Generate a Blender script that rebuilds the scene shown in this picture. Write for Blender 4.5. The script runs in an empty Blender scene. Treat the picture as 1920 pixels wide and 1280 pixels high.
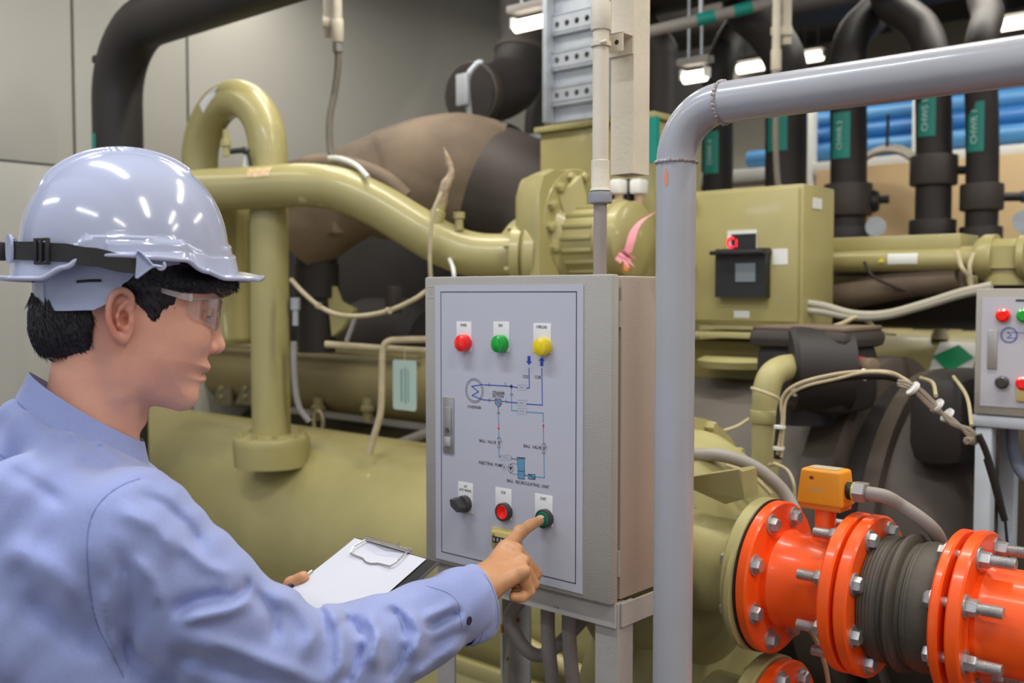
import bpy, bmesh, math, random
import numpy as np
from mathutils import Vector, Matrix, Quaternion
from mathutils.bvhtree import BVHTree
PI = math.pi
random.seed(7)
S = bpy.context.scene
# ---------------------------------------------------------------- camera, world, exposure
F = 1900.0; EYE = 1.55; TH = math.atan(90/F)
cam = bpy.data.cameras.new('camera'); camo = bpy.data.objects.new('camera', cam)
S.collection.objects.link(camo); S.camera = camo
cam.sensor_width = 36; cam.lens = F/1920*36
camo.location = (0, 0, EYE); camo.rotation_euler = (PI/2-TH, 0, 0)
cam.clip_start = .05; cam.clip_end = 100
cam.dof.use_dof = True; cam.dof.focus_distance = 1.42; cam.dof.aperture_fstop = 4.5
S.view_settings.view_transform = 'Standard'; S.view_settings.look = 'None'
S.view_settings.exposure = 0.0; S.view_settings.gamma = 1.0
S.view_settings.use_curve_mapping = False
wd = bpy.data.worlds.new('world'); S.world = wd; wd.use_nodes = True
wd.node_tree.nodes['Background'].inputs[0].default_value = (.90, .92, .98, 1)
wd.node_tree.nodes['Background'].inputs[1].default_value = .55
UA = Vector((.749, -.663, 0)).normalized(); VA = Vector((.663, .749, 0)).normalized(); ZA = Vector((0, 0, 1))
AZ = math.atan2(UA.y, UA.x)
def area(loc, size, power, col, rot=(0, 0, 0)):
    l = bpy.data.lights.new('lamp', 'AREA'); l.shape = 'RECTANGLE'; l.size = size[0]; l.size_y = size[1]
    l.energy = power; l.color = col
    o = bpy.data.objects.new('ceiling_light_glow', l); S.collection.objects.link(o); o.location = loc; o.rotation_euler = rot
    return o
CEIL = 3.75
LAMPS = [(-1.5, .5), (.7, .5), (-2.4, 2.1), (-.6, 1.9), (1.4, 1.8), (-.4, -1.6), (1.6, -1.2), (-2.8, -1.2), (.4, 3.6), (2.6, 2.4), (-1.2, 4.3), (-1.9, 3.8), (-3.3, 1.0), (-3.4, 2.6), (-2.4, 4.8)]  # trailing entries are unseen lamps added to brighten rack, back and left wall
POW = [24, 22, 20, 24, 20, 17, 15, 18, 20, 18, 21, 17, 9, 9, 11]
for i, (a, b) in enumerate(LAMPS):
    p = UA*a+VA*b
    area((p.x, p.y, CEIL-.62), (1.2, .06), POW[i], (1, .955, .86) if i not in (0, 5, 7) else (.88, .92, 1), (0, 0, AZ))
# ---------------------------------------------------------------- helpers
def ray(px, py):
    d = Vector(((px-960)/F, math.cos(TH)+(640-py)/F*math.sin(TH), -math.sin(TH)+(640-py)/F*math.cos(TH)))
    return d
CAM = Vector((0, 0, EYE))
def P(px, py, d):                       # point of the world whose depth is d
    r = ray(px, py); return CAM + r*(d/r.y)
def PV(px, py, v0):                     # ... on the vertical plane parallel to the machines
    r = ray(px, py); return CAM + r*((v0-CAM.dot(VA))/r.dot(VA))
def PU(px, py, u0):
    r = ray(px, py); return CAM + r*((u0-CAM.dot(UA))/r.dot(UA))
def pl(pt, n, px, py):
    r = ray(px, py); return CAM + r*((pt-CAM).dot(n)/r.dot(n))
def lin(c): return tuple(((x/255)/12.92 if x/255 <= .04045 else ((x/255+.055)/1.055)**2.4) for x in c)
MATS = {}
def mat(name, col, rough=.5, metal=0, noise=.0, scale=8, bump=0., bscale=60, emit=0, trans=0, col2=None, spec=.5, coat=0, wear=None, alpha=1, sss=0):
    m = bpy.data.materials.new(name); m.use_nodes = True; nt = m.node_tree; N = nt.nodes; L = nt.links
    b = N['Principled BSDF']; c = lin(col)
    b.inputs['Base Color'].default_value = (*c, 1); b.inputs['Roughness'].default_value = rough
    b.inputs['Metallic'].default_value = metal; b.inputs['Specular IOR Level'].default_value = spec
    b.inputs['Coat Weight'].default_value = coat; b.inputs['Coat Roughness'].default_value = .12
    if alpha < 1: b.inputs['Alpha'].default_value = alpha
    if sss:
        b.inputs['Subsurface Weight'].default_value = sss; b.inputs['Subsurface Radius'].default_value = (.012, .005, .003); b.inputs['Subsurface Scale'].default_value = 1
    if emit: b.inputs['Emission Color'].default_value = (*c, 1); b.inputs['Emission Strength'].default_value = emit
    if trans: b.inputs['Transmission Weight'].default_value = trans; b.inputs['IOR'].default_value = 1.45
    tc = N.new('ShaderNodeTexCoord')
    last = None
    if noise or col2:
        n = N.new('ShaderNodeTexNoise'); n.inputs['Scale'].default_value = scale; n.inputs['Detail'].default_value = 5
        L.new(tc.outputs['Object'], n.inputs['Vector'])
        r = N.new('ShaderNodeValToRGB'); r.color_ramp.elements[0].position = .3; r.color_ramp.elements[1].position = .7
        c2 = lin(col2) if col2 else tuple(x*(1-noise) for x in c)
        c1 = c if col2 else tuple(min(1, x*(1+noise*.6)) for x in c)
        r.color_ramp.elements[0].color = (*c2, 1); r.color_ramp.elements[1].color = (*c1, 1)
        L.new(n.outputs['Fac'], r.inputs[0]); last = r.outputs[0]
    if wear:                                 # sparse chips / stains: (colour, scale, threshold)
        n = N.new('ShaderNodeTexNoise'); n.inputs['Scale'].default_value = wear[1]; n.inputs['Detail'].default_value = 3
        L.new(tc.outputs['Object'], n.inputs['Vector'])
        r = N.new('ShaderNodeValToRGB'); r.color_ramp.elements[0].position = wear[2]; r.color_ramp.elements[1].position = wear[2]+.02
        L.new(n.outputs['Fac'], r.inputs[0])
        mx = N.new('ShaderNodeMix'); mx.data_type = 'RGBA'; L.new(r.outputs[0], mx.inputs[0])
        if last: L.new(last, mx.inputs[6])
        else: mx.inputs[6].default_value = (*c, 1)
        mx.inputs[7].default_value = (*lin(wear[0]), 1); last = mx.outputs[2]
    if last:
        L.new(last, b.inputs['Base Color'])
    if bump:
        n = N.new('ShaderNodeTexNoise'); n.inputs['Scale'].default_value = bscale; n.inputs['Detail'].default_value = 4
        L.new(tc.outputs['Object'], n.inputs['Vector'])
        bp = N.new('ShaderNodeBump'); bp.inputs['Strength'].default_value = bump; bp.inputs['Distance'].default_value = .003
        L.new(n.outputs['Fac'], bp.inputs['Height']); L.new(bp.outputs[0], b.inputs['Normal'])
    MATS[name] = m; return m
WM = {}                                     # world matrix of every thing
def tag(o, label, cat=None, group=None, kind=None):
    if label: o['label'] = label
    if cat: o['category'] = cat
    if group: o['group'] = group
    if kind: o['kind'] = kind
    return o
def thing(name, label, cat, loc, rz=0, group=None, M=None):
    o = bpy.data.objects.new(name, None); S.collection.objects.link(o); o.empty_display_size = .05
    M = M if M is not None else Matrix.Translation(Vector(loc)) @ Matrix.Rotation(rz, 4, 'Z')
    o.matrix_world = M; WM[o] = M.copy(); tag(o, label, cat, group); return o
class MB:
    """collects vertices and faces for one mesh object"""
    def __init__(s): s.v = []; s.f = []; s.flat = set()
    def add(s, V, Fc, flat=False):
        n = len(s.v); s.v += [Vector(x) for x in V]
        for f in Fc:
            if flat: s.flat.add(len(s.f))
            s.f.append([i+n for i in f])
        return s
    def box(s, c, size, ax=None, bev=0):
        c = Vector(c); X, Y, Z = ax or (Vector((1, 0, 0)), Vector((0, 1, 0)), ZA)
        if not bev:
            V = [c+X*(i*size[0]/2)+Y*(j*size[1]/2)+Z*(k*size[2]/2) for i in (-1, 1) for j in (-1, 1) for k in (-1, 1)]
            return s.add(V, [(0, 1, 3, 2), (4, 6, 7, 5), (0, 4, 5, 1), (2, 3, 7, 6), (0, 2, 6, 4), (1, 5, 7, 3)], True)
        bm = bmesh.new(); bmesh.ops.create_cube(bm, size=1)
        for v in bm.verts: v.co = Vector((v.co.x*size[0], v.co.y*size[1], v.co.z*size[2]))
        bmesh.ops.bevel(bm, geom=bm.edges[:], offset=bev, segments=2, profile=.5, affect='EDGES')
        V = [c+X*v.co.x+Y*v.co.y+Z*v.co.z for v in bm.verts]; Fc = [[v.index for v in f.verts] for f in bm.faces]
        bm.free(); return s.add(V, Fc, True)
    def lathe(s, prof, o, d, seg=32, flat=False, up=None, cap=True):
        """prof: list of (distance along d, radius)"""
        o = Vector(o); d = Vector(d).normalized(); a = (up or (ZA if abs(d.z) < .9 else Vector((1, 0, 0)))); x = d.cross(a).normalized(); y = x.cross(d)
        V = []; Fc = []
        for (h, r) in prof:
            for i in range(seg):
                t = 2*PI*i/seg; V.append(o+d*h+(x*math.cos(t)+y*math.sin(t))*r)
        for k in range(len(prof)-1):
            for i in range(seg):
                j = (i+1) % seg; Fc.append((k*seg+i, k*seg+j, (k+1)*seg+j, (k+1)*seg+i))
        s.add(V, Fc, flat)
        if cap:
            n = len(s.v)-len(V)
            s.flat.add(len(s.f)); s.f.append([n+i for i in range(seg)][::-1]); s.flat.add(len(s.f)); s.f.append([n+(len(prof)-1)*seg+i for i in range(seg)])
        return s
    def cyl(s, a, b, r, seg=24, r2=None, bev=0):
        a = Vector(a); b = Vector(b); L = (b-a).length; r2 = r if r2 is None else r2
        pr = [(0, r), (L, r2)] if not bev else [(0, r-bev), (bev*.3, r-bev*.3), (bev, r), (L-bev, r2), (L-bev*.3, r2-bev*.3), (L, r2-bev)]
        return s.lathe(pr, a, b-a, seg)
    def tube(s, pts, r, seg=16, cap=True, sq=None):
        pts = [Vector(p) for p in pts]; n = len(pts); R = r if hasattr(r, '__len__') else [r]*n
        T = [(pts[min(i+1, n-1)]-pts[max(i-1, 0)]).normalized() for i in range(n)]
        a = ZA if abs(T[0].z) < .9 else Vector((1, 0, 0)); x = T[0].cross(a).normalized(); V = []; Fc = []
        for i in range(n):
            if i: x = T[i-1].rotation_difference(T[i]) @ x
            x = (x-T[i]*x.dot(T[i])).normalized(); y = T[i].cross(x)
            for k in range(seg):
                t = 2*PI*k/seg; V.append(pts[i]+(x*math.cos(t)+y*math.sin(t)*(sq or 1))*R[i])
        for i in range(n-1):
            for k in range(seg):
                j = (k+1) % seg; Fc.append((i*seg+k, i*seg+j, (i+1)*seg+j, (i+1)*seg+k))
        if cap: Fc += [list(range(seg))[::-1], [(n-1)*seg+k for k in range(seg)]]
        return s.add(V, Fc)
    def prism(s, poly, off, flat=True):
        """poly: list of 3-D points, swept by off"""
        n = len(poly); off = Vector(off); V = [Vector(p) for p in poly]+[Vector(p)+off for p in poly]
        Fc = [list(range(n))[::-1], [n+i for i in range(n)]]+[(i, (i+1) % n, n+(i+1) % n, n+i) for i in range(n)]
        return s.add(V, Fc, flat)
    def ribbon(s, pts, w, th, nrm):
        """flat strap along pts; w half-width vectors (list), nrm thickness vectors"""
        n = len(pts); V = []; Fc = []
        for i in range(n):
            W = Vector(w[i]) if hasattr(w, '__len__') and not isinstance(w, Vector) else w; N_ = Vector(nrm[i]) if isinstance(nrm, list) else nrm
            for (a, b) in ((-1, 0), (1, 0), (1, 1), (-1, 1)): V.append(Vector(pts[i])+W*a+N_*(th*b))
        for i in range(n-1):
            for k in range(4):
                j = (k+1) % 4; Fc.append((i*4+k, i*4+j, i*4+4+j, i*4+4+k))
        Fc += [(3, 2, 1, 0), tuple((n-1)*4+k for k in range(4))]
        return s.add(V, Fc)
    def sphere(s, c, r, seg=16, rings=10, ax=None):
        X, Y, Z = ax or (Vector((1, 0, 0)), Vector((0, 1, 0)), ZA); c = Vector(c); r = r if hasattr(r, '__len__') else (r, r, r)
        V = [c+Z*r[2]]; Fc = []
        for i in range(1, rings):
            p = PI*i/rings
            for k in range(seg):
                t = 2*PI*k/seg; V.append(c+X*(r[0]*math.sin(p)*math.cos(t))+Y*(r[1]*math.sin(p)*math.sin(t))+Z*(r[2]*math.cos(p)))
        V.append(c-Z*r[2])
        for k in range(seg):
            j = (k+1) % seg; Fc.append((0, 1+k, 1+j)); e = 1+(rings-2)*seg; Fc.append((e+j, e+k, len(V)-1))
        for i in range(rings-2):
            for k in range(seg):
                j = (k+1) % seg; b = 1+i*seg; Fc.append((b+k, b+seg+k, b+seg+j, b+j))
        return s.add(V, Fc)
    def mesh(s, name, smooth=True):
        me = bpy.data.meshes.new(name); me.from_pydata([tuple(v) for v in s.v], [], s.f)
        bm = bmesh.new(); bm.from_mesh(me); bmesh.ops.recalc_face_normals(bm, faces=bm.faces[:])
        bm.to_mesh(me); bm.free()
        if smooth:
            fl = s.flat
            me.polygons.foreach_set('use_smooth', [i not in fl for i in range(len(me.polygons))])
            me.set_sharp_from_angle(angle=math.radians(38))
        me.update(); return me
def root_of(o):
    while o.parent: o = o.parent
    return o
def link(name, me, m, parent=None, W=None):
    """link mesh data as an object; W = world matrix of the mesh coordinates"""
    o = bpy.data.objects.new(name, me); S.collection.objects.link(o)
    if m is not None and not me.materials: me.materials.append(m)
    W = W if W is not None else Matrix.Identity(4)
    if parent: o.parent = parent; o.matrix_local = WM[parent].inverted() @ W if False else (WM[parent].inverted() @ W)
    else: o.matrix_world = W
    WM[o] = W.copy(); return o
def obj(name, mb, m, parent=None, local=False, smooth=True):
    """one mesh object. The mesh is given in world coordinates (or, local=True, those of its parent)."""
    if parent is not None:
        Wp = WM[root_of(parent)]
        if not local:
            I = Wp.inverted(); mb.v = [I @ v for v in mb.v]
        return link(name, mb.mesh(name, smooth), m, parent, Wp)
    c = sum(mb.v, Vector())/len(mb.v); c.z = min(v.z for v in mb.v); mb.v = [v-c for v in mb.v]
    return link(name, mb.mesh(name, smooth), m, None, Matrix.Translation(c))
def solo(name, label, cat, mb, m, group=None, kind=None):
    o = obj(name, mb, m); return tag(o, label, cat, group, kind)
def struct(name, mb, m, parent=None, local=False):
    o = obj(name, mb, m, parent, local)
    if parent is None: o['kind'] = 'structure'
    return o
def frame(o, x, y, z):
    M = Matrix.Identity(4)
    for i, a in enumerate((x, y, z)):
        for r in range(3): M[r][i] = a[r]
    for r in range(3): M[r][3] = o[r]
    return M
def cr(pts, n=8):
    """Catmull-Rom through pts (any dimension)"""
    p = [Vector(q) for q in pts]; p = [p[0]*2-p[1]]+p+[p[-1]*2-p[-2]]; out = []
    for i in range(1, len(p)-2):
        for k in range(n):
            t = k/n; a, b, c, d = p[i-1], p[i], p[i+1], p[i+2]
            out.append(.5*((2*b)+(c-a)*t+(2*a-5*b+4*c-d)*t*t+(3*b-a-3*c+d)*t**3))
    out.append(p[-2]); return out
def fillet(pts, r, n=8):
    """polyline with its corners rounded to radius r"""
    pts = [Vector(p) for p in pts]; out = [pts[0]]
    R = r if hasattr(r, '__len__') else [r]*(len(pts)-2)
    for i in range(1, len(pts)-1):
        a = (pts[i-1]-pts[i]).normalized(); b = (pts[i+1]-pts[i]).normalized(); ang = a.angle(b)
        if ang > 3.1: out.append(pts[i]); continue
        d = R[i-1]/math.tan(ang/2); c = pts[i]+(a+b).normalized()*(R[i-1]/math.sin(ang/2))
        s0 = pts[i]+a*d-c; s1 = pts[i]+b*d-c; q = s0.rotation_difference(s1)
        for k in range(n+1): out.append(c+Quaternion().slerp(q, k/n) @ s0)
    out.append(pts[-1]); return out
def text_mb(txt, size, o, x, y, lift=.0004, align='CENTER', sx=1.0, th=0.0002):
    """lettering as flat print standing off a surface; o = anchor, x/y = axes"""
    cu = bpy.data.curves.new('t', 'FONT'); cu.body = txt; cu.size = size; cu.align_x = align; cu.align_y = 'CENTER'; cu.resolution_u = 2
    cu.offset = size*.012
    to = bpy.data.objects.new('t', cu); me = bpy.data.meshes.new_from_object(to)
    n = x.cross(y); mb = MB()
    mb.add([o+x*(v.co.x*sx)+y*v.co.y+n*lift for v in me.vertices], [list(p.vertices) for p in me.polygons], True)
    bpy.data.objects.remove(to); bpy.data.curves.remove(cu); bpy.data.meshes.remove(me); return mb
def hexbolt_mesh(r=.012, h=.010, washer=.0165, shank=0, sr=.008, name='bolt'):
    """hexagonal head on a washer, pointing +X, optional threaded end"""
    mb = MB(); X = Vector((1, 0, 0)); O = Vector((0, 0, 0))
    mb.lathe([(0, washer), (.0022, washer), (.0026, washer-.0005)], O, X, 20)
    mb.lathe([(.0026, r), (.0026+h*.8, r), (.0026+h, r*.86)], O, X, 6, True)
    if shank:
        n = int(shank/.002); pr = []
        for i in range(n): pr += [(.0026+h+i*.002, sr), (.0026+h+i*.002+.001, sr*.88)]
        mb.lathe(pr, O, X, 12)
    return mb.mesh(name)
def inst(name, me, m, parent, pos, d, roll=0, label=None):
    d = Vector(d).normalized(); W = Matrix.Translation(Vector(pos)) @ d.to_track_quat('X', 'Z').to_matrix().to_4x4() @ Matrix.Rotation(roll, 4, 'X')
    o = link(name, me, m, parent, W)
    if label: o['label'] = label
    return o
# ---------------------------------------------------------------- implicit surfaces for the figure
def surfnet(f, lo, hi, h):
    lo = np.array(lo, float); hi = np.array(hi, float); B = 6
    nb = np.ceil((hi-lo)/(h*B)).astype(int); n = nb*B+1
    val = np.full(n, 1., np.float32)
    bi = np.stack(np.meshgrid(*[np.arange(k) for k in nb], indexing='ij'), -1).reshape(-1, 3)
    cen = lo+(bi+.5)*B*h; d = f(cen.astype(np.float32))
    act = np.abs(d) < B*h*1.7; neg = d < 0
    for (i, j, k) in bi[neg & ~act]: val[i*B:i*B+B+1, j*B:j*B+B+1, k*B:k*B+B+1] = -1
    g = np.stack(np.meshgrid(*[np.arange(B+1)]*3, indexing='ij'), -1).reshape(-1, 3)
    ab = bi[act]; idx = (ab[:, None, :]*B+g[None]).reshape(-1, 3)
    flat = np.unique((idx[:, 0]*n[1]+idx[:, 1])*n[2]+idx[:, 2])
    i = np.stack([flat//(n[1]*n[2]), (flat//n[2]) % n[1], flat % n[2]], -1)
    out = np.empty(len(flat), np.float32)
    for s in range(0, len(flat), 200000): out[s:s+200000] = f((lo+i[s:s+200000]*h).astype(np.float32))
    val.reshape(-1)[flat] = out
    ins = val < 0
    acc = np.zeros(tuple(n-1)+(3,), np.float32); cnt = np.zeros(tuple(n-1), np.float32); crosses = []
    for a in range(3):
        b, c = [(1, 2), (0, 2), (0, 1)][a]
        s0 = [slice(None)]*3; s1 = [slice(None)]*3; s0[a] = slice(0, -1); s1[a] = slice(1, None)
        cr_ = ins[tuple(s0)] != ins[tuple(s1)]; e = np.argwhere(cr_)
        v0 = val[tuple(e.T)]; e1 = e.copy(); e1[:, a] += 1; v1 = val[tuple(e1.T)]
        t = v0/(v0-v1); p = e.astype(np.float32); p[:, a] += t
        for db in (0, -1):
            for dc in (0, -1):
                q = e.copy(); q[:, b] += db; q[:, c] += dc
                ok = (q >= 0).all(1) & (q < n-1).all(1)
                np.add.at(acc, tuple(q[ok].T), p[ok]); np.add.at(cnt, tuple(q[ok].T), 1)
        ok = (e[:, b] > 0) & (e[:, c] > 0) & (e[:, b] < n[b]-1) & (e[:, c] < n[c]-1)
        crosses.append((a, b, c, e[ok], v0[ok] < 0))
    cells = np.argwhere(cnt > 0); ids = np.full(tuple(n-1), -1, np.int64); ids[tuple(cells.T)] = np.arange(len(cells))
    V = lo+(acc[tuple(cells.T)]/cnt[tuple(cells.T)][:, None])*h; Q = []
    for (a, b, c, e, neg0) in crosses:
        q = []
        for (db, dc) in ((0, 0), (-1, 0), (-1, -1), (0, -1)):
            k = e.copy(); k[:, b] += db; k[:, c] += dc; q.append(ids[tuple(k.T)])
        q = np.stack(q, -1); flip = neg0 ^ (a == 1); q[flip] = q[flip][:, ::-1]; Q.append(q)
    return V, np.concatenate(Q)
def relax(V, Q, it=2, k=.5):
    for _ in range(it):
        s = np.zeros_like(V); c = np.zeros(len(V))
        for a in range(4):
            i = Q[:, a]; j = Q[:, (a+1) % 4]; np.add.at(s, i, V[j]); np.add.at(s, j, V[i]); np.add.at(c, i, 1); np.add.at(c, j, 1)
        V = V*(1-k)+k*s/c[:, None]
    return V
def np_mesh(name, V, Q):
    me = bpy.data.meshes.new(name); me.vertices.add(len(V)); me.vertices.foreach_set('co', V.astype(np.float32).ravel())
    me.loops.add(Q.size); me.loops.foreach_set('vertex_index', Q.astype(np.int32).ravel())
    me.polygons.add(len(Q)); me.polygons.foreach_set('loop_start', np.arange(0, Q.size, 4, dtype=np.int32))
    me.update(calc_edges=True); me.validate()
    me.polygons.foreach_set('use_smooth', [True]*len(me.polygons)); me.update(); return me
def A3(v): return np.array(v, np.float32)
def smin(a, b, k):
    h = np.clip(.5+.5*(b-a)/k, 0, 1); return b+(a-b)*h-k*h*(1-h)
def smax(a, b, k): return -smin(-a, -b, k)
def sd_cap(p, a, b, ra, rb=None):
    a = A3(a); b = A3(b); rb = ra if rb is None else rb; ab = b-a
    t = np.clip(((p-a)@ab)/(ab@ab), 0, 1); return np.linalg.norm(p-a-t[:, None]*ab, axis=1)-(ra+(rb-ra)*t)
def sd_ell(p, c, r, R=None):
    q = p-A3(c)
    if R is not None: q = q@A3(R)          # columns of R = axes
    r = A3(r); k0 = np.linalg.norm(q/r, axis=1); k1 = np.linalg.norm(q/(r*r), axis=1)
    return k0*(k0-1)/np.maximum(k1, 1e-6)
def chain(p, pts, rad, k=.004):
    d = None
    for i in range(len(pts)-1):
        e = sd_cap(p, pts[i], pts[i+1], rad[i], rad[i+1]); d = e if d is None else smin(d, e, k)
    return d
def sstep(a, b, x):
    t = np.clip((x-a)/(b-a), 0, 1); return t*t*(3-2*t)
# ================================================================ materials
OL = mat('olive_paint', (170, 160, 106), .42, noise=.10, scale=5, bump=.05, bscale=30, wear=((205, 196, 150), 9, .73), coat=.25)
OL2 = mat('olive_paint_pale', (172, 164, 112), .5, noise=.12, scale=7, bump=.08, bscale=25)
BRN = mat('black_insulation', (66, 58, 54), .62, noise=.22, scale=6, bump=.12, bscale=90, wear=((150, 138, 120), 14, .75))
BRN2 = mat('dusty_insulation', (134, 116, 96), .75, noise=.22, scale=4, bump=.15, bscale=60, col2=(92, 78, 66), wear=((190, 180, 160), 11, .76))
DKI = mat('dark_insulation', (44, 39, 38), .6, noise=.2, scale=5, bump=.1, bscale=70)
GAL = mat('galvanised_steel', (176, 182, 190), .4, .35, noise=.12, scale=20, bump=.04)
ZNC = mat('zinc_bolt', (188, 186, 186), .36, .75, noise=.18, scale=60, bump=.12, bscale=400)
BLK = mat('black_plastic', (34, 33, 34), .45, noise=.1)
WHT = mat('white_plastic', (226, 226, 222), .45, noise=.04)
CRM = mat('cream_paint', (214, 204, 184), .5, noise=.10, scale=14, bump=.25, bscale=120, wear=((130, 110, 90), 60, .76))
TEA = mat('teal_tape', (22, 142, 130), .5, noise=.06)
TEW = mat('tape_lettering', (190, 226, 220), .5)
GRC = mat('grey_conduit', (150, 145, 142), .55, noise=.1, scale=20, wear=((90, 84, 80), 25, .74))
LIT = mat('tube_glow', (255, 247, 228), .5, emit=4.0)
CBL = mat('pale_cable', (186, 172, 138), .6, noise=.15, scale=30)
DRK = mat('dark_void_metal', (40, 35, 31), .7, noise=.3)
WALL = mat('painted_wall_panel', (196, 194, 186), .6, noise=.05, scale=1.2, bump=.03, bscale=15)
SEAM = mat('panel_joint', (116, 116, 122), .7, noise=.1)
FLR = mat('floor_paint', (74, 62, 50), .5, noise=.25, scale=3, bump=.08)
CEI = mat('ceiling_board', (104, 98, 94), .8, noise=.15, scale=1)
BWL = mat('back_wall_paint', (176, 168, 150), .7, noise=.08, scale=1)
WU = -4.07; WB = 8.6
def uv(a, b, z): p = UA*a+VA*b; return Vector((p.x, p.y, z))
AX = (UA, VA, ZA)
# ================================================================ setting
struct('floor', MB().box(uv(2.2, 3.0, -.05), (13, 11.6, .1), AX), FLR)
struct('ceiling', MB().box(uv(2.2, 4.2, CEIL+.05), (13, 9.2, .1), AX), CEI)
struct('wall_back', MB().box(uv(2.2, WB+.1, CEIL/2), (13, .2, CEIL), AX), BWL)
wl = struct('wall_left', MB().box(uv(WU-.08, 3.6, CEIL/2), (.1, 10.4, CEIL), AX), SEAM)
s1 = PU(138, 150, WU).dot(VA); s2 = PU(352, 150, WU).dot(VA); w_ = s2-s1; zs = PU(50, 305, WU).z
for i in range(-4, 4):
    a = s1+w_*i; b = a+w_
    if i == 1: b = a+2.9
    if i > 1: a += 2.9-w_; b = min(a+2.9, WB-.02) if i == 2 else 0
    if b <= a: break
    for z0, z1 in ((0, zs-.004), (zs+.004, CEIL)):
        m = MB().box(uv(WU-.015, (a+b)/2, (z0+z1)/2), (.03, b-a-.012, z1-z0), AX, .003)
        o = obj('wall_panel', m, WALL, wl)
wt = PV(1700, 186, 5.85).z
struct('wall_partition', MB().box(uv(-1.2, 5.9, wt/2), (4.4, .1, wt), AX), mat('partition_white', (206, 202, 190), .6, noise=.05))
# ceiling joists: shallow beams along the machines
for k, v in enumerate((1.0, 2.6, 4.2, 5.8, 7.4)):
    struct('trim_%d' % (k+1), MB().box(uv(2.2, v, CEIL-.09), (13, .12, .18), AX, .005), CEI)
# ================================================================ ceiling lights
def tube_light(p, L, label, w=.11):
    p = Vector(p); t = thing('ceiling_light', label, 'lamp', p, AZ, 'fluorescent ceiling lights')
    obj('housing', MB().box((0, 0, .05), (L+.05, w*.5, .03), None, .005), GRC, t, True)
    obj('hanging_rod', MB().cyl((-L*.3, 0, .06), (-L*.3, 0, CEIL-p.z-.01), .006, 8), GAL, t, True)
    obj('hanging_rod', MB().cyl((L*.3, 0, .06), (L*.3, 0, CEIL-p.z-.01), .006, 8), GAL, t, True)
    obj('fluorescent_tube', MB().cyl((-L/2, 0, -.012), (L/2, 0, -.012), .024 if w < .15 else .036, 14), LIT, t, True)
    obj('tube_socket', MB().box((-L/2-.006, 0, 0), (.012, .04, .04)), WHT, t, True); obj('tube_socket', MB().box((L/2+.006, 0, 0), (.012, .04, .04)), WHT, t, True)
for (px, py, d, L, w, lb) in ((995, 38, 3.9, .15, .12, 'bright ceiling light glowing just beside the perforated steel ladder'), (1303, 138, 4.2, .10, .11, 'small bright ceiling light seen just above the bend of the grey pipe'),
                           (1415, 122, 8.0, .28, .2, 'bright ceiling light seen between two black insulated risers'), (1521, 104, 7.6, .17, .2, 'shortest of the bright ceiling lights, beside a black riser'),
                           (1925, 36, 6.0, .4, .18, 'bright ceiling light at the top right corner of the photo'), (1200, -6, 5.6, .5, .18, 'ceiling light cut by the top edge behind the white trunking')):
    tube_light(P(px, py, d), L, lb, w)
for i, (a, b) in enumerate(LAMPS):          # fittings of the overhead lamps outside the picture, the added ones too
    p = UA*a+VA*b; t = thing('ceiling_light', 'long fluorescent ceiling light overhead in front of the machines', 'lamp', (p.x, p.y, CEIL-.6), AZ, 'overhead lights')
    obj('housing', MB().box((0, 0, .03), (1.24, .14, .05), None, .008), WHT, t, True)
    for sx in (-.4, .4): obj('hanging_rod', MB().cyl((sx, 0, .05), (sx, 0, .59), .006, 8), GAL, t, True)
# ================================================================ black pipes overhead and risers
def ring(mb, pts, i, r, w):
    a = Vector(pts[i]); d = (Vector(pts[i+1])-a).normalized(); return mb.cyl(a-d*w/2, a+d*w/2, r, 32, bev=.004)
b = P(222, 300, 3.6)
pts = fillet([Vector((b.x, b.y, .9)), Vector((b.x, b.y, P(222, 60, b.y).z)), P(222, 60, 3.6)+UA*1.7+ZA*.0], .24, 12)
t = thing('insulated_riser_pipe', 'large black insulated pipe bending near the left wall above the white helmet', 'pipe', (b.x, b.y, 0))
obj('pipe', MB().tube(pts, .085, 32), DKI, t); obj('floor_stub', MB().cyl((b.x, b.y, 0), (b.x, b.y, .92), .095, 24), DKI, t)
obj('sleeve_joint', MB().cyl(P(222, 112, 3.6), P(222, 120, 3.6), .0865, 32), DKI, t)
q = P(190, 271, 3.66); obj('tape_band', MB().lathe([(0, .0885), (.055, .0885)], (b.x, b.y, P(0, 284, b.y).z), ZA, 32), TEA, t) if False else None
mb = MB(); zz = P(190, 271, 3.6).z
arc = [Vector((b.x, b.y, 0))+Vector((math.cos(a), math.sin(a), 0))*.0865 for a in [math.radians(x) for x in range(186, 236, 6)]]
mb.add([p+ZA*(zz-.03) for p in arc]+[p+ZA*(zz+.03) for p in arc], [(i, i+1, i+1+len(arc), i+len(arc)) for i in range(len(arc)-1)])
obj('teal_label', mb, TEA, t)
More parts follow.
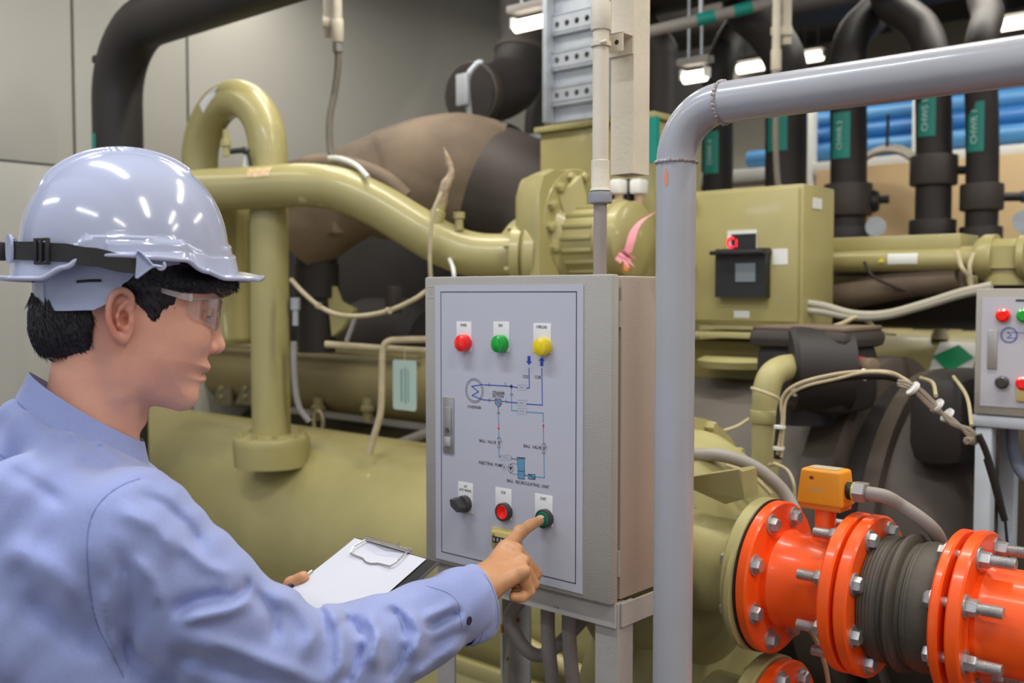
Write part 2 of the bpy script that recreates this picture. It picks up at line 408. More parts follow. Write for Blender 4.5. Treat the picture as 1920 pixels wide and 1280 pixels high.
# S-bend at the ladder
pts = cr([P(995, -60, 4.3), P(990, 0, 4.3), P(985, 80, 4.3), P(965, 150, 4.25), P(915, 178, 4.15), P(880, 176, 4.05)], 8)
t = thing('insulated_elbow_pipe', 'large black insulated pipe elbow behind the galvanised cable ladder', 'pipe', (pts[0].x, pts[0].y, 1.9))
obj('pipe', MB().tube(pts, .118, 32), DKI, t)
mb = MB(); ring(mb, pts, 18, .124, .03); obj('joint_band', mb, BRN, t)
mb = MB(); ring(mb, pts, len(pts)-3, .13, .05); obj('end_collar', mb, BRN, t)
mb = MB().tube(cr([P(880, 215, 3.9), P(876, 150, 3.9), P(895, 120, 3.9), P(905, 118, 3.9)], 6), .012, 10); obj('drain_tube', mb, GAL, t)
obj('valve_handle', MB().box(P(868, 168, 3.88), (.06, .02, .12), AX, .005), GAL, t)
obj('upper_run', MB().tube(fillet([P(995, -60, 4.3), P(995, -60, 4.3)+ZA*.18, P(995, -60, 4.3)+ZA*.18+UA*1.5], .15), .118, 24), DKI, t)
t = thing('insulated_branch_pipe', 'narrow dark insulated pipe curving beside the cable ladder foot', 'pipe', P(1010, 230, 4.2))
obj('pipe', MB().tube(cr([P(1002, 330, 4.6), P(1002, 240, 4.6), P(1008, 200, 4.6), P(1030, 165, 4.6), P(1060, 150, 4.6)], 6), .045, 20), DKI, t)
obj('clip', MB().cyl(P(1002, 262, 4.6), P(1002, 254, 4.6), .05, 16), GAL, t)
# risers on the right: (px centre, width px, depth, y bottom, y knee, head points, label y0, y1, label dx)
RIS = [(1240, 62, 4.6, 340, 120, [(1235, 90), (1195, 40), (1150, 0), (1120, -60)], 228, 330, 'black insulated riser just behind the bend of the grey pipe'),
       (1345, 56, 4.9, 346, 170, [(1350, 125), (1368, 80), (1400, 30), (1445, -30)], 250, 328, 'slim black insulated riser with a teal label, nearest the grey pipe bend'),
       (1473, 76, 4.6, 345, 150, [(1470, 110), (1440, 60), (1395, 15), (1390, -50)], 215, 287, 'wide black insulated riser behind the thin hanging conduit'),
       (1589, 66, 4.4, 450, 150, [(1590, 110), (1605, 60), (1650, 10), (1665, -50)], 215, 300, 'black insulated riser with a thick collar and black valve knob'),
       (1748, 64, 4.2, 450, 140, [(1745, 100), (1725, 50), (1670, 5), (1655, -50)], 180, 259, 'black insulated riser with a blue ended valve stem'),
       (1838, 58, 4.1, 490, 120, [(1842, 70), (1852, 30), (1845, 0), (1835, -60)], 194, 287, 'black insulated riser farthest along the blue pipe rack')]
for i, (px, w, d, yb, yk, hd, l0, l1, lb) in enumerate(RIS):
    r = w/F*d/2; b = P(px, yb, d); t = thing('insulated_riser_pipe', lb, 'pipe', (b.x, b.y, b.z-.4), 0, 'black insulated risers')
    pts = [Vector((b.x, b.y, b.z-.4)), Vector((b.x, b.y, (b.z+P(px, yk, d).z)/2))]+[P(px, yk, d)]+[P(x, y, d+.05*k) for k, (x, y) in enumerate(hd)]
    obj('pipe', MB().tube(cr(pts, 8), r, 28), DKI, t)
    mb = MB(); n = 9
    for th in (0,):
        a0, a1 = (-2.5, -1.35) if i < 4 else (-2.35, -1.15)
        az = math.atan2(-b.y, -b.x); arc = [Vector((b.x, b.y, 0))+Vector((math.cos(az+a), math.sin(az+a), 0))*(r+.006) for a in [-.95+1.0*k/8 for k in range(9)]]
        z0 = P(px, l1, d).z; z1 = P(px, l0, d).z
        mb.add([p+ZA*z0 for p in arc]+[p+ZA*z1 for p in arc], [(k, k+1, k+10, k+9) for k in range(8)])
    lab = obj('teal_label', mb, TEA, t)
    n_ = Vector((math.cos(az-.45), math.sin(az-.45), 0)); c = Vector((b.x, b.y, (z0+z1)/2))+n_*(r+.0075)
    if i != 0 and i != 2: obj('label_lettering', text_mb({1: 'CHWS 4', 3: 'CHWR 3', 4: 'CHWS 1', 5: 'CHWR 1'}[i], .036 if i > 3 else .032, c, ZA, ZA.cross(n_)*-1 if False else n_.cross(ZA), .004), TEW, lab)
    if i >= 3:
        z_ = lambda y: P(px, y, d).z
        yy = {3: (345, 405), 4: (292, 348), 5: (345, 395)}[i]; y3 = {3: (425, 470), 4: (412, 455), 5: (425, 480)}[i]
        obj('thick_collar', MB().cyl((b.x, b.y, z_(yy[1])), (b.x, b.y, z_(yy[0])), r*1.32, 28, bev=.006), BRN, t)
        obj('lower_collar', MB().cyl((b.x, b.y, z_(y3[1])), (b.x, b.y, z_(y3[0])), r*1.3, 28, bev=.006), DKI, t)
        zc = z_((yy[0]+yy[1])/2)
        st = MB().cyl((b.x, b.y, zc), Vector((b.x, b.y, zc))+Vector((1, -.2, 0)).normalized()*(r+.09), .018, 14)
        s_ = obj('valve_stem', st, BLK, t)
        if i == 3: obj('valve_knob', MB().lathe([(0, .02), (.01, .045), (.03, .05), (.05, .04), (.055, .01)], P(1625, 378, d-.02), Vector((1, -.5, 0)), 18), BLK, t)
        else:
            e = Vector((b.x, b.y, zc))+Vector((1, -.2, 0)).normalized()*(r+.085)
            obj('valve_cap', MB().cyl(e, e+Vector((.03, -.006, 0)), .024, 14), mat('valve_blue%d' % i, (60, 66, 110), .5), t)
            obj('valve_lever', MB().tube([e, e+Vector((.03, -.02, .02)), e+Vector((.01, -.02, -.12))], .007, 8), mat('lever%d' % i, (140, 90, 60), .5), t)
hp = uv(PV(1230, 20, 3.6).dot(UA), 3.9, P(1400, 0, 4.7).z+.12)
solo('insulated_header_pipe', 'huge black insulated header pipe running under the ceiling above the risers', 'pipe', MB().cyl(hp-UA*.5, hp+UA*3.4, .2, 36), DKI)
solo('insulated_header_pipe', 'second black header pipe crossing behind the first under the ceiling', 'pipe', MB().cyl(hp-UA*.9+VA*1.2+ZA*.15, hp+UA*3.6+VA*1.2+ZA*.15, .2, 32), DKI)
# grey service pipe with teal bands
a = P(1222, 58, 3.9); c = P(1500, -8, 3.9)
t = thing('service_pipe', 'thin grey service pipe with teal bands crossing under the ceiling', 'pipe', a)
dd = (c-a); obj('pipe', MB().cyl(a-dd*.5, c+dd*1.0, .022, 16), GRC, t)
for f in (.3, .55): obj('teal_band', MB().cyl(a+dd*f, a+dd*(f+.12), .024, 16), TEA, t)
obj('hanger', MB().cyl(a+dd*.33, a+dd*.33+ZA*.9, .008, 8), GAL, t)
# dark duct over the left background
solo('air_duct', 'wide dark grey air duct hanging under the ceiling beside the left wall', 'duct', MB().box(uv(-2.9, 4.6, 3.42), (1.6, 2.4, .42), AX, .02), mat('duct_metal', (92, 86, 84), .6, noise=.1))
# ================================================================ cable ladder
LD = 3.3; t = thing('cable_ladder', 'galvanised cable ladder with perforated rungs standing behind the white conduit', 'cable ladder', P(1066, 225, LD), 0)
xw = UA
zt = P(1030, -70, LD).z; zb = P(1030, 232, LD).z; lo = P(1032, 0, LD); lo.z = 0
W_ = (P(1118, 0, LD)-P(1032, 0, LD)).x/.749*1.12
for s in (0, W_):
    c = Vector((lo.x, lo.y, 0))+UA*s; obj('side_rail', MB().box((c.x, c.y, (zt+zb)/2), (.018, .06, zt-zb), AX, .002), GAL, t)
def perf(o, L, h, dep, nx):
    mb = MB(); cw = L/nx
    for i in range(nx):
        cx = (i+.5)*cw; K = 16; V = []
        for k in range(K):
            a = 2*PI*k/K+PI/4; ca, sa = math.cos(a), math.sin(a); m = max(abs(ca), abs(sa))
            V.append(o+UA*(cx+ca/m*cw/2)+ZA*(sa/m*h/2)); V.append(o+UA*(cx+ca*.0095)+ZA*(sa*.0095)); V.append(o+UA*(cx+ca*.0095)+ZA*(sa*.0095)+VA*.004)
        mb.add(V, [(3*k, 3*((k+1) % K), 3*((k+1) % K)+1, 3*k+1) for k in range(K)]+[(3*k+1, 3*((k+1) % K)+1, 3*((k+1) % K)+2, 3*k+2) for k in range(K)], True)
    for s in (1, -1): mb.box(o+UA*L/2+VA*dep/2+ZA*(s*h/2), (L, dep, .003), AX)
    return mb
for y in (-28, 48, 114, 180):
    o = Vector((lo.x, lo.y, P(1070, y+2, LD).z))+UA*.01-VA*.004; obj('perforated_rung', perf(o, W_-.02, .062, .03, 5), GAL, t)
for y in (12, 82, 148, 212):
    o = Vector((lo.x, lo.y, P(1070, y, LD).z))+UA*W_/2+VA*.012
    mb = MB().box(o, (W_-.02, .003, .066), AX); 
    for s in (1, -1): mb.box(o+ZA*(s*.033)-VA*.008, (W_-.02, .02, .003), AX)
    obj('tray_plate', mb, GAL, t)
# ================================================================ hanging conduits
HSE = mat('brown_hose', (124, 116, 102), .6, noise=.1)
def hang(x0, w, ybot, d, fl, lb, two=True):
    a = P(x0, ybot, d); r = w/F*d/2; t = thing('hanging_conduit', lb, 'conduit', a, 0)
    obj('pipe', MB().cyl((a.x, a.y, a.z), (a.x, a.y, CEIL), r, 16), CRM, t)
    obj('coupling', MB().cyl((a.x, a.y, a.z), (a.x, a.y, a.z+.07), r*1.25, 16, bev=.002), CRM, t)
    obj('gland', MB().cyl((a.x, a.y, a.z-.03), (a.x, a.y, a.z), r*1.1, 6), GRC, t)
    if two:
        bx = P(x0+two[0], two[1], d); obj('back_channel', MB().box((bx.x, bx.y+.03, (bx.z+CEIL)/2), (r*2.0, r*1.6, CEIL-bx.z), None, .003), CRM, t)
        obj('clamp', MB().box((a.x*.5+bx.x*.5, a.y+.015, P(0, two[2], d).z), (abs(bx.x-a.x)+r*2, .02, .03), None, .003), CRM, t)
    pts = cr([(a.x, a.y, a.z-.02)]+[P(x, y, d) for x, y in fl], 8)
    obj('flexible_hose', MB().tube(pts, r*.72, 12), HSE, t)
hang(633, 18, 80, 3.3, [(634, 120), (628, 170), (618, 225), (620, 285), (632, 305)], 'cream conduit with a grey flexible hose hanging before the left wall', (-20, 66, 40))
hang(1455, 16, 132, 3.5, [(1456, 190), (1454, 260), (1458, 340), (1462, 350)], 'thin cream conduit hanging in front of the black risers', (24, 80, 56))
solo('cable_tie_strap', 'white plug with a black lead lying over the brown insulation', 'cable', MB().tube(cr([P(618, 296, 3.25), P(640, 298, 3.2), P(668, 310, 3.15), P(690, 332, 3.1)], 8), .008, 10), WHT)
# ================================================================ rack with blue pipes
RV = 5.0; t = thing('storage_rack', 'white metal rack holding long blue pipes behind the black risers', 'rack', uv(PV(1600, 300, RV).dot(UA), RV, 0))
for px in (1222, 1520, 1722, 2100):
    a = PV(px, 300, RV); obj('post', MB().box((a.x, a.y, 1.35), (.05, .05, 2.7), AX, .004), WHT, t)
z1 = PV(1700, 292, RV).z
for z in (z1-.03, z1-1.0):
    a = PV(1222, 300, RV).dot(UA); c = PV(2100, 300, RV).dot(UA)
    obj('shelf_beam', MB().box(uv((a+c)/2, RV, z), (c-a, .05, .07), AX, .004), WHT, t)
    obj('shelf_board', MB().box(uv((a+c)/2, RV+.3, z+.02), (c-a, .6, .02), AX), mat('shelf_board%d' % (z*10), (190, 176, 150), .6), t)
BLU = mat('blue_pipe', (46, 112, 178), .4, noise=.12, scale=3)
BL2 = mat('blue_pipe_pale', (74, 136, 190), .4, noise=.1, scale=3)
k = 0
for j in range(4):
    for i in range(6-j):
        u0 = PV(1395+18*j, 250, RV).dot(UA); u1 = PV(2090, 250, RV).dot(UA)
        rr = .052; c = uv(u0+.05*((i*7+j*3) % 5), RV+.07+rr*2*i+rr*j, z1+.05+rr*.0+rr*1.75*j+.01)
        lab = ['frontmost', 'second from the front', 'third from the front', 'fourth from the front', 'fifth from the front', 'rearmost'][i]+' blue plastic pipe of the '+['bottom', 'second', 'third', 'top'][j]+' layer on the white rack'
        mb = MB(); e = uv(u1, 0, 0)-uv(u0, 0, 0)
        mb.lathe([(0, rr*.85), (0, rr), (e.length, rr), (e.length, rr*.85)], c, UA, 18)
        solo('blue_pipe', lab, 'pipe', mb, BLU if (i+j) % 2 else BL2, ['bottom layer of blue pipes', 'second layer of blue pipes', 'third layer of blue pipes', 'top layer of blue pipes'][j])
# tan board and hose loops under the rack
solo('tan_panel', 'tan board leaning under the rack behind the black risers', 'board', MB().box(uv(PV(1790, 400, 4.88).dot(UA), 4.88, 1.09), (1.35, .03, 2.16), AX, .004), mat('tan_board', (222, 192, 146), .6, noise=.1, scale=2))
HOS = mat('grey_hose', (168, 160, 146), .5, noise=.1)
c = PV(1662, 372, 4.75); t = thing('hose_coil', 'grey hose coiled in a ring hanging between two black risers', 'hose', c)
for k, rr in enumerate((.19, .2, .21, .205)):
    pts = [c+UA*(rr*math.cos(a))+ZA*(rr*1.15*math.sin(a))+VA*(.014*k-.02) for a in [2*PI*i/40 for i in range(41)]]
    obj('hose_loop', MB().tube(pts, .011, 10, False), HOS, t)
obj('rope', MB().tube([c+ZA*.22, PV(1665, 215, 4.75)], .008, 8), BLK, t)
for (px, py, d, lb) in ((1642, 425, 3.9, 'small round pressure gauge beside the black riser with a knob'), (1922, 415, 3.3, 'round white pressure gauge at the edge of the tan board')):
    t = thing('pressure_gauge', lb, 'gauge', P(px, py, d))
    n = (CAM-P(px, py, d)).normalized()
    obj('gauge_case', MB().lathe([(-.03, .03), (-.03, .036), (0, .038), (.006, .038), (.006, .033)], P(px, py, d), n, 24), GAL, t)
    obj('gauge_face', MB().lathe([(.001, .032), (.003, .032)], P(px, py, d), n, 24), WHT, t)
    obj('gauge_stem', MB().tube([P(px, py, d)-ZA*.03, P(px, py, d)-ZA*.12, P(px, py, d)-ZA*.15-VA*-.1], .01, 10), GAL, t)

# ================================================================ machine 1 (behind the cabinet)
V1 = 2.22; rS = .325
c0 = PV(500, 1000, V1); zS = .742
def up(px, v): return PV(px, 600, v).dot(UA)
T1 = thing('water_chiller', 'olive green chiller with curved pipes standing behind the person and the grey cabinet', 'machine', uv(-1.6, V1, 0))
uL, uR = PV(235, 850, V1).dot(UA)+.05, PV(1215, 900, V1-.3).dot(UA)
m = MB().lathe([(-.1, .02), (-.09, .15), (-.05, .25), (0, rS), (uR-uL, rS), (uR-uL+.06, .26), (uR-uL+.1, .12), (uR-uL+.11, .02)], uv(uL, V1, zS), UA, 64)
obj('condenser_shell', m, OL, T1)
obj('shell_skirt', MB().box(uv((uL+uR)/2, V1-.13, .30), (uR-uL-.1, .42, .5), AX, .01), OL2, T1)
obj('skirt_rail', MB().box(uv((uL+uR)/2, V1-.325, .565), (uR-uL, .03, .04), AX, .004), OL, T1)
for u in (-2.8, -1.7, -.8): obj('support_foot', MB().box(uv(u, V1, .05), (.12, .6, .1), AX, .005), OL2, T1)
obj('sight_pipe', MB().tube([uv(uR-.34, V1-.36, .69), uv(uR-.2, V1-.37, .67), uv(uR-.02, V1-.38, .65)], .022, 12), OL, T1)
obj('small_box', MB().box(uv(uR-.1, V1-.4, .34), (.05, .08, .66), AX, .004), OL, T1)
# vertical pipe + U bend
D = 3.32; vb = P(509, 800, D).dot(VA); pb = PV(509, 815, vb)
rp = .0625; ztop = P(450, 150, D+.1).z-rp*.0
u0 = pb.dot(UA); u1 = PV(374, 270, vb).dot(UA); R_ = abs(u0-u1)/2
zc = P(440, 146, D+.1).z-rp-R_
pts = [uv(u0, vb, pb.z-.06), uv(u0, vb, zc-.3), uv(u0, vb, zc)]+[uv((u0+u1)/2+R_*math.cos(a), vb, zc+R_*math.sin(a)) for a in [PI*k/20 for k in range(1, 20)]]+[uv(u1, vb, zc), uv(u1, vb, zc-.13)]
ub = obj('discharge_pipe', MB().tube(pts, rp, 36), OL, T1)
mb = MB(); mb.lathe([(-.10, .12), (-.03, .125), (-.012, .125), (-.006, .122), (0, .105), (.006, .072)], uv(u0, vb, pb.z), ZA, 40); fl = obj('pipe_flange', mb, OL, T1)
for k in range(10):
    a = 2*PI*k/10; obj('flange_bolt', MB().cyl(uv(u0, vb, pb.z)+Vector((math.cos(a), math.sin(a), 0))*.105-ZA*.003, uv(u0, vb, pb.z+.012)+Vector((math.cos(a), math.sin(a), 0))*.105, .01, 6), OL, fl)
def sticker(name, mb_pts, m, parent): return obj(name, MB().add(mb_pts, [(0, 1, 2, 3)], True), m, parent)
def wrap_label(name, path, r, i0, i1, a0, a1, m, parent, up=ZA, lift=.0015):
    """label wrapped on a pipe: path pts i0..i1, angles measured from the camera side towards up"""
    V = []; na = 8
    for i in range(i0, i1+1):
        c = Vector(path[i]); t = (Vector(path[i+1])-Vector(path[i-1])).normalized(); e = (CAM-c); e = (e-t*e.dot(t)).normalized(); s = t.cross(e)
        if s.dot(up) < 0: s = -s
        for k in range(na+1):
            a = a0+(a1-a0)*k/na; V.append(c+(e*math.cos(a)+s*math.sin(a))*(r+lift))
    n = i1-i0; return obj(name, MB().add(V, [(i*(na+1)+k, i*(na+1)+k+1, (i+1)*(na+1)+k+1, (i+1)*(na+1)+k) for i in range(n) for k in range(na)]), m, parent)
wrap_label('white_sticker', pts, rp, 12, 15, .35, .95, WHT, ub)
# valve vessel
vv = vb; uc = u1+.0; c = uv(uc, vv, 0); zt_ = zc-.10
r1 = .17
mb = MB().lathe([(P(0, 648, 3.45).z, r1*.98), (P(0, 640, 3.45).z, r1*1.03), (P(0, 634, 3.45).z, r1*1.03), (P(0, 630, 3.45).z, r1), (zt_-.10, r1), (zt_-.085, r1*1.04), (zt_-.06, r1*1.04), (zt_-.055, r1*.97), (zt_-.045, r1*.97), (zt_-.03, r1*.9), (zt_-.01, r1*.66), (zt_, r1*.62), (zt_+.01, .075)], c, ZA, 48)
obj('valve_vessel', mb, OL, T1)
obj('gauge_nipple', MB().lathe([(0, .012), (.03, .012), (.032, .018), (.05, .018), (.052, .010), (.085, .010)], P(424, 293, 3.3), ZA, 8), OL2, T1)
obj('sensor_plug', MB().tube(cr([P(432, 284, 3.25), P(452, 282, 3.25), P(462, 284, 3.25), P(468, 300, 3.25), P(470, 325, 3.25)], 6), [.009]*8+[.012]*6+[.005]*11, 10), BLK, T1)
obj('white_lead', MB().tube(cr([P(462, 292, 3.26), P(460, 312, 3.26), P(466, 330, 3.26)], 6), .008, 8), WHT, T1)
# S pipe
sp = cr([P(330, 362, 3.32), P(400, 356, 3.28), P(480, 352, 3.25), P(570, 347, 3.2), P(640, 356, 3.17), P(710, 386, 3.15), P(780, 428, 3.12), P(840, 462, 3.1), P(900, 479, 3.08), P(985, 480, 3.05)], 8)
so = obj('suction_pipe', MB().tube(sp, .068, 36), OL, T1)
wrap_label('torn_sticker', sp, .068, 16, 20, .5, 1.05, mat('torn_paper', (216, 200, 170), .6, noise=.2, scale=60, col2=(196, 150, 80)), so)
dv = (sp[-1]-sp[-4]).normalized(); dv = (sp[-1]-sp[-9]).normalized()
fo = obj('suction_flange', MB().lathe([(0, .08), (.0, .1), (.028, .1), (.03, .09), (.045, .115), (.075, .115)], sp[-1]-dv*.03, dv, 40), OL, T1)
for k in range(8):
    a = 2*PI*k/8+.3; y_ = dv.cross(ZA).normalized(); q = sp[-1]-dv*.045+(y_*math.cos(a)+ZA*math.sin(a))*.09
    obj('flange_bolt', MB().cyl(q, q+dv*.02, .010, 6), OL2, fo)
# compressor: cast housing, end flange, motor
def prism_px(poly, d, dep, m, name, parent, dirv=None, bev=0, smooth=False):
    p = [P(x, y, d) for x, y in poly]; return obj(name, MB().prism(p, (dirv or VA)*dep), m, parent)
# vertical upper housing: rounded block extruded along the machine
def rounded_block(o, prof, L, m, name, parent, taper=1):
    """prof: list of (v, z) outline, extruded along u by L"""
    V = [o+VA*a+ZA*b for a, b in prof]; c = sum(V, Vector())/len(V)
    mb = MB(); n = len(V); rings = [(0, .66), (.004, .78), (.014, .89), (.03, .96), (.055, 1), (L-.02, taper), (L, taper*.97)]
    A = []
    for h, s in rings: A += [c+(v-c)*s+UA*h for v in V]
    mb.add(A, [(k*n+i, k*n+(i+1) % n, (k+1)*n+(i+1) % n, (k+1)*n+i) for k in range(len(rings)-1) for i in range(n)]+[list(range(n))[::-1], [(len(rings)-1)*n+i for i in range(n)]])
    return obj(name, mb, m, parent)
cA = P(955, 400, 3.1); L1 = P(1045, 400, 3.1).x-cA.x
o = P(962, 322, 3.2); H = (P(0, 312, 3.1).z-P(0, 560, 3.1).z)
prof = [(.02*0-.02, -H*.45), (-.02, -.07), (.0, -.02), (.05, .0), (.3, .0), (.34, -.04), (.34, -H), (-.02, -H)]
rounded_block(P(962, 322, 3.02), prof, .12, OL, 'compressor_housing', T1, 1.04)
hb = MB(); hb.lathe([(-.05, .10), (-.02, .12), (0, .125), (.16, .125)], P(992, 480, 3.15), UA, 40); obj('inlet_housing', hb, OL, T1)
fc = P(1086, 420, 3.06)
fm = MB().lathe([(-.045, .1), (-.045, .160), (-.04, .165), (-.005, .165), (0, .160), (.0, .1)], fc, UA, 56); ff = obj('casing_flange', fm, OL, T1)
for k in range(14):
    a = 2*PI*k/14+.1; q = fc+(VA*math.cos(a)+ZA*math.sin(a))*.143; obj('casing_bolt', MB().lathe([(0, .014), (.008, .015), (.02, .013), (.022, .008)], q-UA*.068, UA, 6), OL, ff)
    obj('casing_bolt', MB().lathe([(0, .014), (.016, .015), (.02, .008)], q, UA, 6), OL, ff)
obj('lug_plate', MB().prism([P(1035, 352, 3.0), P(1060, 352, 3.0), P(1080, 330, 3.0), P(1090, 370, 3.0), P(1085, 440, 3.0), P(1060, 430, 3.0), P(1048, 400, 3.0)], UA*.02), OL, T1)
obj('motor_casing', MB().lathe([(-.1, .13), (.0, .13), (.02, .112), (.13, .112), (.135, .12), (.16, .12), (.165, .112), (.2, .112), (.215, .09)], fc+UA*.0-ZA*.055, UA, 56), OL, T1)
for k in range(7):
    a = -.9+.32*k; q = fc-ZA*.055+(-VA*math.cos(a)+ZA*math.sin(a))*.112; obj('cooling_rib', MB().box(q+UA*.075, (.11, .012, .012), AX, .002), OL, T1)
obj('motor_foot', MB().box(fc+UA*.08-ZA*.19-VA*.0, (.22, .22, .05), AX, .005), OL2, T1)
for px, py in ((1160, 345), (1198, 345)):
    t_ = P(px, py+18, 3.05); a = obj('terminal_block', MB().box(t_+ZA*.02, (.04, .05, .045), AX, .008), WHT, T1); obj('terminal_clamp', MB().box(t_-UA*.03+ZA*.0, (.022, .05, .09), AX, .006), BLK, a); obj('terminal_post', MB().cyl(t_-ZA*.07, t_, .014, 12), mat('post%d' % px, (180, 150, 130), .5), a)
# control panel box behind
a = PV(1012, 238, 2.7); b_ = PV(1224, 205, 2.7); mb = MB().box(uv((a.dot(UA)+b_.dot(UA))/2, 2.85, 1.55+.175), (b_.dot(UA)-a.dot(UA), .3, .75), AX, .008)
obj('starter_box', mb, OL, T1); obj('box_lid', MB().box(uv((a.dot(UA)+b_.dot(UA))/2, 2.85, 1.725+.385), (b_.dot(UA)-a.dot(UA)+.03, .33, .02), AX, .003), OL2, T1)
mm = MB().box(PV(1226, 262, 2.66), (.03, .02, .14), AX); obj('teal_strip', mm, TEA, T1)
# pink ribbon
rb = [P(1228, 398, 2.85), P(1205, 412, 2.84), P(1190, 430, 2.83), P(1182, 455, 2.82), P(1176, 476, 2.82)]
pk = mat('pink_ribbon', (232, 150, 160), .5, noise=.1); t = thing('ribbon', 'pink ribbon tied round the olive motor beside the grey conduit', 'ribbon', rb[-1])
obj('band', MB().ribbon(cr(rb, 5), Vector((.013, 0, .006)), .002, Vector((0, -1, 0))), pk, t)
for dx, dy, s in ((-18, 14, 1), (-12, 4, .8), (10, 22, 1), (14, 6, .7), (0, 24, .9), (-4, -6, .6)):
    e = P(1176+dx, 476+dy, 2.80); obj('bow_loop', MB().ribbon([rb[-1], (rb[-1]+e)/2-VA*.01, e], Vector((.008, 0, -.006)), .002, Vector((0, -1, 0))), pk, t)
obj('brass_bell', MB().lathe([(0, .006), (.01, .012), (.025, .013)], P(1174, 492, 2.81), -ZA, 12), mat('brass', (190, 120, 50), .4, .5), t)
# insulated economiser hump
sec = cr([P(560, 455, 3.8), P(650, 372, 3.75), P(720, 350, 3.78), P(790, 338, 3.8), P(860, 332, 3.8), P(930, 345, 3.8)], 7)
rad = [.0]*len(sec); key = [.13, .165, .20, .225, .235, .225]
for i in range(len(sec)): f = i/(len(sec)-1)*5; k = min(4, int(f)); rad[i] = key[k]*(1-(f-k))+key[k+1]*(f-k)
t = thing('insulated_vessel', 'large dusty brown insulated vessel rising in a hump behind the curved olive pipe', 'tank', sec[0])
obj('insulation_jacket', MB().tube(sec, rad, 48), BRN2, t)
sc2 = cr([P(905, 345, 3.8), P(960, 362, 3.75), P(1010, 390, 3.7), P(1045, 440, 3.65), P(1060, 500, 3.6)], 7)
obj('insulated_elbow', MB().tube(sc2, [.232-.0018*i for i in range(len(sc2))], 48), BRN, t)
obj('seam_strip', MB().tube([sc2[4]+(VA*-math.cos(a)+ZA*math.sin(a)+UA*.12*math.sin(a))*.235 for a in [PI*k/24 for k in range(-8, 20)]], .006, 8), DKI, t)
sc3 = cr([P(540, 320, 3.5), P(600, 305, 3.5), P(660, 312, 3.5), P(720, 335, 3.45), P(760, 370, 3.45)], 6)
obj('insulated_tube', MB().tube(sc3, .03, 18), BRN2, t)
# wrapped sensor pocket standing on the S pipe
t = thing('sensor_pocket', 'olive sensor pocket wrapped in torn tape standing on the curved pipe', 'sensor', P(815, 420, 3.1))
obj('pocket', MB().lathe([(0, .025), (.06, .024), (.065, .018), (.1, .018)], P(812, 432, 3.08), (P(830, 370, 3.08)-P(812, 432, 3.08)), 18), OL, t)
obj('torn_tape', MB().tube(cr([P(826, 385, 3.08), P(834, 350, 3.06), P(846, 325, 3.06), P(840, 300, 3.06), P(832, 275, 3.06)], 5), [.018, .017, .016, .016, .015, .015, .016, .014, .012, .013, .011, .010, .009, .01, .011, .009, .008, .006, .004, .002, .001], 7), mat('torn_tape', (200, 188, 166), .6, noise=.3, scale=40, col2=(160, 126, 96)), t)
solo('pipe_nipple', 'small olive pipe nipple with a cap on the curved pipe', 'fitting', MB().lathe([(0, .013), (.035, .013), (.036, .018), (.055, .018)], P(861, 432, 3.06), ZA, 10), OL)
# dark space under the pipe
t = thing('insulated_pump_set', 'black insulated pipes and casings in the dark gap behind the olive pipe', 'machine', P(650, 650, 4.0))
obj('black_pipe', MB().lathe([(0, .07), (.2, .07), (.205, .085), (.33, .085), (.335, .08), (.50, .08)], P(594, 660, 3.8), ZA, 28), DKI, t)
obj('pipe_cap', MB().box(P(620, 428, 3.7), (.16, .1, .05), AX, .01), BRN2, t)
obj('back_casing', MB().box(PV(720, 560, 3.1), (1.25, .3, .62), AX, .05), DKI, t)
obj('hanging_bracket', MB().prism([P(612, 535, 3.75), P(624, 537, 3.75), P(635, 565, 3.75), P(664, 580, 3.75), P(640, 615, 3.75), P(622, 630, 3.75)], VA*.02), OL2, t)
obj('casing_rib', MB().box(P(738, 562, 3.7), (.05, .05, .1), AX, .01), BRN, t)
obj('round_casing', MB().lathe([(0, .16), (.1, .19), (.45, .19), (.5, .15)], PV(665, 640, 2.85), UA, 32), DKI, t)
obj('bolt_pin', MB().lathe([(0, .01), (.05, .01), (.052, .016), (.09, .016)], P(554, 610, 3.3), ZA, 8), GAL, t)
# brown lower shell with pipes, tag and lifting eye
t = thing('oil_separator', 'brown olive horizontal oil vessel behind the green tag', 'tank', PV(660, 760, 2.62))
OLB = mat('olive_brown_paint', (134, 122, 84), .55, noise=.12, scale=6)
u_a = up(395, 2.62); u_b = up(860, 2.62)
za = PV(650, 715, 2.62).z
obj('shell', MB().lathe([(0, .05), (.02, .1), (.05, .13), (u_b-u_a, .13)], uv(u_a, 2.62, za), UA, 40), OLB, t)
obj('top_rail', MB().box(uv((u_a+u_b)/2, 2.52, za+.125), (u_b-u_a-.2, .03, .012), AX, .003), OLB, t)
obj('lower_shell', MB().cyl(uv(u_a, 2.75, za-.27), uv(u_b+.2, 2.75, za-.27), .085, 28), mat('brown_pipe', (96, 84, 66), .6, noise=.2), t)
for px in (597, 690): obj('drain_valve', MB().lathe([(0, .02), (.03, .022), (.035, .03), (.05, .03), (.055, .02), (.09, .02)], PV(px, 745, 2.5), -ZA, 14), OLB, t)
q = PV(597, 790, 2.48); obj('lifting_eye', MB().tube([q+UA*.03*math.cos(a)+ZA*.042*math.sin(a) for a in [2*PI*k/20 for k in range(21)]], .007, 8, False), CBL, t)
obj('grey_brace', MB().cyl(PV(700, 850, 2.4), PV(860, 790, 2.4), .018, 12), GRC, t)
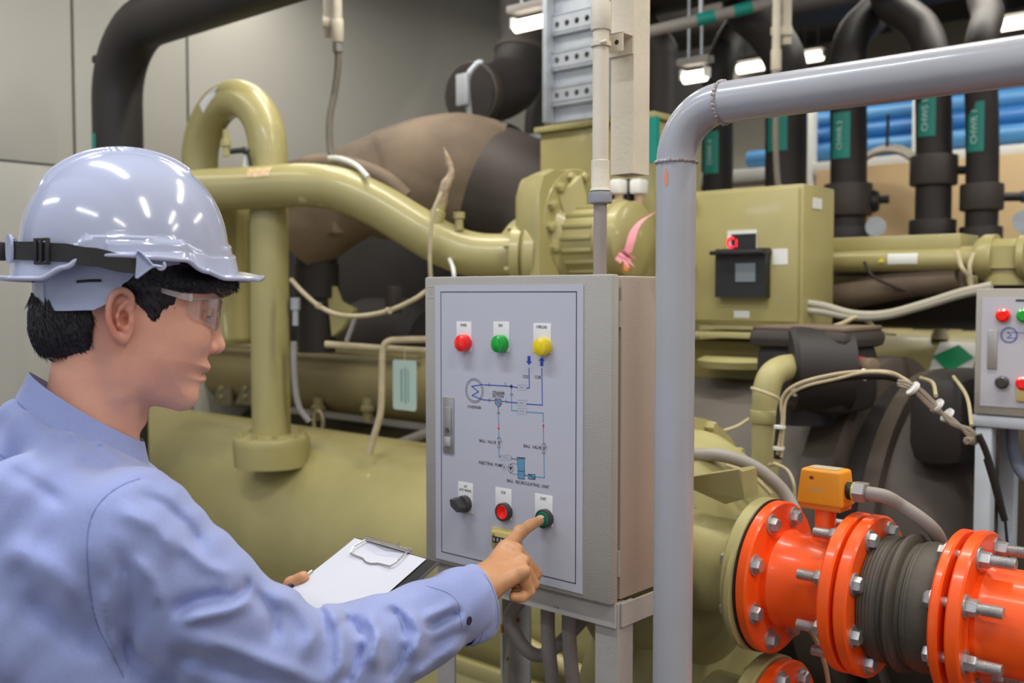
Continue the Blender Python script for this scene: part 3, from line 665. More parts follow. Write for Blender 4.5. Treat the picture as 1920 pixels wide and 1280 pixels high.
for (x, dx) in ((395, 0), (440, 0)):
    obj('gusset_plate', MB().prism([PV(x, 757, 2.5), PV(x+6, 745, 2.5), PV(x+24, 700, 2.5), PV(x+38, 690, 2.5), PV(x+38, 760, 2.5)], VA*.015), mat('gusset%d' % x, (120, 112, 92), .5), t)
    for dy in (-18, -2): obj('gusset_bolt', MB().cyl(PV(x+22, 745+dy, 2.5), PV(x+22, 745+dy, 2.5)-VA*.012, .009, 6), OL2, t)
t = thing('small_pipework', 'thin olive pipes bending down beside the hanging green tag', 'pipe', P(715, 860, 3.15))
obj('drop_pipe', MB().tube(cr([P(800, 636, 3.1), P(750, 637, 3.1), P(728, 640, 3.1), P(718, 655, 3.1), P(716, 700, 3.1), P(714, 770, 3.1), P(702, 815, 3.1), P(692, 850, 3.1)], 6), .0105, 12), CBL, t)
obj('cross_pipe', MB().tube([P(610, 645, 3.2), P(700, 652, 3.18), P(800, 658, 3.15)], .011, 12), CBL, t)
obj('grey_hose', MB().tube(cr([P(551, 640, 3.25), P(552, 700, 3.25), P(560, 760, 3.25), P(580, 790, 3.25)], 6), .010, 10), GRC, t)
obj('sloping_rod', MB().cyl(P(650, 640, 3.3), P(668, 590, 3.3), .008, 8), GRC, t)
tg = thing('inspection_tag', 'pale green inspection tag hanging on a thin olive pipe', 'tag', P(760, 725, 3.05))
n = -VA; c = P(759, 722, 3.06); w2, h2 = .052, .076
poly = []
for (sx, sy, a0) in ((1, 1, 0), (-1, 1, 90), (-1, -1, 180), (1, -1, 270)):
    for k in range(4): a = math.radians(a0+30*k); poly.append(c+UA*(sx*(w2-.01)+.01*math.cos(a))+ZA*(sy*(h2-.01)+.01*math.sin(a)))
obj('tag_card', MB().prism(poly, n*.002), mat('tag_green', (184, 206, 194), .6), tg)
obj('tag_string', MB().tube([c+ZA*.07, c+ZA*.115], .0015, 6), CBL, tg)
obj('printed_columns', MB().box(c+n*.003-UA*.012, (.006, .0006, .1), AX).box(c+n*.003+UA*.005, (.005, .0006, .11), AX).box(c+n*.003+UA*.018, (.003, .0006, .1), AX), mat('tag_print', (120, 156, 146), .6), tg)
solo('hanging_cable', 'beige cable knotted with ties hanging in an arc from the vertical olive pipe', 'cable', MB().tube(cr([P(546, 524, 3.2), P(568, 548, 3.15), P(600, 575, 3.1), P(635, 590, 3.08), P(680, 592, 3.05), P(730, 582, 3.02), P(775, 562, 3.0), P(800, 545, 3.0)], 6), .0075, 10), CBL)
for q, w_ in ((P(597, 573, 3.09), 'nearer the vertical olive pipe'), (P(729, 582, 3.01), 'nearer the grey cabinet')): tag(obj('cable_tie', MB().lathe([(-.006, .01), (.006, .01)], q, UA, 10), CBL), 'small tie knotted on the hanging beige cable, '+w_, 'cable tie')
solo('thin_cable', 'pale thin cable dropping from the curved pipe behind the cabinet', 'cable', MB().tube(cr([P(828, 360, 3.0), P(812, 400, 2.98), P(806, 470, 2.98), P(808, 530, 2.98)], 6), .006, 8), CBL)
solo('white_cable', 'white cable dropping under the curved pipe just left of the conduit pipe', 'cable', MB().tube(cr([P(840, 480, 3.1), P(850, 505, 2.9), P(852, 540, 2.9)], 6), .006, 8), WHT)
# ================================================================ machine 2 (right)
V2 = 3.55
T2 = thing('water_chiller', 'olive green chiller with a control box, seen right of the grey post', 'machine', uv(.2, V2, 0))
# control box
vf = P(1400, 480, 2.9).dot(VA)
A = PV(1300, 600, vf); ul = PV(1285, 480, vf).dot(UA); ur = PV(1503, 480, vf).dot(UA); zt_ = PV(1503, 343, vf).z; zb_ = PV(1503, 611, vf).z
W = ur-ul; H = zt_-zb_; M = frame(uv((ul+ur)/2, vf, (zt_+zb_)/2), UA, VA, ZA)
bx = obj('control_box', MB().box(uv((ul+ur)/2, vf+.11, (zt_+zb_)/2), (W, .2, H), AX, .006), OL, T2)
obj('box_door', MB().box(uv((ul+ur)/2, vf+.004, (zt_+zb_)/2), (W-.02, .016, H-.02), AX, .004), OL, T2)
def onbox(px, py, w, h, m, name, th=.004, parent=None, lift=0):
    q = PV(px, py, vf); return obj(name, MB().box(q-VA*(th/2+.004+lift), (w, th, h), AX), m, parent or T2)
k_ = W/218
onbox(1393, 452, .092, .062, WHT, 'display_frame')
dsp = onbox(1397, 455, .078, .05, BLK, 'digit_window', .006)
q = PV(1376, 455, vf)-VA*.0105
RED = mat('red_digits', (255, 30, 50), .5, emit=1.4)
obj('red_digit', MB().tube([q+UA*(.012*math.cos(a)-.002)+ZA*.014*math.sin(a) for a in [math.radians(x) for x in range(50, 330, 20)]], .0035, 6), RED, dsp); obj('red_digit', MB().box(q+UA*.014-ZA*.002, (.004, .003, .022), AX), RED, dsp)
hd = onbox(1398, 512, .158, .138, BLK, 'operator_panel', .03)
obj('panel_hood', MB().box(PV(1398, 474, vf)-VA*.03, (.168, .06, .012), AX, .003), BLK, T2)
obj('screen', MB().box(PV(1409, 511, vf)-VA*.0355, (.062, .002, .052), AX), mat('screen_grey', (122, 132, 138), .3), hd)
onbox(1393, 566, .165, .03, mat('painted_shadow', (150, 140, 88), .5), 'panel_shadow', .002)  # cast shadow of the operator panel, painted as a darker olive strip
onbox(1392, 589, .05, .02, WHT, 'white_sticker', .001); onbox(1464, 481, .046, .044, WHT, 'white_sticker', .001)
obj('white_sticker', MB().box(uv(ur+.0015, vf+.09, zt_-.05), (.001, .06, .03), AX), WHT, T2)
for py in (380, 500, 590): onbox(1303, py, .012, .03, OL2, 'hinge', .012)
obj('box_ledge', MB().box(uv((ul+ur)/2, vf+.1, zb_-.03), (W+.05, .3, .015), AX, .002), OL2, T2)
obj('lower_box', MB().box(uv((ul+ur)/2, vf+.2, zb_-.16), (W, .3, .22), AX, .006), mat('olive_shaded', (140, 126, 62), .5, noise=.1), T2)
obj('recess_tray', MB().lathe([(0, .11), (.02, .12), (.03, .1)], PV(1385, 675, vf)-VA*.0-ZA*.02, ZA, 24), OL2, T2)
# pipe and channel right of the box
vp = vf+.35; ua = up(1515, vp); ub2 = up(1845, vp); zp = PV(1690, 487, vp).z
pp = [uv(ua+(ub2-ua)*i/12, vp, zp) for i in range(13)]
po = obj('horizontal_pipe', MB().tube(pp, .034, 28), OL, T2)
wrap_label('warning_label', pp, .034, 6, 8, -.35, .55, WHT, po); wrap_label('yellow_warning', pp, .034, 6, 7, -.25, .3, mat('warning_yellow', (226, 214, 70), .5), po, lift=.0022) if False else None
lb_ = MB().add([PV(1655, 492, vp)-VA*.037, PV(1668, 492, vp)-VA*.037, PV(1661.5, 482, vp)-VA*.037], [(0, 1, 2)]); obj('yellow_triangle', lb_, mat('warning_yellow', (226, 214, 70), .5), po)
zc_ = PV(1690, 458, vp).z
obj('top_channel', MB().box(uv((ua+ub2)/2-.03, vp+.06, zc_), (ub2-ua-.06, .16, .05), AX, .004), OL, T2)
obj('lower_channel', MB().box(uv((ua+ub2)/2-.03, vp+.1, zp-.06), (ub2-ua-.06, .08, .03), AX, .004), OL2, T2)
e = uv(ub2, vp, zp)
obj('end_valve', MB().lathe([(-.02, .05), (0, .065), (.03, .065), (.032, .045), (.09, .045), (.092, .06), (.11, .06)], e, UA, 24), OL, T2)
obj('valve_bonnet', MB().lathe([(-.075, .05), (-.03, .05), (-.03, .06), (.03, .06), (.05, .04)], e+UA*.05, ZA, 20), OL, T2)
obj('valve_stem', MB().cyl(e+UA*.11, e+UA*.16+ZA*.03, .018, 12), OL2, T2)
# condenser shell behind with green sticker
vs = V2; zt2 = PV(1700, 628, vs); rr = .3
sh = obj('condenser_shell', MB().lathe([(0, rr*.9), (.03, rr), (-1.02-up(1290, vs)+.6, rr)], uv(up(1290, vs)-.6, vs, zt2.z-rr+.02), UA, 56), OL, T2)
zs2 = zt2.z-rr+.02
V = []
for i in range(2):
    for k in range(7):
        a = math.radians(62-9*k); px = (1742, 1822)[i]; u = up(px, vs-.25); V.append(uv(u, vs, zs2)+(-VA*math.cos(a)+ZA*math.sin(a))*(rr+.002))
st = obj('white_sticker', MB().add(V, [(k, k+1, k+8, k+7) for k in range(6)]), WHT, sh)
um = up(1780, vs-.25); du = .062; G = mat('sticker_green', (20, 150, 100), .5)
def sp_(u, adeg): a = math.radians(adeg); return uv(um+u, vs, zs2)+(-VA*math.cos(a)+ZA*math.sin(a))*(rr+.004)
obj('green_diamond', MB().add([sp_(0, 59), sp_(du, 47.5), sp_(du*.95, 46.5), sp_(0, 35), sp_(-du*.95, 46.5), sp_(-du, 47.5)], [(0, 1, 2, 3, 4, 5)]), G, sh); 
obj('diamond_stripe', MB().add([sp_(-.03, 41), sp_(.03, 41), sp_(.04, 37), sp_(-.045, 37)], [(0, 1, 2, 3)]), mat('stripe', (120, 200, 170), .5), sh) if False else None
# cross valve on the shell
q = PV(1762, 635, vs-.12); obj('cross_valve', MB().lathe([(0, .03), (.03, .02), (.09, .018), (.092, .028), (.12, .028)], q, ZA, 14), CBL, T2)
for s in (-.032, .035): obj('valve_branch', MB().lathe([(0, .018), (.04, .018), (.042, .026), (.075, .026), (.08, .016), (.16, .016)], q+UA*s*1.3+ZA*.09, ZA, 12), CBL, T2)
obj('valve_lever', MB().cyl(q+ZA*.105, q+ZA*.105-UA*.11, .013, 10), CBL, T2)
# black suction vessel between box and shell
t = thing('insulated_vessel', 'black insulated cylinder lying under the long olive pipe of the right machine', 'tank', PV(1680, 620, 3.2))
zz = PV(1680, 552, 3.2).z
obj('insulation_jacket', MB().lathe([(0, .09), (.03, .105), (.9, .105), (.92, .12), (1.0, .12), (1.02, .105), (1.35, .105)], uv(up(1500, 3.2), 3.2, zz), UA, 36), DKI, t)
obj('dusty_pipe', MB().tube(cr([PV(1540, 560, 3.0), PV(1600, 550, 3.0), PV(1700, 530, 3.0), PV(1800, 515, 3.0)], 5), .045, 16), BRN2, t)
for k, (c1, lb) in enumerate((([(1490, 566), (1540, 572), (1600, 588), (1660, 588), (1730, 570), (1800, 548), (1860, 535)], 'upper of two grey conduits sagging from the olive control box'), ([(1490, 580), (1540, 584), (1600, 594), (1660, 592), (1730, 574), (1800, 553), (1860, 540)], 'lower of two grey conduits sagging from the olive control box'))):
    solo('flexible_conduit', lb, 'conduit', MB().tube(cr([P(x, y, 2.85-.0008*(x-1490)) for x, y in c1], 6), .0105, 12), mat('sag%d' % k, (176, 170, 152), .5))
solo('control_wires', 'thin pale wires tied in a loop under the sagging conduits', 'wire', MB().tube(cr([P(1545, 618, 2.75), P(1580, 606, 2.75), P(1608, 594, 2.75), P(1630, 605, 2.75), P(1650, 622, 2.75), P(1680, 625, 2.75)], 6), .006, 8), CBL)
solo('control_wires', 'thin dark wires crossing under the long olive pipe', 'wire', MB().tube(cr([P(1620, 490, 2.95), P(1640, 520, 2.95), P(1700, 545, 2.95), P(1760, 560, 2.95)], 6), .005, 8), BRN)
solo('control_wires', 'pale braided wire hanging from the olive end valve', 'wire', MB().tube(cr([P(1795, 472, 2.75), P(1803, 500, 2.7), P(1816, 520, 2.7), P(1822, 545, 2.7), P(1818, 500, 2.7), P(1826, 475, 2.72)], 6), .006, 8), CBL)
# ------------------------------------------------ insulated evaporator (nearer)
VE = 2.75; ze = PV(1600, 960, VE).z; RE = PV(1450, 704, VE).z-ze
BND = mat('band_insulation', (86, 76, 68), .55, noise=.18, scale=6, bump=.1)
t = thing('insulated_evaporator', 'big black insulated evaporator vessel with strap bands and a domed end behind the orange pipe', 'tank', uv(up(1560, VE), VE, 0))
ue = up(1300, VE)-.8; k = lambda px: up(px, VE-.25)-ue
RE = .44; ze = PV(1450, 702, VE).z-RE+.02
obj('insulation_jacket', MB().lathe([(0, RE*.95), (k(1560), RE*.95)], uv(ue, VE, ze), UA, 64), mat('grey_insulation', (108, 100, 91), .6, noise=.2, scale=5, bump=.1, wear=((160, 150, 130), 14, .74)), t)
obj('strap_band', MB().lathe([(k(1556), RE*.9), (k(1556), RE*1.08), (k(1560), RE*1.11), (k(1618), RE*1.11), (k(1624), RE*1.08), (k(1622), RE*.9)], uv(ue, VE, ze), UA, 64), BND, t)
obj('insulated_neck', MB().lathe([(k(1620), RE*.95), (k(1670), RE*.95)], uv(ue, VE, ze), UA, 64), DKI, t)
obj('strap_band', MB().lathe([(k(1668), RE*.9), (k(1668), RE*1.03), (k(1700), RE*1.05), (k(1702), RE*.9)], uv(ue, VE, ze), UA, 64), BND, t)
obj('domed_head', MB().lathe([(k(1700), RE*.97), (k(1755), RE*.95), (k(1795), RE*.90), (k(1830), RE*.81), (k(1856), RE*.68), (k(1876), RE*.50), (k(1888), RE*.28), (k(1892), RE*.02)], uv(ue, VE, ze), UA, 64), mat('dome_insulation', (74, 64, 56), .55, noise=.2, scale=4, bump=.1), t)
for u in (k(1400), k(1680)): obj('saddle', MB().box(uv(ue+u, VE, .13), (.1, .5, .26), AX, .005), OL2, t)
# wrapped insulated nozzle on top
c = P(1532, 690, 2.5); cc = P(1530, 760, 2.55)
t = thing('insulated_nozzle', 'lumpy black insulated nozzle box above the evaporator', 'insulation', c)
mb = MB(); w1 = .145
mb.box(c-ZA*.02, (.24, .22, .17), AX, .035); mb2 = MB().box(c+ZA*.075, (.255, .25, .045), AX, .02)
obj('insulation_wrap', mb, DKI, t); obj('insulation_lid', mb2, BRN, t)
obj('insulated_drum', MB().lathe([(0, .09), (.01, .1), (.14, .1)], P(1478, 690, 2.42), (VA*.6+UA*.8), 32), DKI, t)
obj('lid_sheet', MB().box(c+ZA*.1, (.24, .22, .012), AX, .005), BRN2, t)
obj('lower_drum', MB().cyl(P(1500, 790, 2.5), P(1500, 725, 2.5), .09, 28), BLK, t)
obj('black_flange', MB().box(P(1792, 780, 2.4), (.14, .3, .22), AX, .05), DKI, t)
tt = thing('round_plug', 'small round plug with a red and white band beside the insulated nozzle', 'plug', P(1630, 685, 2.35))
dd = (UA*.9-VA*.3).normalized(); q = P(1612, 686, 2.35)
obj('plug_body', MB().lathe([(0, .018), (.0, .02), (.04, .021), (.042, .017)], q, dd, 24), BRN2, tt); obj('white_band', MB().lathe([(-.006, .019), (.008, .0215)], q, dd, 24), WHT, tt); obj('red_band', MB().lathe([(.002, .0222), (.01, .0222)], q, dd, 24), mat('red_band', (206, 50, 50), .5), tt)
# olive elbow pipe
r = 30/F*2.3; pts = fillet([P(1436, 930, 2.3), P(1436, 700, 2.3), P(1438, 700, 2.3)+(P(1500, 684, 2.42)-P(1438, 700, 2.3))*1.0], .085, 10)
pts = cr([P(1434, 935, 2.3), P(1435, 850, 2.3), P(1436, 780, 2.3), P(1437, 735, 2.3), P(1446, 706, 2.31), P(1465, 692, 2.34), P(1492, 687, 2.4)], 6)
t = thing('elbow_pipe', 'pale olive pipe rising and bending into the black insulated nozzle', 'pipe', P(1435, 935, 2.3))
obj('pipe', MB().tube(pts, .031, 28), OL2, t); obj('coupling', MB().cyl(P(1436, 792, 2.3), P(1436, 768, 2.3), .0355, 28, bev=.002), OL2, t)
# wires on the elbow and cable loom over the vessel
def wire(pts, r, lb, m=CBL, grp=None, nm='wire'): return tag(obj(nm, MB().tube(cr([P(*p) for p in pts], 6), r, 8), m), lb, 'wire', grp)
wire([(1300, 822, 2.2), (1340, 812, 2.2), (1380, 800, 2.2), (1405, 785, 2.2)], .004, 'thin beige wire running from the grey post to the olive elbow pipe')
wire([(1408, 727, 2.24), (1440, 738, 2.22), (1462, 752, 2.22), (1458, 790, 2.22), (1450, 840, 2.22), (1462, 866, 2.22), (1440, 872, 2.22)], .004, 'beige wire tied round the pale olive elbow pipe')
t = thing('cable_loom', 'bundle of taped cables arching over the black insulated evaporator', 'cable', P(1600, 720, 2.15))
L_ = [(1458, 860, 2.2), (1462, 800, 2.2), (1468, 755, 2.2), (1500, 728, 2.18), (1560, 710, 2.16), (1620, 704, 2.15), (1680, 708, 2.13), (1722, 738, 2.1)]
obj('black_loom', MB().tube(cr([P(*p) for p in L_], 6), .009, 10), BLK, t)
obj('beige_lead', MB().tube(cr([P(x+5*math.sin(i*1.7), y-8, d-.02) for i, (x, y, d) in enumerate(L_)], 6), .004, 8), CBL, t)
obj('beige_lead', MB().tube(cr([P(x+7, y-3+4*math.sin(i*2.1), d-.025) for i, (x, y, d) in enumerate(L_)], 6), .0035, 8), CBL, t)
for (x, y) in ((1462, 800), (1460, 840), (1490, 732), (1620, 702)): obj('cable_tie', MB().lathe([(-.003, .013), (.003, .013)], P(x, y, 2.18), (ZA if x < 1470 else UA), 12), WHT, t)
t = thing('coiled_cables', 'coil of spare grey cable tied with white ties lying across the vessel dome', 'cable', P(1750, 760, 2.05))
GCB = mat('grey_cable', (150, 138, 122), .5, noise=.1)
for k in range(9):
    o1 = 5*math.cos(k*2.4); o2 = 5*math.sin(k*2.4)
    obj('cable_strand', MB().tube(cr([P(1682+k, 718+o2, 2.08), P(1715+o1, 728+o2*1.3, 2.06), P(1750+o1, 760+o2*1.4, 2.05), P(1785+o2, 790+o1, 2.04), P(1820+o1*1.2, 812+o2*1.5, 2.03), P(1828+o2, 826+o1, 2.03), P(1812+o1, 826-o2, 2.02)], 6), .0032, 6), GCB, t)
for (x, y) in ((1712, 728), (1757, 760), (1776, 778)): obj('cable_tie', MB().lathe([(-.003, .016), (.003, .016)], P(x, y, 2.055), (P(1800, 800, 2.05)-P(1700, 720, 2.05)), 14), WHT, t)
for k, (a, b) in enumerate((((1726, 708), (1755, 742)), ((1788, 706), (1822, 798)))): wire([(a[0], a[1], 2.3), ((a[0]+b[0])/2+8, (a[1]+b[1])/2-8, 2.15), (b[0], b[1], 2.05)], .004, ('short', 'long')[k]+' beige wire dropping onto the coiled cables over the dome')
wire([(1835, 815, 2.02), (1850, 850, 2.02), (1868, 910, 2.02), (1880, 960, 2.02), (1884, 975, 2.02), (1876, 950, 2.02), (1862, 900, 2.02), (1850, 860, 2.02)], .007, 'black cable loop hanging down the side of the domed vessel', BLK)
wire([(1884, 968, 2.02), (1888, 1010, 2.02), (1892, 1050, 2.02)], .003, 'thin black lead hanging below the cable loop', BLK)
# olive leg plate at the right edge
t = thing('machine_leg', 'olive machine leg plate with two bolt holes by the right edge', 'machine part', PV(1905, 1000, 2.6))
c = PV(1930, 860, 2.9); obj('leg_plate', MB().box(c-ZA*.5, (.28, .03, 1.3), AX, .004), OL2, t)
for py in (969, 1000, 920): obj('bolt_hole', MB().cyl(PV(1906, py, 2.885), PV(1906, py, 2.885)-VA*.003, .007, 12), DRK, t)
# dark stuff behind lower orange pipes
solo('base_skid', 'dark steel base skid under the right machine', 'machine part', MB().box(uv(up(1560, 2.4), 2.5, .12), (1.9, .5, .24), AX, .01), DRK)
# ================================================================ grey control cabinet (local frame: x across the door, y into the box, z up)
CABP = mat('cabinet_grey', (166, 162, 154), .55, noise=.06, scale=6, bump=.35, bscale=500, wear=((128, 122, 116), 30, .77))
PLATE = mat('engraved_plate', (188, 189, 198), .28, noise=.03, scale=2)
LBL = mat('white_label', (226, 225, 220), .4)
INK = mat('black_ink', (40, 42, 50), .5); BLI = mat('blue_ink', (40, 66, 176), .5); CYI = mat('light_blue_ink', (92, 150, 182), .5); RDI = mat('red_ink', (206, 44, 50), .5)
GRI = mat('grey_ink', (150, 156, 166), .5)
STL = mat('brushed_steel', (176, 174, 170), .35, .6, noise=.1, scale=40)
RL = mat('red_lens', (255, 26, 16), .18, coat=.6); GL = mat('green_lens', (0, 164, 50), .18, coat=.6); YL = mat('yellow_lens', (236, 208, 10), .18, coat=.6)
BZL = mat('button_bezel', (62, 60, 60), .35); GB = mat('green_button', (0, 132, 98), .35)
FR_ = Vector((.149, 1.52, 0)); vF = FR_.dot(VA); uR_ = FR_.dot(UA)
tr = PV(1144, 513, vF); br = PV(1148, 1137, vF); tl = PV(791, 520, vF); bl = PV(803, 1050, vF)
zT, zB = (tr.z+tl.z)/2, (br.z+bl.z)/2; uL_ = (tl.dot(UA)+bl.dot(UA))/2; uR_ = (tr.dot(UA)+br.dot(UA))/2
CW, CH, CD = uR_-uL_, zT-zB, .2
print('cabinet', CW, CH, zB)
cab0 = uv(uL_, vF, zB); MC = frame(cab0, UA, VA, ZA)
CAB = thing('control_cabinet', 'grey steel pump control cabinet with indicator lamps, buttons and a printed pipe diagram', 'cabinet', cab0, M=MC)
def cl(px, py, y=0):                       # pixel -> local point on the door plane
    return MC.inverted() @ PV(px, py, vF+y)
cc = (CW/2, 0, CH/2)
mb = MB().box((CW/2, .028+CD/2, CH/2), (CW-.004, CD, CH-.004), None, .004)
obj('cabinet_body', mb, mat('cabinet_side', (176, 160, 144), .55, noise=.06, scale=4, bump=.25, bscale=400), CAB, True)
obj('door_gasket', MB().box((CW/2, .0235, CH/2), (CW-.02, .012, CH-.02)), BLK, CAB, True)
door = obj('door', MB().box((CW/2, .010, CH/2), (CW, .02, CH), None, .0035), CABP, CAB, True)
# engraved plate: corners from the photo
p1 = cl(813, 535); p2 = cl(1091, 533); p3 = cl(1097, 1111); p4 = cl(823, 1049)
x0, x1 = (p1.x+p4.x)/2, (p2.x+p3.x)/2; z1, z0 = (p1.z+p2.z)/2, (p3.z+p4.z)/2
plate = obj('diagram_plate', MB().box(((x0+x1)/2, -.001, (z0+z1)/2), (x1-x0, .002, z1-z0)), PLATE, CAB, True)
YP = -.002
def ink(mb, m, name='print'): return obj(name, mb, m, plate, True)
def lseg(mb, a, b, w=.0016, y=YP-.0002):
    a = Vector((a[0], 0, a[1])); b = Vector((b[0], 0, b[1])); d = (b-a).normalized(); n = Vector((-d.z, 0, d.x))*w/2; a = a-d*w/2; b = b+d*w/2
    V = [a+n, b+n, b-n, a-n]; return mb.add([(v.x, y, v.z) for v in V], [(0, 1, 2, 3)], True)
def pth(mb, pts, w=.0016, y=YP-.0002):
    for i in range(len(pts)-1): lseg(mb, pts[i], pts[i+1], w, y)
    return mb
def px(pts): return [(cl(x, y, 0).x, cl(x, y, 0).z) for x, y in pts]
bd = px([(825, 548), (1079, 546), (1084, 1093), (833, 1035)])
bx0 = (bd[0][0]+bd[3][0])/2; bx1 = (bd[1][0]+bd[2][0])/2; bz1 = (bd[0][1]+bd[1][1])/2; bz0 = (bd[2][1]+bd[3][1])/2
ink(pth(MB(), [(bx0, bz1), (bx1, bz1), (bx1, bz0), (bx0, bz0), (bx0, bz1)], .0016), INK, 'border_line')
X_ = Vector((1, 0, 0)); Z_ = Vector((0, 0, 1))
# pipes of the diagram
W2 = .0017
ink(pth(MB(), px([(909, 721), (960, 724), (971, 726)]), W2).add([], []), BLI, 'print_line')
mb = MB(); pth(mb, px([(886, 724), (907, 720.5)]), W2); pth(mb, px([(886, 724), (899, 734), (887, 741), (907, 749), (920, 750)]), W2); ink(mb, BLI, 'print_line')
ink(pth(MB(), px([(989, 727), (994, 727), (993.5, 690)]), W2), BLI, 'print_line')
ink(pth(MB(), px([(951, 753), (971, 755)]), W2), BLI, 'print_line'); ink(pth(MB(), px([(989, 757), (1018.5, 759), (1017.5, 691)]), W2), BLI, 'print_line')
ink(pth(MB(), px([(960.5, 726), (961, 769), (971, 770)]), W2), CYI, 'print_line'); ink(pth(MB(), px([(989, 772), (1020, 774), (1020, 791)]), W2), CYI, 'print_line')
ink(pth(MB(), px([(936, 775), (936.5, 793)]), W2), CYI, 'print_line'); ink(pth(MB(), px([(936.8, 808), (937, 820)]), W2), CYI, 'print_line'); ink(pth(MB(), px([(937, 840), (937.5, 855), (941, 856)]), W2), CYI, 'print_line')
ink(pth(MB(), px([(1020.5, 808), (1020.8, 830)]), W2), CYI, 'print_line'); ink(pth(MB(), px([(1021.5, 850), (1022, 895), (1006, 893.5)]), W2), CYI, 'print_line')
for (a, b) in (((940, 853), (959, 862)), ((972, 721), (989, 731)), ((972, 750), (989, 760)), ((972, 765), (989, 776))):
    q = px([a, (b[0], a[1]), b, (a[0], b[1]), a]); ink(pth(MB(), q, .0006), GRI, 'print_box')
def txt(s, x, y, size, m=INK, par=None, sx=.85, yl=YP, align='CENTER'):
    q = cl(x, y); o = obj('lettering', text_mb(s, size, Vector((q.x, yl, q.z)), X_, Z_, .0003, align, sx), m, par or plate, True); return o
for x, y in ((980.5, 726), (980.5, 755), (980.5, 770.5), (950, 857.5)): txt('DN 25 1"', x, y, .0045, GRI, sx=.7)
txt('STRAINER', 936.5, 736.5, .0072); txt('SECTION', 935.5, 742.5, .0072); txt('CONDENSER', 890.5, 763, .0066)
txt('COS', 987, 706, .0072); txt('COR', 1010, 707, .0072)
txt('BALL  VALVE', 916, 827.5, .0072, sx=.95); txt('BALL  VALVE', 1000, 837.5, .0072, sx=.95)
txt('INJECTING  PUMP', 921.5, 869.5, .0072, sx=.95); txt('BALL  RECIRCULATING  UNIT', 991, 906.5, .0072, sx=.95)
# arrows
def arrow(x, y0, y1, w, wh, hd, m, yl=YP-.0003):
    a = cl(x, y0); b = cl(x, y1); s = 1 if b.z > a.z else -1; zt = b.z; zh = zt-s*hd; z0 = a.z; c = a.x
    V = [(c-w/2, z0), (c+w/2, z0), (c+w/2, zh), (c+wh/2, zh), (c, zt), (c-wh/2, zh), (c-w/2, zh)]
    ink(MB().add([(v[0], yl, v[1]) for v in V], [(0, 1, 2, 3, 4, 5, 6)], True), m, 'print_arrow')
arrow(993.5, 667, 684, .0062, .0125, .006, BLI); arrow(1017.5, 686, 669, .0062, .0125, .006, BLI)
arrow(936.5, 793, 807, .0014, .0046, .005, RDI); arrow(1020.5, 808, 793, .0014, .0046, .005, RDI)
# condenser rings
def ell(cx, cy, rx, ry, w, m, n=36, fill=False, yl=YP-.0002):
    c = cl(cx, cy); P_ = [(c.x+rx*math.cos(2*PI*i/n), c.z+ry*math.sin(2*PI*i/n)) for i in range(n+1)]
    if fill: return ink(MB().add([(a, yl, b) for a, b in P_[:-1]], [tuple(range(n))], True), m, 'print_dot')
    return ink(pth(MB(), P_, w, yl), m, 'print_ring')
ell(891, 732, .0205, .0205, .0009, INK); ell(891, 732, .0178, .0178, .0009, INK)
ell(960.5, 724, .0028, .0028, 0, INK, 16, True, YP-.0005)
mb = MB()
for (x, y, h, v) in ((919, 720.5, 7, 1), (949.5, 720.5, 7, 1), (919.5, 750, 7, 1), (951, 752, 7, 1)): pth(mb, px([(x-1, y-h/2), (x-1, y+h/2)]), .0005); pth(mb, px([(x+.7, y-h/2), (x+.7, y+h/2)]), .0005)
for (x, y) in ((960.8, 739), (936, 774)): pth(mb, px([(x-3, y-1), (x+3, y-.6)]), .0006); pth(mb, px([(x-3, y+1), (x+3, y+1.4)]), .0006)
pth(mb, px([(921, 750), (930, 750.5)]), .0012); pth(mb, px([(942, 752), (950, 752.5)]), .0012); pth(mb, px([(936, 762), (936, 773)]), .0012)
ink(mb, INK, 'print_line')
q = px([(930, 747), (942, 748), (942, 757), (936.5, 763), (930, 756)]); ink(MB().add([(a, YP-.0003, b) for a, b in q], [tuple(range(5))], True), CYI, 'print_strainer'); ink(pth(MB(), q+q[:1], .0007, YP-.0005), INK, 'print_line'); ink(pth(MB(), px([(931, 748), (941, 758)]), .0016, YP-.0004), RDI, 'print_line')
for (x, y) in ((937.3, 830), (1021.3, 841)):       # ball valves
    mb = MB(); pth(mb, px([(x-3, y-8), (x+3, y-8), (x-3, y+7), (x+3, y+7), (x-3, y-8)]), .0006); pth(mb, px([(x-3, y-10), (x+3, y-10)]), .0006); pth(mb, px([(x-3, y+9), (x+3, y+9)]), .0006); pth(mb, px([(x, y), (x+5, y-5), (x+5, y+3)]), .0006); ink(mb, INK, 'print_valve'); ell(x, y, .002, .0026, .0006, INK, 14)
q = px([(972, 858), (985, 859), (985, 898), (973, 896)]); ink(MB().add([(a, YP-.0003, b) for a, b in q], [(0, 1, 2, 3)], True), CYI, 'print_tank')
mb = pth(MB(), q+q[:1], .0007, YP-.0005); pth(mb, px([(973, 882), (985, 883.5)]), .0009, YP-.0005); pth(mb, px([(971, 857), (986, 858)]), .0012, YP-.0005); pth(mb, px([(961, 859), (972, 861)]), .0011); pth(mb, px([(961, 855), (961, 863)]), .0006)
pth(mb, px([(959, 871), (959, 868), (972, 869.5)]), .0006); pth(mb, px([(959, 884), (959, 887), (972, 889)]), .0006); pth(mb, px([(985, 890), (991, 891)]), .0014); ink(mb, INK, 'print_line')
ell(959, 877.5, .0055, .0065, .0008, INK, 24); ell(947, 875.5, .0052, .006, .0005, GRI, 24); txt('M', 947, 875.5, .0075, GRI)
q = px([(956, 874), (962.5, 874.8), (959, 882)]); ink(MB().add([(a, YP-.0003, b) for a, b in q], [(0, 1, 2)], True), INK, 'print_triangle')
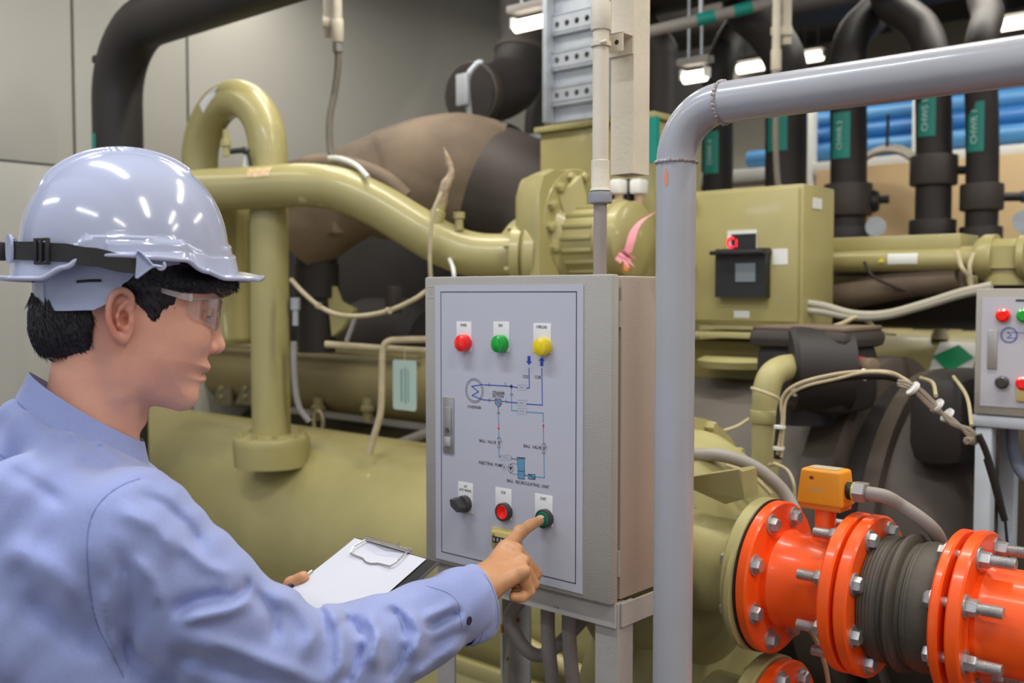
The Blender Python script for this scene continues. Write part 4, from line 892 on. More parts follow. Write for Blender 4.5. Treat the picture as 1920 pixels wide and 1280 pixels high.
q = px([(992.5, 888), (1005, 889), (1005, 898), (992.5, 897)]); ink(MB().add([(a, YP-.0003, b) for a, b in q], [(0, 1, 2, 3)], True), CYI, 'print_filter'); ink(pth(pth(MB(), q+q[:1], .0008, YP-.0005), px([(993, 888.5), (1005, 897)]), .0012, YP-.0005), INK, 'print_line')
# lamps, buttons, selector
def label(x0_, y0_, x1_, y1_, lines, size=.0068):
    a = cl(x0_, y0_); b = cl(x1_, y1_)
    m_ = cl((x0_+x1_)/2, (y0_+y1_)/2); w = abs(b.x-a.x); h = abs(cl(x0_, y1_).z-a.z)
    l = obj('label_plate', MB().box((m_.x, YP-.0005, m_.z), (w, .001, h), None, .0002), LBL, CAB, True)
    for s, (x, y) in lines: txt(s, x, y, size, INK, l, sx=.62, yl=YP-.001)
label(858, 603, 886, 658, [('POWER', (871.5, 609.5))]); label(927, 603, 957, 658, [('RUN', (941, 610))]); label(1002, 606, 1035, 661, [('OVERLOAD', (1018, 613))])
label(861, 904, 889, 960, [('OFF', (875, 911.5)), ('AUTO  MANUAL', (875, 918.5))], .0062); label(931, 915, 961, 972, [('STOP', (946, 923))]); label(1005, 927, 1038, 984, [('START', (1021, 934.5))])
def lamp(x, y, m, lb):
    c = cl(x, y, -.008); b = obj('indicator_lamp', MB().lathe([(0, .0145), (.004, .0148), (.006, .0146)], (c.x, YP, c.z), (0, -1, 0), 36), m, CAB, True); b['label'] = lb+' indicator lamp'
    pr = [(.006, .0122), (.009, .0125), (.0070, .0148), (.0120, .0146), (.0150, .0132), (.0168, .0095), (.0175, .0)]
    obj('lens', MB().lathe(pr[2:], (c.x, YP, c.z), (0, -1, 0), 36), m, b, True)
    obj('lens_neck', MB().lathe([(.005, .0125), (.0074, .0125)], (c.x, YP, c.z), (0, -1, 0), 30), BZL, b, True)
lamp(869, 643, RL, 'red'); lamp(938, 644.5, GL, 'green'); lamp(1017.5, 650, YL, 'yellow')
def button(x, y, m, lb):
    c = cl(x, y, -.008); b = obj('push_button', MB().lathe([(0, .0150), (.0095, .0152), (.0108, .0147), (.0110, .0126), (.008, .0124)], (c.x, YP, c.z), (0, -1, 0), 36), BZL, CAB, True); b['label'] = lb+' push button in a dark bezel'
    obj('button_cap', MB().lathe([(.006, .0122), (.0102, .0121), (.0108, .0108), (.0096, .007), (.0091, .0)], (c.x, YP, c.z), (0, -1, 0), 36), m, b, True); return c
button(944, 959.5, RL, 'red'); cb = button(1020, 972, GB, 'green')
BTN = MC @ Vector((cb.x, YP-.0098, cb.z))
c = cl(868, 945, -.01); b = obj('selector_switch', MB().lathe([(0, .0145), (.009, .0148), (.011, .0135), (.0112, .0)], (c.x, YP, c.z), (0, -1, 0), 36), BZL, CAB, True)
a_ = math.radians(142); e1 = Vector((math.cos(a_), 0, math.sin(a_))); e2 = Vector((-e1.z, 0, e1.x)); o_ = Vector((c.x, YP-.011, c.z))
kn = [o_+e1*.017+e2*.001, o_+e1*.008+e2*.0085, o_-e1*.012+e2*.006, o_-e1*.014-e2*.0*1, o_-e1*.012-e2*.006, o_+e1*.008-e2*.0085, o_+e1*.017-e2*.001]
mbk = MB(); n_ = len(kn); ctr = sum(kn, Vector())/n_; top = [ctr+(k-ctr)*.86+Vector((0, -.017, 0)) for k in kn]; mbk.add(kn+top, [tuple(range(n_))[::-1], tuple(range(n_, 2*n_))]+[(i, (i+1) % n_, n_+(i+1) % n_, n_+i) for i in range(n_)], True)
obj('selector_knob', mbk, BZL, b, True); obj('pointer_mark', MB().ribbon([o_+e1*.016+Vector((0, -.004, 0)), o_+e1*.0145+Vector((0, -.0165, 0))], e2*.0009, .0005, e1), WHT, b, True)
# hour counter
cx = cl(952, 1010); CT = mat('counter_beige', (204, 184, 118), .45, noise=.04)
ct = obj('hour_counter', MB().box((cx.x, YP-.002, cx.z), (.064, .004, .034), None, .0008), CT, CAB, True)
obj('counter_bezel', MB().box((cx.x-.003, YP-.007, cx.z+.002), (.046, .008, .022), None, .0015), CT, ct, True)
obj('counter_window', MB().box((cx.x-.006, YP-.0113, cx.z-.001), (.032, .001, .0105)), BLK, ct, True)
for k in range(4): obj('counter_digit', text_mb('0', .0085, Vector((cx.x-.018+.0078*k, YP-.0118, cx.z-.001)), X_, Z_, .0003), LBL, ct, True)
obj('reset_knob', MB().cyl((cx.x-.021, YP-.006, cx.z+.009), (cx.x-.021, YP-.015, cx.z+.009), .0028, 12), CT, ct, True)
for s in (-1, 1): obj('counter_screw', MB().cyl((cx.x+.028*s, YP-.003, cx.z-.004), (cx.x+.028*s, YP-.006, cx.z-.004), .0022, 10), STL, ct, True)
# latch
la = cl(830, 744); lb = cl(855, 849); m_ = cl(843, 797); lw = .0265; lh = abs(cl(843, 744).z-cl(843, 849).z)
ho = obj('handle_plate', MB().box((m_.x, YP-.001, m_.z), (lw, .002, lh), None, .0005), STL, CAB, True)
obj('latch_lever', MB().box((m_.x+.001, YP-.003, m_.z+.008), (.016, .003, .048), None, .001), STL, ho, True)
obj('key_lock', MB().lathe([(0, .0045), (.001, .0045), (.001, .003), (.0005, .0028)], (m_.x+.001, YP-.0045, m_.z-.008), (0, -1, 0), 20), mat('lock_dark', (110, 100, 92), .4, .6), ho, True)
obj('latch_button', MB().box((m_.x+.001, YP-.004, m_.z-.028), (.015, .005, .017), None, .0012), mat('latch_bright', (204, 202, 200), .3, .6), ho, True)
em = cl(808, 547); e_ = MB()
for a, b in (((-.008, .009), (.006, .009)), ((-.004, .005), (-.004, -.005)), ((.003, .004), (-.0, .004)), ((.003, -.002), (-.001, -.002)), ((-.008, -.010), (.006, -.010))): pth(e_, [(em.x+a[0], em.z+a[1]), (em.x+b[0], em.z+b[1])], .0012, -.0006)
obj('embossed_mark', e_, mat('emboss', (186, 184, 180), .5), CAB, True)
for z in (.06, CH-.06): obj('hinge_pin', MB().cyl((CW-.003, .024, z-.02), (CW-.003, .024, z+.02), .003, 10), CABP, CAB, True)
# ---------------------------------------------------------------- stand
ST = thing('cabinet_stand', 'rusty grey angle steel stand carrying the control cabinet', 'stand', uv(uL_, vF, 0), M=frame(uv(uL_, vF, 0), UA, VA, ZA))
STM = mat('stand_grey', (176, 172, 166), .6, noise=.1, scale=10, bump=.2, bscale=90, wear=((150, 96, 60), 26, .70))
t_ = .004; lw = .042; zt = zB-.001
def angle(mb, x, y, z0, z1, sx, sy):
    mb.box((x+sx*lw/2, y+sy*t_/2, (z0+z1)/2), (lw, t_, z1-z0)); mb.box((x+sx*t_/2, y+sy*(lw/2+t_/2), (z0+z1)/2), (t_, lw-t_, z1-z0)); return mb
for (x, sx) in ((.012, 1), (CW-.0, -1)):
    for (y, sy) in ((.018, 1), (CD+.028, -1)): obj('leg', angle(MB(), x, y, 0, zt-.001, sx, sy), STM, ST, True)
def railx(y, sy): return MB().box((CW/2+.02, y-sy*t_/2, zt-.019), (CW-.04, t_, .036)).box((CW/2+.02, y+sy*.012, zt-.002), (CW-.05, .03, .003))
obj('front_rail', railx(.016, 1), STM, ST, True); obj('rear_rail', railx(CD+.03, -1), STM, ST, True)
for x in (CW+.003, .04): obj('side_rail', MB().box((x, .028+CD/2-.003, zt-.019), (t_, CD+.0, .036)), STM, ST, True)
obj('lower_rail', MB().box((CW/2+.02, CD+.02, .35), (CW-.06, t_, .03)), STM, ST, True)
obj('stand_screw', MB().cyl((CW+.004, CD*.86, zt-.019), (CW+.008, CD*.86, zt-.019), .004, 10), STL, ST, True)
# ---------------------------------------------------------------- flexible conduits below
FX = mat('flex_grey', (152, 142, 136), .5, noise=.08, scale=12)
def flex(pts, r, lb, name='flexible_conduit', m=None, ribs=True, cat='conduit', grp=None):
    p = cr(pts, 10); L = [0]
    for i in range(1, len(p)): L.append(L[-1]+(p[i]-p[i-1]).length)
    n = int(L[-1]/.0022); q = []; R = []; j = 0
    for i in range(n+1):
        s = L[-1]*i/n
        while j < len(L)-2 and L[j+1] < s: j += 1
        f = (s-L[j])/max(1e-9, L[j+1]-L[j]); q.append(p[j]*(1-f)+p[j+1]*f); R.append(r*(1-.04*(i % 2)) if ribs else r)
    return solo(name, lb, cat, MB().tube(q, R, 20), m or FX, grp)
zc = zB-.0
def cabpt(x, y, z): return MC @ Vector((x, y, z))
g1 = PV(958, 1117, vF+.10); k1 = MC.inverted() @ g1
flex([cabpt(.19, .12, .0), PV(958, 1150, vF+.12), PV(968, 1190, vF+.12), PV(990, 1220, vF+.13), PV(1015, 1228, vF+.15), PV(1045, 1210, vF+.17), PV(1075, 1180, vF+.2), PV(1100, 1150, vF+.24), PV(1125, 1100, vF+.3)], .0125, 'smooth grey flexible conduit looping in a U beneath the cabinet', ribs=False)
f2 = PV(1027, 1140, vF+.08); f2l = MC.inverted() @ f2
flex([cabpt(f2l.x, .08, 0), PV(1027, 1140, vF+.08), PV(1028, 1200, vF+.08), PV(1036, 1280, vF+.085), PV(1050, 1400, vF+.1), cabpt(f2l.x+.02, .12, -zB*.6), cabpt(f2l.x+.03, .13, -zB+.01)], .0125, 'ribbed grey conduit dropping from the cabinet floor, nearer the U loop')
f3 = PV(1068, 1150, vF+.08); f3l = MC.inverted() @ f3
flex([cabpt(f3l.x, .08, 0), PV(1067, 1150, vF+.08), PV(1068, 1210, vF+.08), PV(1074, 1280, vF+.085), PV(1084, 1400, vF+.1), cabpt(f3l.x+.02, .12, -zB*.6), cabpt(f3l.x+.03, .13, -zB+.01)], .0125, 'ribbed grey conduit dropping from the cabinet floor, nearer the stand leg')
# ---------------------------------------------------------------- conduit, coupling and trunking above
vc = vF+.10; q = PV(1125, 500, vc); ctop = Vector((q.x, q.y, zT-.001)); zz = lambda y: PV(1125, y, vc).z
t = thing('rigid_conduit', 'cream painted conduit pipe with a ribbed grey hose entering the cabinet top', 'conduit', ctop)
r = .0128; pts = []; R = []; n = int((zz(380)-ctop.z)/.0024)
for i in range(n+1): pts.append(Vector((ctop.x, ctop.y, ctop.z+(zz(380)-ctop.z)*i/n))); R.append(.0112*(1-.05*(i % 2)))
obj('ribbed_hose', MB().tube(pts, R, 22), FX, t)
obj('hex_gland', MB().lathe([(0, .0175), (.002, .0195), (.017, .0195), (.019, .0185)], (ctop.x, ctop.y, zz(382)), ZA, 8, True), mat('gland_grey', (138, 140, 148), .4, noise=.05), t)
mb = MB().lathe([(zz(358)-ctop.z, .0175), (zz(354)-ctop.z, .016), (zz(352)-ctop.z, .0150), (zz(302)-ctop.z, .0150), (zz(301)-ctop.z, .0142)], ctop, ZA, 28); obj('lower_socket', mb, CRM, t)
obj('upper_pipe', MB().cyl((ctop.x, ctop.y, zz(303)), (ctop.x, ctop.y, CEIL), .0132, 28), CRM, t)
obj('upper_socket', MB().cyl((ctop.x, ctop.y, zz(58)), (ctop.x, ctop.y, zz(5)), .0162, 28, bev=.001), CRM, t)
zb = zz(84); cp = [Vector((ctop.x, ctop.y, zb))+(VA*math.sin(a)-VA*0+UA*-math.cos(a)).normalized()*.0158 for a in [0]]
obj('saddle_clip', MB().lathe([(-.0035, .0135), (-.0035, .0165), (.0035, .0165), (.0035, .0135)], (ctop.x, ctop.y, zb), ZA, 28), CRM, t)
obj('clip_bolt', MB().tube([Vector((ctop.x, ctop.y, zb))-VA*.012, Vector((ctop.x, ctop.y, zb))+UA*.022-VA*.012], .003, 8), CRM, t)
vk = vF+.155; a = PV(1145, 320, vk); tk_u0 = a.dot(UA); tk_u1 = PV(1187, 320, vk).dot(UA); zk = PV(1187, 324, vk).z
tw = tk_u1-tk_u0; q2 = PU(1217, 300, tk_u1).dot(VA)-vk
TK = thing('cable_trunking', 'cream painted square trunking hanging beside the rigid conduit above the cabinet', 'trunking', uv(tk_u0, vk, zk))
mb = MB(); H = CEIL-zk; cx = tk_u0+tw/2; th = .0015
for (u, v, w, d) in ((cx, vk+th/2, tw, th), (cx, vk+q2-th/2, tw, th), (tk_u0+th/2, vk+q2/2, th, q2-2*th), (tk_u1-th/2, vk+q2/2, th, q2-2*th)): mb.box(uv(u, v, zk+H/2), (w, d, H), AX)
obj('trunking_body', mb, CRM, TK)
zq = PV(1165, 88, vk).z; uq = PV(1137, 88, vk-.01).dot(UA); mb = MB()
mb.box(uv((uq+tk_u1)/2, vk-.03, zq+.0), (tk_u1-uq, .002, .03), AX).box(uv((uq+tk_u1)/2, vk-.002, zq), (tk_u1-uq, .002, .03), AX).box(uv((uq+tk_u1)/2, vk-.016, zq+.0145), (tk_u1-uq, .03, .002), AX)
br_ = obj('channel_bracket', mb, CRM, TK); obj('bracket_hole', MB().cyl(uv(tk_u1-.012, vk-.0315, zq), uv(tk_u1-.012, vk-.0305, zq), .004, 14), DRK, br_)
# ---------------------------------------------------------------- big grey pipe frame
GP = mat('grey_pipe_paint', (170, 171, 176), .32, noise=.06, scale=7, bump=.12, bscale=40, coat=.4, wear=((70, 66, 66), 40, .79))
pv = P(1265, 700, 1.45); rr = .0283
ztop = P(1300, 193, 1.43).z
zt_ = pl(pv, VA, 1500, 152)
# centre line of the horizontal run
pH = uv(pv.dot(UA)+.1, pv.dot(VA), 0); ztop = PV(1500, 172, pv.dot(VA)).z
base = Vector((pv.x, pv.y, 0)); R_ = .075
pts = fillet([base, Vector((pv.x, pv.y, ztop)), Vector((pv.x, pv.y, ztop))+UA*.95, Vector((pv.x, pv.y, 0))+UA*.95], [R_, R_], 14)
t = thing('grey_pipe_frame', 'thick grey painted pipe rising in front of the cabinet and bending over the orange pipe', 'pipe frame', base)
obj('pipe', MB().tube(pts, rr, 40), GP, t)
WB_ = mat('weld_bead', (182, 178, 182), .4, noise=.3, scale=60, bump=.8, bscale=250, col2=(150, 130, 120))
def weld(c, d, n=60):
    mb = MB(); y = d.cross(VA if abs(d.dot(VA)) < .9 else ZA).normalized(); x = d.cross(y); pp = []; R2 = []
    for i in range(n*2+1):
        a = PI*i/n; pp.append(c+(x*math.cos(a)+y*math.sin(a))*(rr+.0006)+d*(.0008*math.sin(i*2.3))); R2.append(.0022+.0007*math.sin(i*1.7)+.0004*math.sin(i*5.1))
    obj('weld_bead', mb.tube(pp, R2, 8, False), WB_, t)
weld(Vector((pv.x, pv.y, ztop-R_)), ZA); weld(Vector((pv.x, pv.y, ztop))+UA*R_, UA)
OS = mat('orange_smear', (226, 140, 110), .5)
def smear(px0, py0, w, h):
    V = []; n = 8
    for k in range(n): a = 2*PI*k/n; q = P(px0+w*math.cos(a)*(1+.2*math.sin(3*a)), py0+h*math.sin(a), 1.42); dx = Vector((q.x-pv.x, q.y-pv.y, 0)).normalized(); V.append(Vector((pv.x, pv.y, q.z))+dx*(rr+.0004))
    obj('orange_paint_mark', MB().add(V, [tuple(range(n))]), OS, t)
smear(1242, 331, 7, 18)
# ---------------------------------------------------------------- second cabinet far right
vG = 2.35; a = PV(1831, 540, vG); b = PV(1838, 770, vG); w_c = PV(2010, 600, vG).dot(UA)-a.dot(UA); zt2, zb2 = PV(1835, 541, vG).z, PV(1838, 776, vG).z
M2 = frame(uv(a.dot(UA), vG, zb2), UA, VA, ZA); H2 = zt2-zb2; C2 = thing('control_cabinet', 'second grey control cabinet on a pale stand, cut by the edge of the view', 'cabinet', (0, 0, 0), M=M2)
def c2(x, y): return M2.inverted() @ PV(x, y, vG)
obj('cabinet_body', MB().box((w_c/2, .12, H2/2), (w_c, .2, H2), None, .004), CABP, C2, True); obj('door', MB().box((w_c/2, .008, H2/2), (w_c, .02, H2), None, .003), CABP, C2, True)
q = c2(1843, 550); p2 = obj('diagram_plate', MB().box((q.x+.17, -.003, H2/2), (.34, .002, H2*.86)), PLATE, C2, True)
def disc2(x, y, r, m, n, h=.012): r *= 1.0; q = c2(x, y); return obj(n, MB().lathe([(0, r), (h*.7, r), (h, r*.7)], (q.x, -.004, q.z), (0, -1, 0), 20), m, C2, True)
disc2(1883, 591, .0145, RL, 'indicator_lamp'); disc2(1922, 591, .0145, GL, 'indicator_lamp'); disc2(1881, 716, .014, BZL, 'selector_switch'); disc2(1920, 718, .014, RL, 'push_button')
q = c2(1862, 655); obj('handle_plate', MB().box((q.x, -.005, q.z), (.02, .004, .085), None, .001), STL, C2, True)
q = c2(1893, 628); mb = MB()
for rr_ in (.017, .0145): pth(mb, [(q.x+rr_*math.cos(2*PI*i/24), q.z+rr_*math.sin(2*PI*i/24)) for i in range(25)], .0012, -.0045)
pth(mb, [(q.x+.015, q.z+.006), (q.x-.004, q.z+.006), (q.x+.005, q.z), (q.x-.004, q.z-.006), (q.x+.015, q.z-.006)], .0014, -.0045); pth(mb, [(q.x+.015, q.z+.006), (q.x+.06, q.z+.005)], .0012, -.0045)
obj('print_line', mb, BLI, C2, True); q = c2(1915, 563); obj('print_heading', MB().box((q.x, -.0045, q.z), (.02, .0004, .004)), INK, C2, True)
q = c2(1917, 740); obj('hour_counter', MB().box((q.x+.02, -.006, q.z), (.06, .006, .028), None, .001), CT, C2, True)
STW = mat('pale_stand', (188, 196, 206), .5, noise=.06)
S2 = thing('cabinet_stand', 'pale blue grey stand under the second control cabinet', 'stand', (0, 0, 0), M=frame(uv(a.dot(UA), vG, 0), UA, VA, ZA))
for (x, y) in ((.02, .02), (.02, .2), (w_c-.02, .02), (w_c-.02, .2)): obj('leg', MB().box((x, y, zb2/2-.015), (.035, .035, zb2-.03), None, .003), STW, S2, True)
obj('top_frame', MB().box((w_c/2, .11, zb2-.015), (w_c+.01, .22, .026), None, .003), STW, S2, True)
flex([PV(1899, 782, vG+.1), PV(1899, 830, vG+.1), PV(1908, 870, vG+.1), PV(1925, 895, vG+.1), PV(1960, 920, vG+.12)], .0135, 'grey smooth conduit looping under the second control cabinet', ribs=False, m=mat('blue_grey_hose', (136, 146, 164), .5))
# ================================================================ orange pipework (axis along the machines)
ORG = mat('orange_paint', (255, 98, 26), .36, noise=.10, scale=9, bump=.18, bscale=45, coat=.2, spec=.4, col2=(255, 84, 16))
RUB = mat('rubber', (78, 72, 62), .6, noise=.22, scale=10, bump=.3, bscale=70)
GSK = mat('gasket_olive', (150, 144, 104), .6, noise=.12)
YEL = mat('box_orange', (250, 158, 30), .45, noise=.05, scale=20, wear=((200, 150, 90), 18, .66))
oc = P(1598, 1108, 1.61); vO = oc.dot(VA)
def au(px, py=1108): return PV(px, py, vO).dot(UA)
def ax(u): p = UA*u+VA*vO; return Vector((p.x, p.y, oc.z))
# plane u of each flange face, from where the axis line meets it in the photo
def axu(pxx):                               # u of the axis point seen at column pxx
    lo_, hi_ = -2., 2.
    for _ in range(40):
        m = (lo_+hi_)/2; p = ax(m); x = 960+F*p.x/(p.y*math.cos(TH)-(p.z-EYE)*math.sin(TH))
        if x < pxx: lo_ = m
        else: hi_ = m
    return m
RF = .127; RP = .078; TF = .020
uF1 = axu(1466); uF2 = axu(1616); uF3 = uF2+.011; uF4 = axu(1810); uF5 = uF4+.030
BM = hexbolt_mesh(.0125, .010, .0175); NM = hexbolt_mesh(.0125, .012, .0175, .03, .0085, 'nut'); NL = hexbolt_mesh(.0125, .012, .0, .024, .0085, 'nut_long')
def flange(u, t_, name='flange', rout=RF, m=ORG, hole=RP*.9):
    return MB().lathe([(0, hole), (0, rout-.003), (.003, rout), (t_-.003, rout), (t_, rout-.003), (t_, hole)], ax(u), UA, 72)
def bolts(parent, u, d, me, nm, n=8, ph=.39, rb=.104, m=None):
    for k in range(n):
        a = 2*PI*k/n+ph; inst(nm, me, m or ZNC, parent, ax(u)+(VA*math.cos(a)+ZA*math.sin(a))*rb, UA*d, random.random()*1.05)
t1 = thing('orange_pipe_spool', 'short orange pipe spool bolted between the olive flange and the rubber joint', 'pipe', ax(uF1))
obj('pipe', MB().lathe([(0, RP), (.012, RP+.004), (.02, RP), (uF2-TF-uF1-.03, RP), (uF2-TF-uF1-.02, RP+.003), (uF2-TF-uF1+.002, RP)], ax(uF1+.0), UA, 64, cap=False), ORG, t1)
fa = obj('flange', flange(uF1-TF, TF), ORG, t1); fb = obj('flange', flange(uF2-TF, TF-.001), ORG, t1)
bolts(t1, uF1, 1, BM, 'bolt'); bolts(t1, uF2-TF, -1, NM, 'stud_nut')
br0 = ax((uF1+uF2)/2+.0); tb = P(1543, 965, 1.62)
bu = axu(1535)+.010; obj('branch_stub', MB().lathe([(RP*.93, .022), (RP+.012, .019), (RP+.016, .0165), (RP+.062, .0165)], ax(bu), ZA, 24), ORG, t1)
t2 = thing('rubber_expansion_joint', 'ribbed black rubber expansion joint held between orange flanges', 'pipe joint', ax(uF3))
f3 = obj('flange', flange(uF3-.005, TF+.001), ORG, t2); uB0 = uF3+TF-.004; LB = uF4-TF*.6-uB0
pr = [(0, RP*1.1), (.004, .094), (.02, .098), (.045, .099), (.052, .096), (.058, .093), (.06, .100), (.066, .106), (.078, .106), (.082, .103), (.084, .094), (.092, .092), (.098, .097), (.115, .099)]
pr = [(h/.17*LB, r) for h, r in pr]; pr2 = []
for (h0, r0), (h1, r1) in zip(pr, pr[1:]):
    n_ = max(1, int((h1-h0)/.0016))
    for q_ in range(n_): pr2.append((h0+(h1-h0)*q_/n_, r0+(r1-r0)*q_/n_+.0006*math.sin(len(pr2)*1.9)))
pr = pr2+[(LB*.8, .098), (LB*.9, .094), (LB, .086)]
obj('rubber_bellows', MB().lathe(pr, ax(uB0), UA, 72), RUB, t2)
for h, r in ((.28, .0992), (.12, .0972)): obj('mould_line', MB().lathe([(-.0008, r), (0, r+.001), (.0008, r)], ax(uB0+h*LB), UA, 72, cap=False), RUB, t2)
f4 = obj('flange', flange(uF4-.014, .014, rout=RF*.985), ORG, t2)
bolts(t2, uF3+TF-.004, 1, BM, 'bolt', m=ZNC); bolts(t2, uF4-.014, -1, BM, 'bolt')
for k in range(8):
    a = 2*PI*k/8+.39; q = (VA*math.cos(a)+ZA*math.sin(a))*.104; obj('stud', MB().cyl(ax(uF4)+q, ax(uF5-TF)+q, .008, 12), ZNC, t2)
lt = ax(uF3+TF-.004); eN = (-VA*math.cos(.5)-ZA*math.sin(.5)); obj('cast_lettering', text_mb('DN125', .02, lt+(-VA*math.cos(.1)*.104-ZA*.104*math.sin(.1))*1.0, ZA, -VA if False else VA*1.0, .0004) if False else text_mb('NVN', .018, lt-VA*.103-ZA*.012, ZA, -VA, .0006), mat('orange_cast', (255, 110, 50), .4), f3)
t3 = thing('orange_pipe', 'wide orange pipe with a bolted flange leaving the view beside the rubber joint', 'pipe', ax(uF5))
obj('pipe', MB().lathe([(0, RP+.004), (.01, RP+.006), (.02, RP), (1.1, RP)], ax(uF5-.002), UA, 64), ORG, t3); obj('flange', flange(uF5-TF, TF, rout=RF*1.0), ORG, t3)
NM2 = hexbolt_mesh(.0125, .014, .0175, .034, .009, 'nut_thread'); bolts(t3, uF5, 1, NM2, 'threaded_nut')
obj('weld_seam', MB().lathe([(-.002, RP), (0, RP+.002), (.002, RP)], ax(uF5+.112), UA, 64, cap=False), ORG, t3)
# olive nozzle flange and water box
OG = OL2
t4 = thing('olive_water_box', 'olive green domed water box with a nozzle flange behind the orange spool', 'machine part', ax(uF1-.2))
obj('nozzle_flange', flange(uF1-TF-.026, .024, rout=RF*1.02, m=OG), OG, t4); obj('gasket', MB().lathe([(0, RF*.9), (0, RF*1.015), (.0025, RF*1.015), (.0025, RF*.9)], ax(uF1-TF-.002), UA, 64), BLK, t4)
bolts(t4, uF1-TF-.026, -1, BM, 'bolt', m=OG)
gf = []
for k in range(9): a = math.radians(150+12*k); gf.append(ax(uF1-TF-.004)+(VA*math.cos(a)+ZA*math.sin(a))*(RF*(1.02+.10*math.sin(PI*k/8))))
fl_ = gf+[ax(uF1-TF-.004)+(VA*math.cos(math.radians(150+12*k))+ZA*math.sin(math.radians(150+12*k)))*RF*.8 for k in range(8, -1, -1)]
obj('peeling_gasket', MB().prism(fl_, -UA*.008), OG, t4)
obj('nozzle_neck', MB().lathe([(-.12, RP+.02), (0, RP+.005), (.06, RP+.004), (.1, RP+.02)], ax(uF1-TF-.12), UA, 48), OG, t4)
wb = ax(uF1-.26)-ZA*.03+VA*.16
obj('box_dome', MB().lathe([(-.12, .24), (-.03, .24), (0, .235), (.05, .21), (.09, .16), (.12, .10), (.13, .03)], wb, UA, 56), OG, t4)
obj('box_flange', MB().lathe([(-.06, .2), (-.06, .262), (-.02, .262), (-.02, .2)], wb, UA, 56), OG, t4)
for k in range(12): a = 2*PI*k/12+.25; obj('box_bolt', MB().lathe([(0, .012), (.012, .012), (.02, .010)], wb-UA*.02+(VA*math.cos(a)+ZA*math.sin(a))*.248, UA, 6), OG, t4)
obj('gusset', MB().prism([P(1300, 918, 1.78), P(1300, 893, 1.78), P(1385, 880, 1.72), P(1392, 884, 1.72), P(1396, 935, 1.72), P(1360, 945, 1.75)], VA*.05), OG, t4)
obj('lower_housing', MB().lathe([(-.12, .25), (-.02, .25), (.02, .24), (.05, .2)], wb-ZA*.32, UA, 48), OG, t4)
obj('support_pedestal', MB().box(wb-UA*.02-ZA*(wb.z/2+.1), (.2, .3, wb.z-.3), AX, .01), OG, t4)
# lower orange pipe
OCZ = ax(uF1)-ZA*.285
_ax = ax
def axl(u): return _ax(u)-ZA*.272
ax = axl
uG = uF1+.01
t5 = thing('orange_pipe_spool', 'lower orange pipe flange just showing at the bottom edge below the spool', 'pipe', ax(uG))
obj('flange', flange(uG-TF, TF), ORG, t5); obj('pipe', MB().lathe([(0, RP), (.5, RP)], ax(uG), UA, 48), ORG, t5); bolts(t5, uG, 1, BM, 'bolt', ph=.2)
obj('olive_ring', flange(uG-TF-.03, .028, rout=RF*1.03), OG, t5); bolts(t5, uG-TF-.03, -1, BM, 'bolt', ph=.2)
obj('nozzle', MB().lathe([(0, RP), (.1, RP)], ax(uG-TF-.12), UA, 40), OG, t5)
ax = _ax
solo('pipe_support', 'pale steel plate seen between the orange flanges above the lower pipe', 'support', MB().box(ax(uF2-.03)-ZA*.0+VA*.30-ZA*.16, (.16, .02, .10), AX, .004), OG)
# flow switch
sw = thing('flow_switch', 'yellow orange flow switch box with peeled paint on the orange spool', 'flow switch', ax(bu)+ZA*(RP+.06))
zb_ = ax(bu).z+RP+.058
sp0 = ax(bu); c = Vector((sp0.x, sp0.y, zb_))
w0, w1, d0, d1, h = .080, .068, .052, .045, .058
V = [c+UA*(sx*w0/2)+VA*(sy*d0/2) for sx, sy in ((-1, -1), (1, -1), (1, 1), (-1, 1))]+[c+ZA*h+UA*(sx*w1/2)+VA*(sy*d1/2) for sx, sy in ((-1, -1), (1, -1), (1, 1), (-1, 1))]
bm = bmesh.new(); vs_ = [bm.verts.new(v) for v in V]
for f in ((3, 2, 1, 0), (4, 5, 6, 7), (0, 1, 5, 4), (1, 2, 6, 5), (2, 3, 7, 6), (3, 0, 4, 7)): bm.faces.new([vs_[i] for i in f])
bmesh.ops.bevel(bm, geom=bm.edges[:], offset=.005, segments=3, profile=.5, affect='EDGES')
mb = MB().add([v.co.copy() for v in bm.verts], [[v.index for v in f.verts] for f in bm.faces]); bm.verts.index_update(); mb = MB().add([v.co.copy() for v in bm.verts], [[v.index for v in f.verts] for f in bm.faces]); bm.free()
obj('switch_cover', mb, YEL, sw); obj('switch_base', MB().box(c-ZA*.002, (.07, .045, .012), AX, .002), mat('base_orange', (224, 120, 30), .5), sw)
V = [c+UA*a-VA*(.0258-(b/h)*.003)+ZA*b for a, b in ((-.025, .022), (-.012, .028), (.006, .026), (.014, .018), (.0, .013), (-.02, .014))]
pf = obj('peeled_patch', MB().add(V, [tuple(range(6))]), mat('bare_patch', (206, 166, 110), .6, noise=.1), sw)
obj('rust_spot', MB().add([c+UA*(-.014+.004*math.cos(a))-VA*(.0243-.0)+ZA*(.044+.003*math.sin(a)) for a in [2*PI*k/10 for k in range(10)]], [tuple(range(10))]), mat('rust', (150, 50, 20), .7), sw)
obj('top_label', MB().box(c+ZA*(h+.0006), (.048, .03, .0008), AX), mat('scratched_grey', (190, 178, 150), .5, noise=.1), sw)
g = c+UA*(w0/2)+ZA*.026
obj('black_seal', MB().cyl(g-UA*.004, g+UA*.008, .014, 20), BLK, sw); obj('yellow_ring', MB().cyl(g+UA*.007, g+UA*.010, .0155, 20), mat('ring_yellow', (214, 200, 40), .4), sw)
obj('gland_nut', MB().lathe([(.009, .0175), (.027, .0175), (.029, .0155)], g, UA, 6, True), mat('gland_steel', (156, 150, 146), .35, .4), sw)
e = g+UA*.028
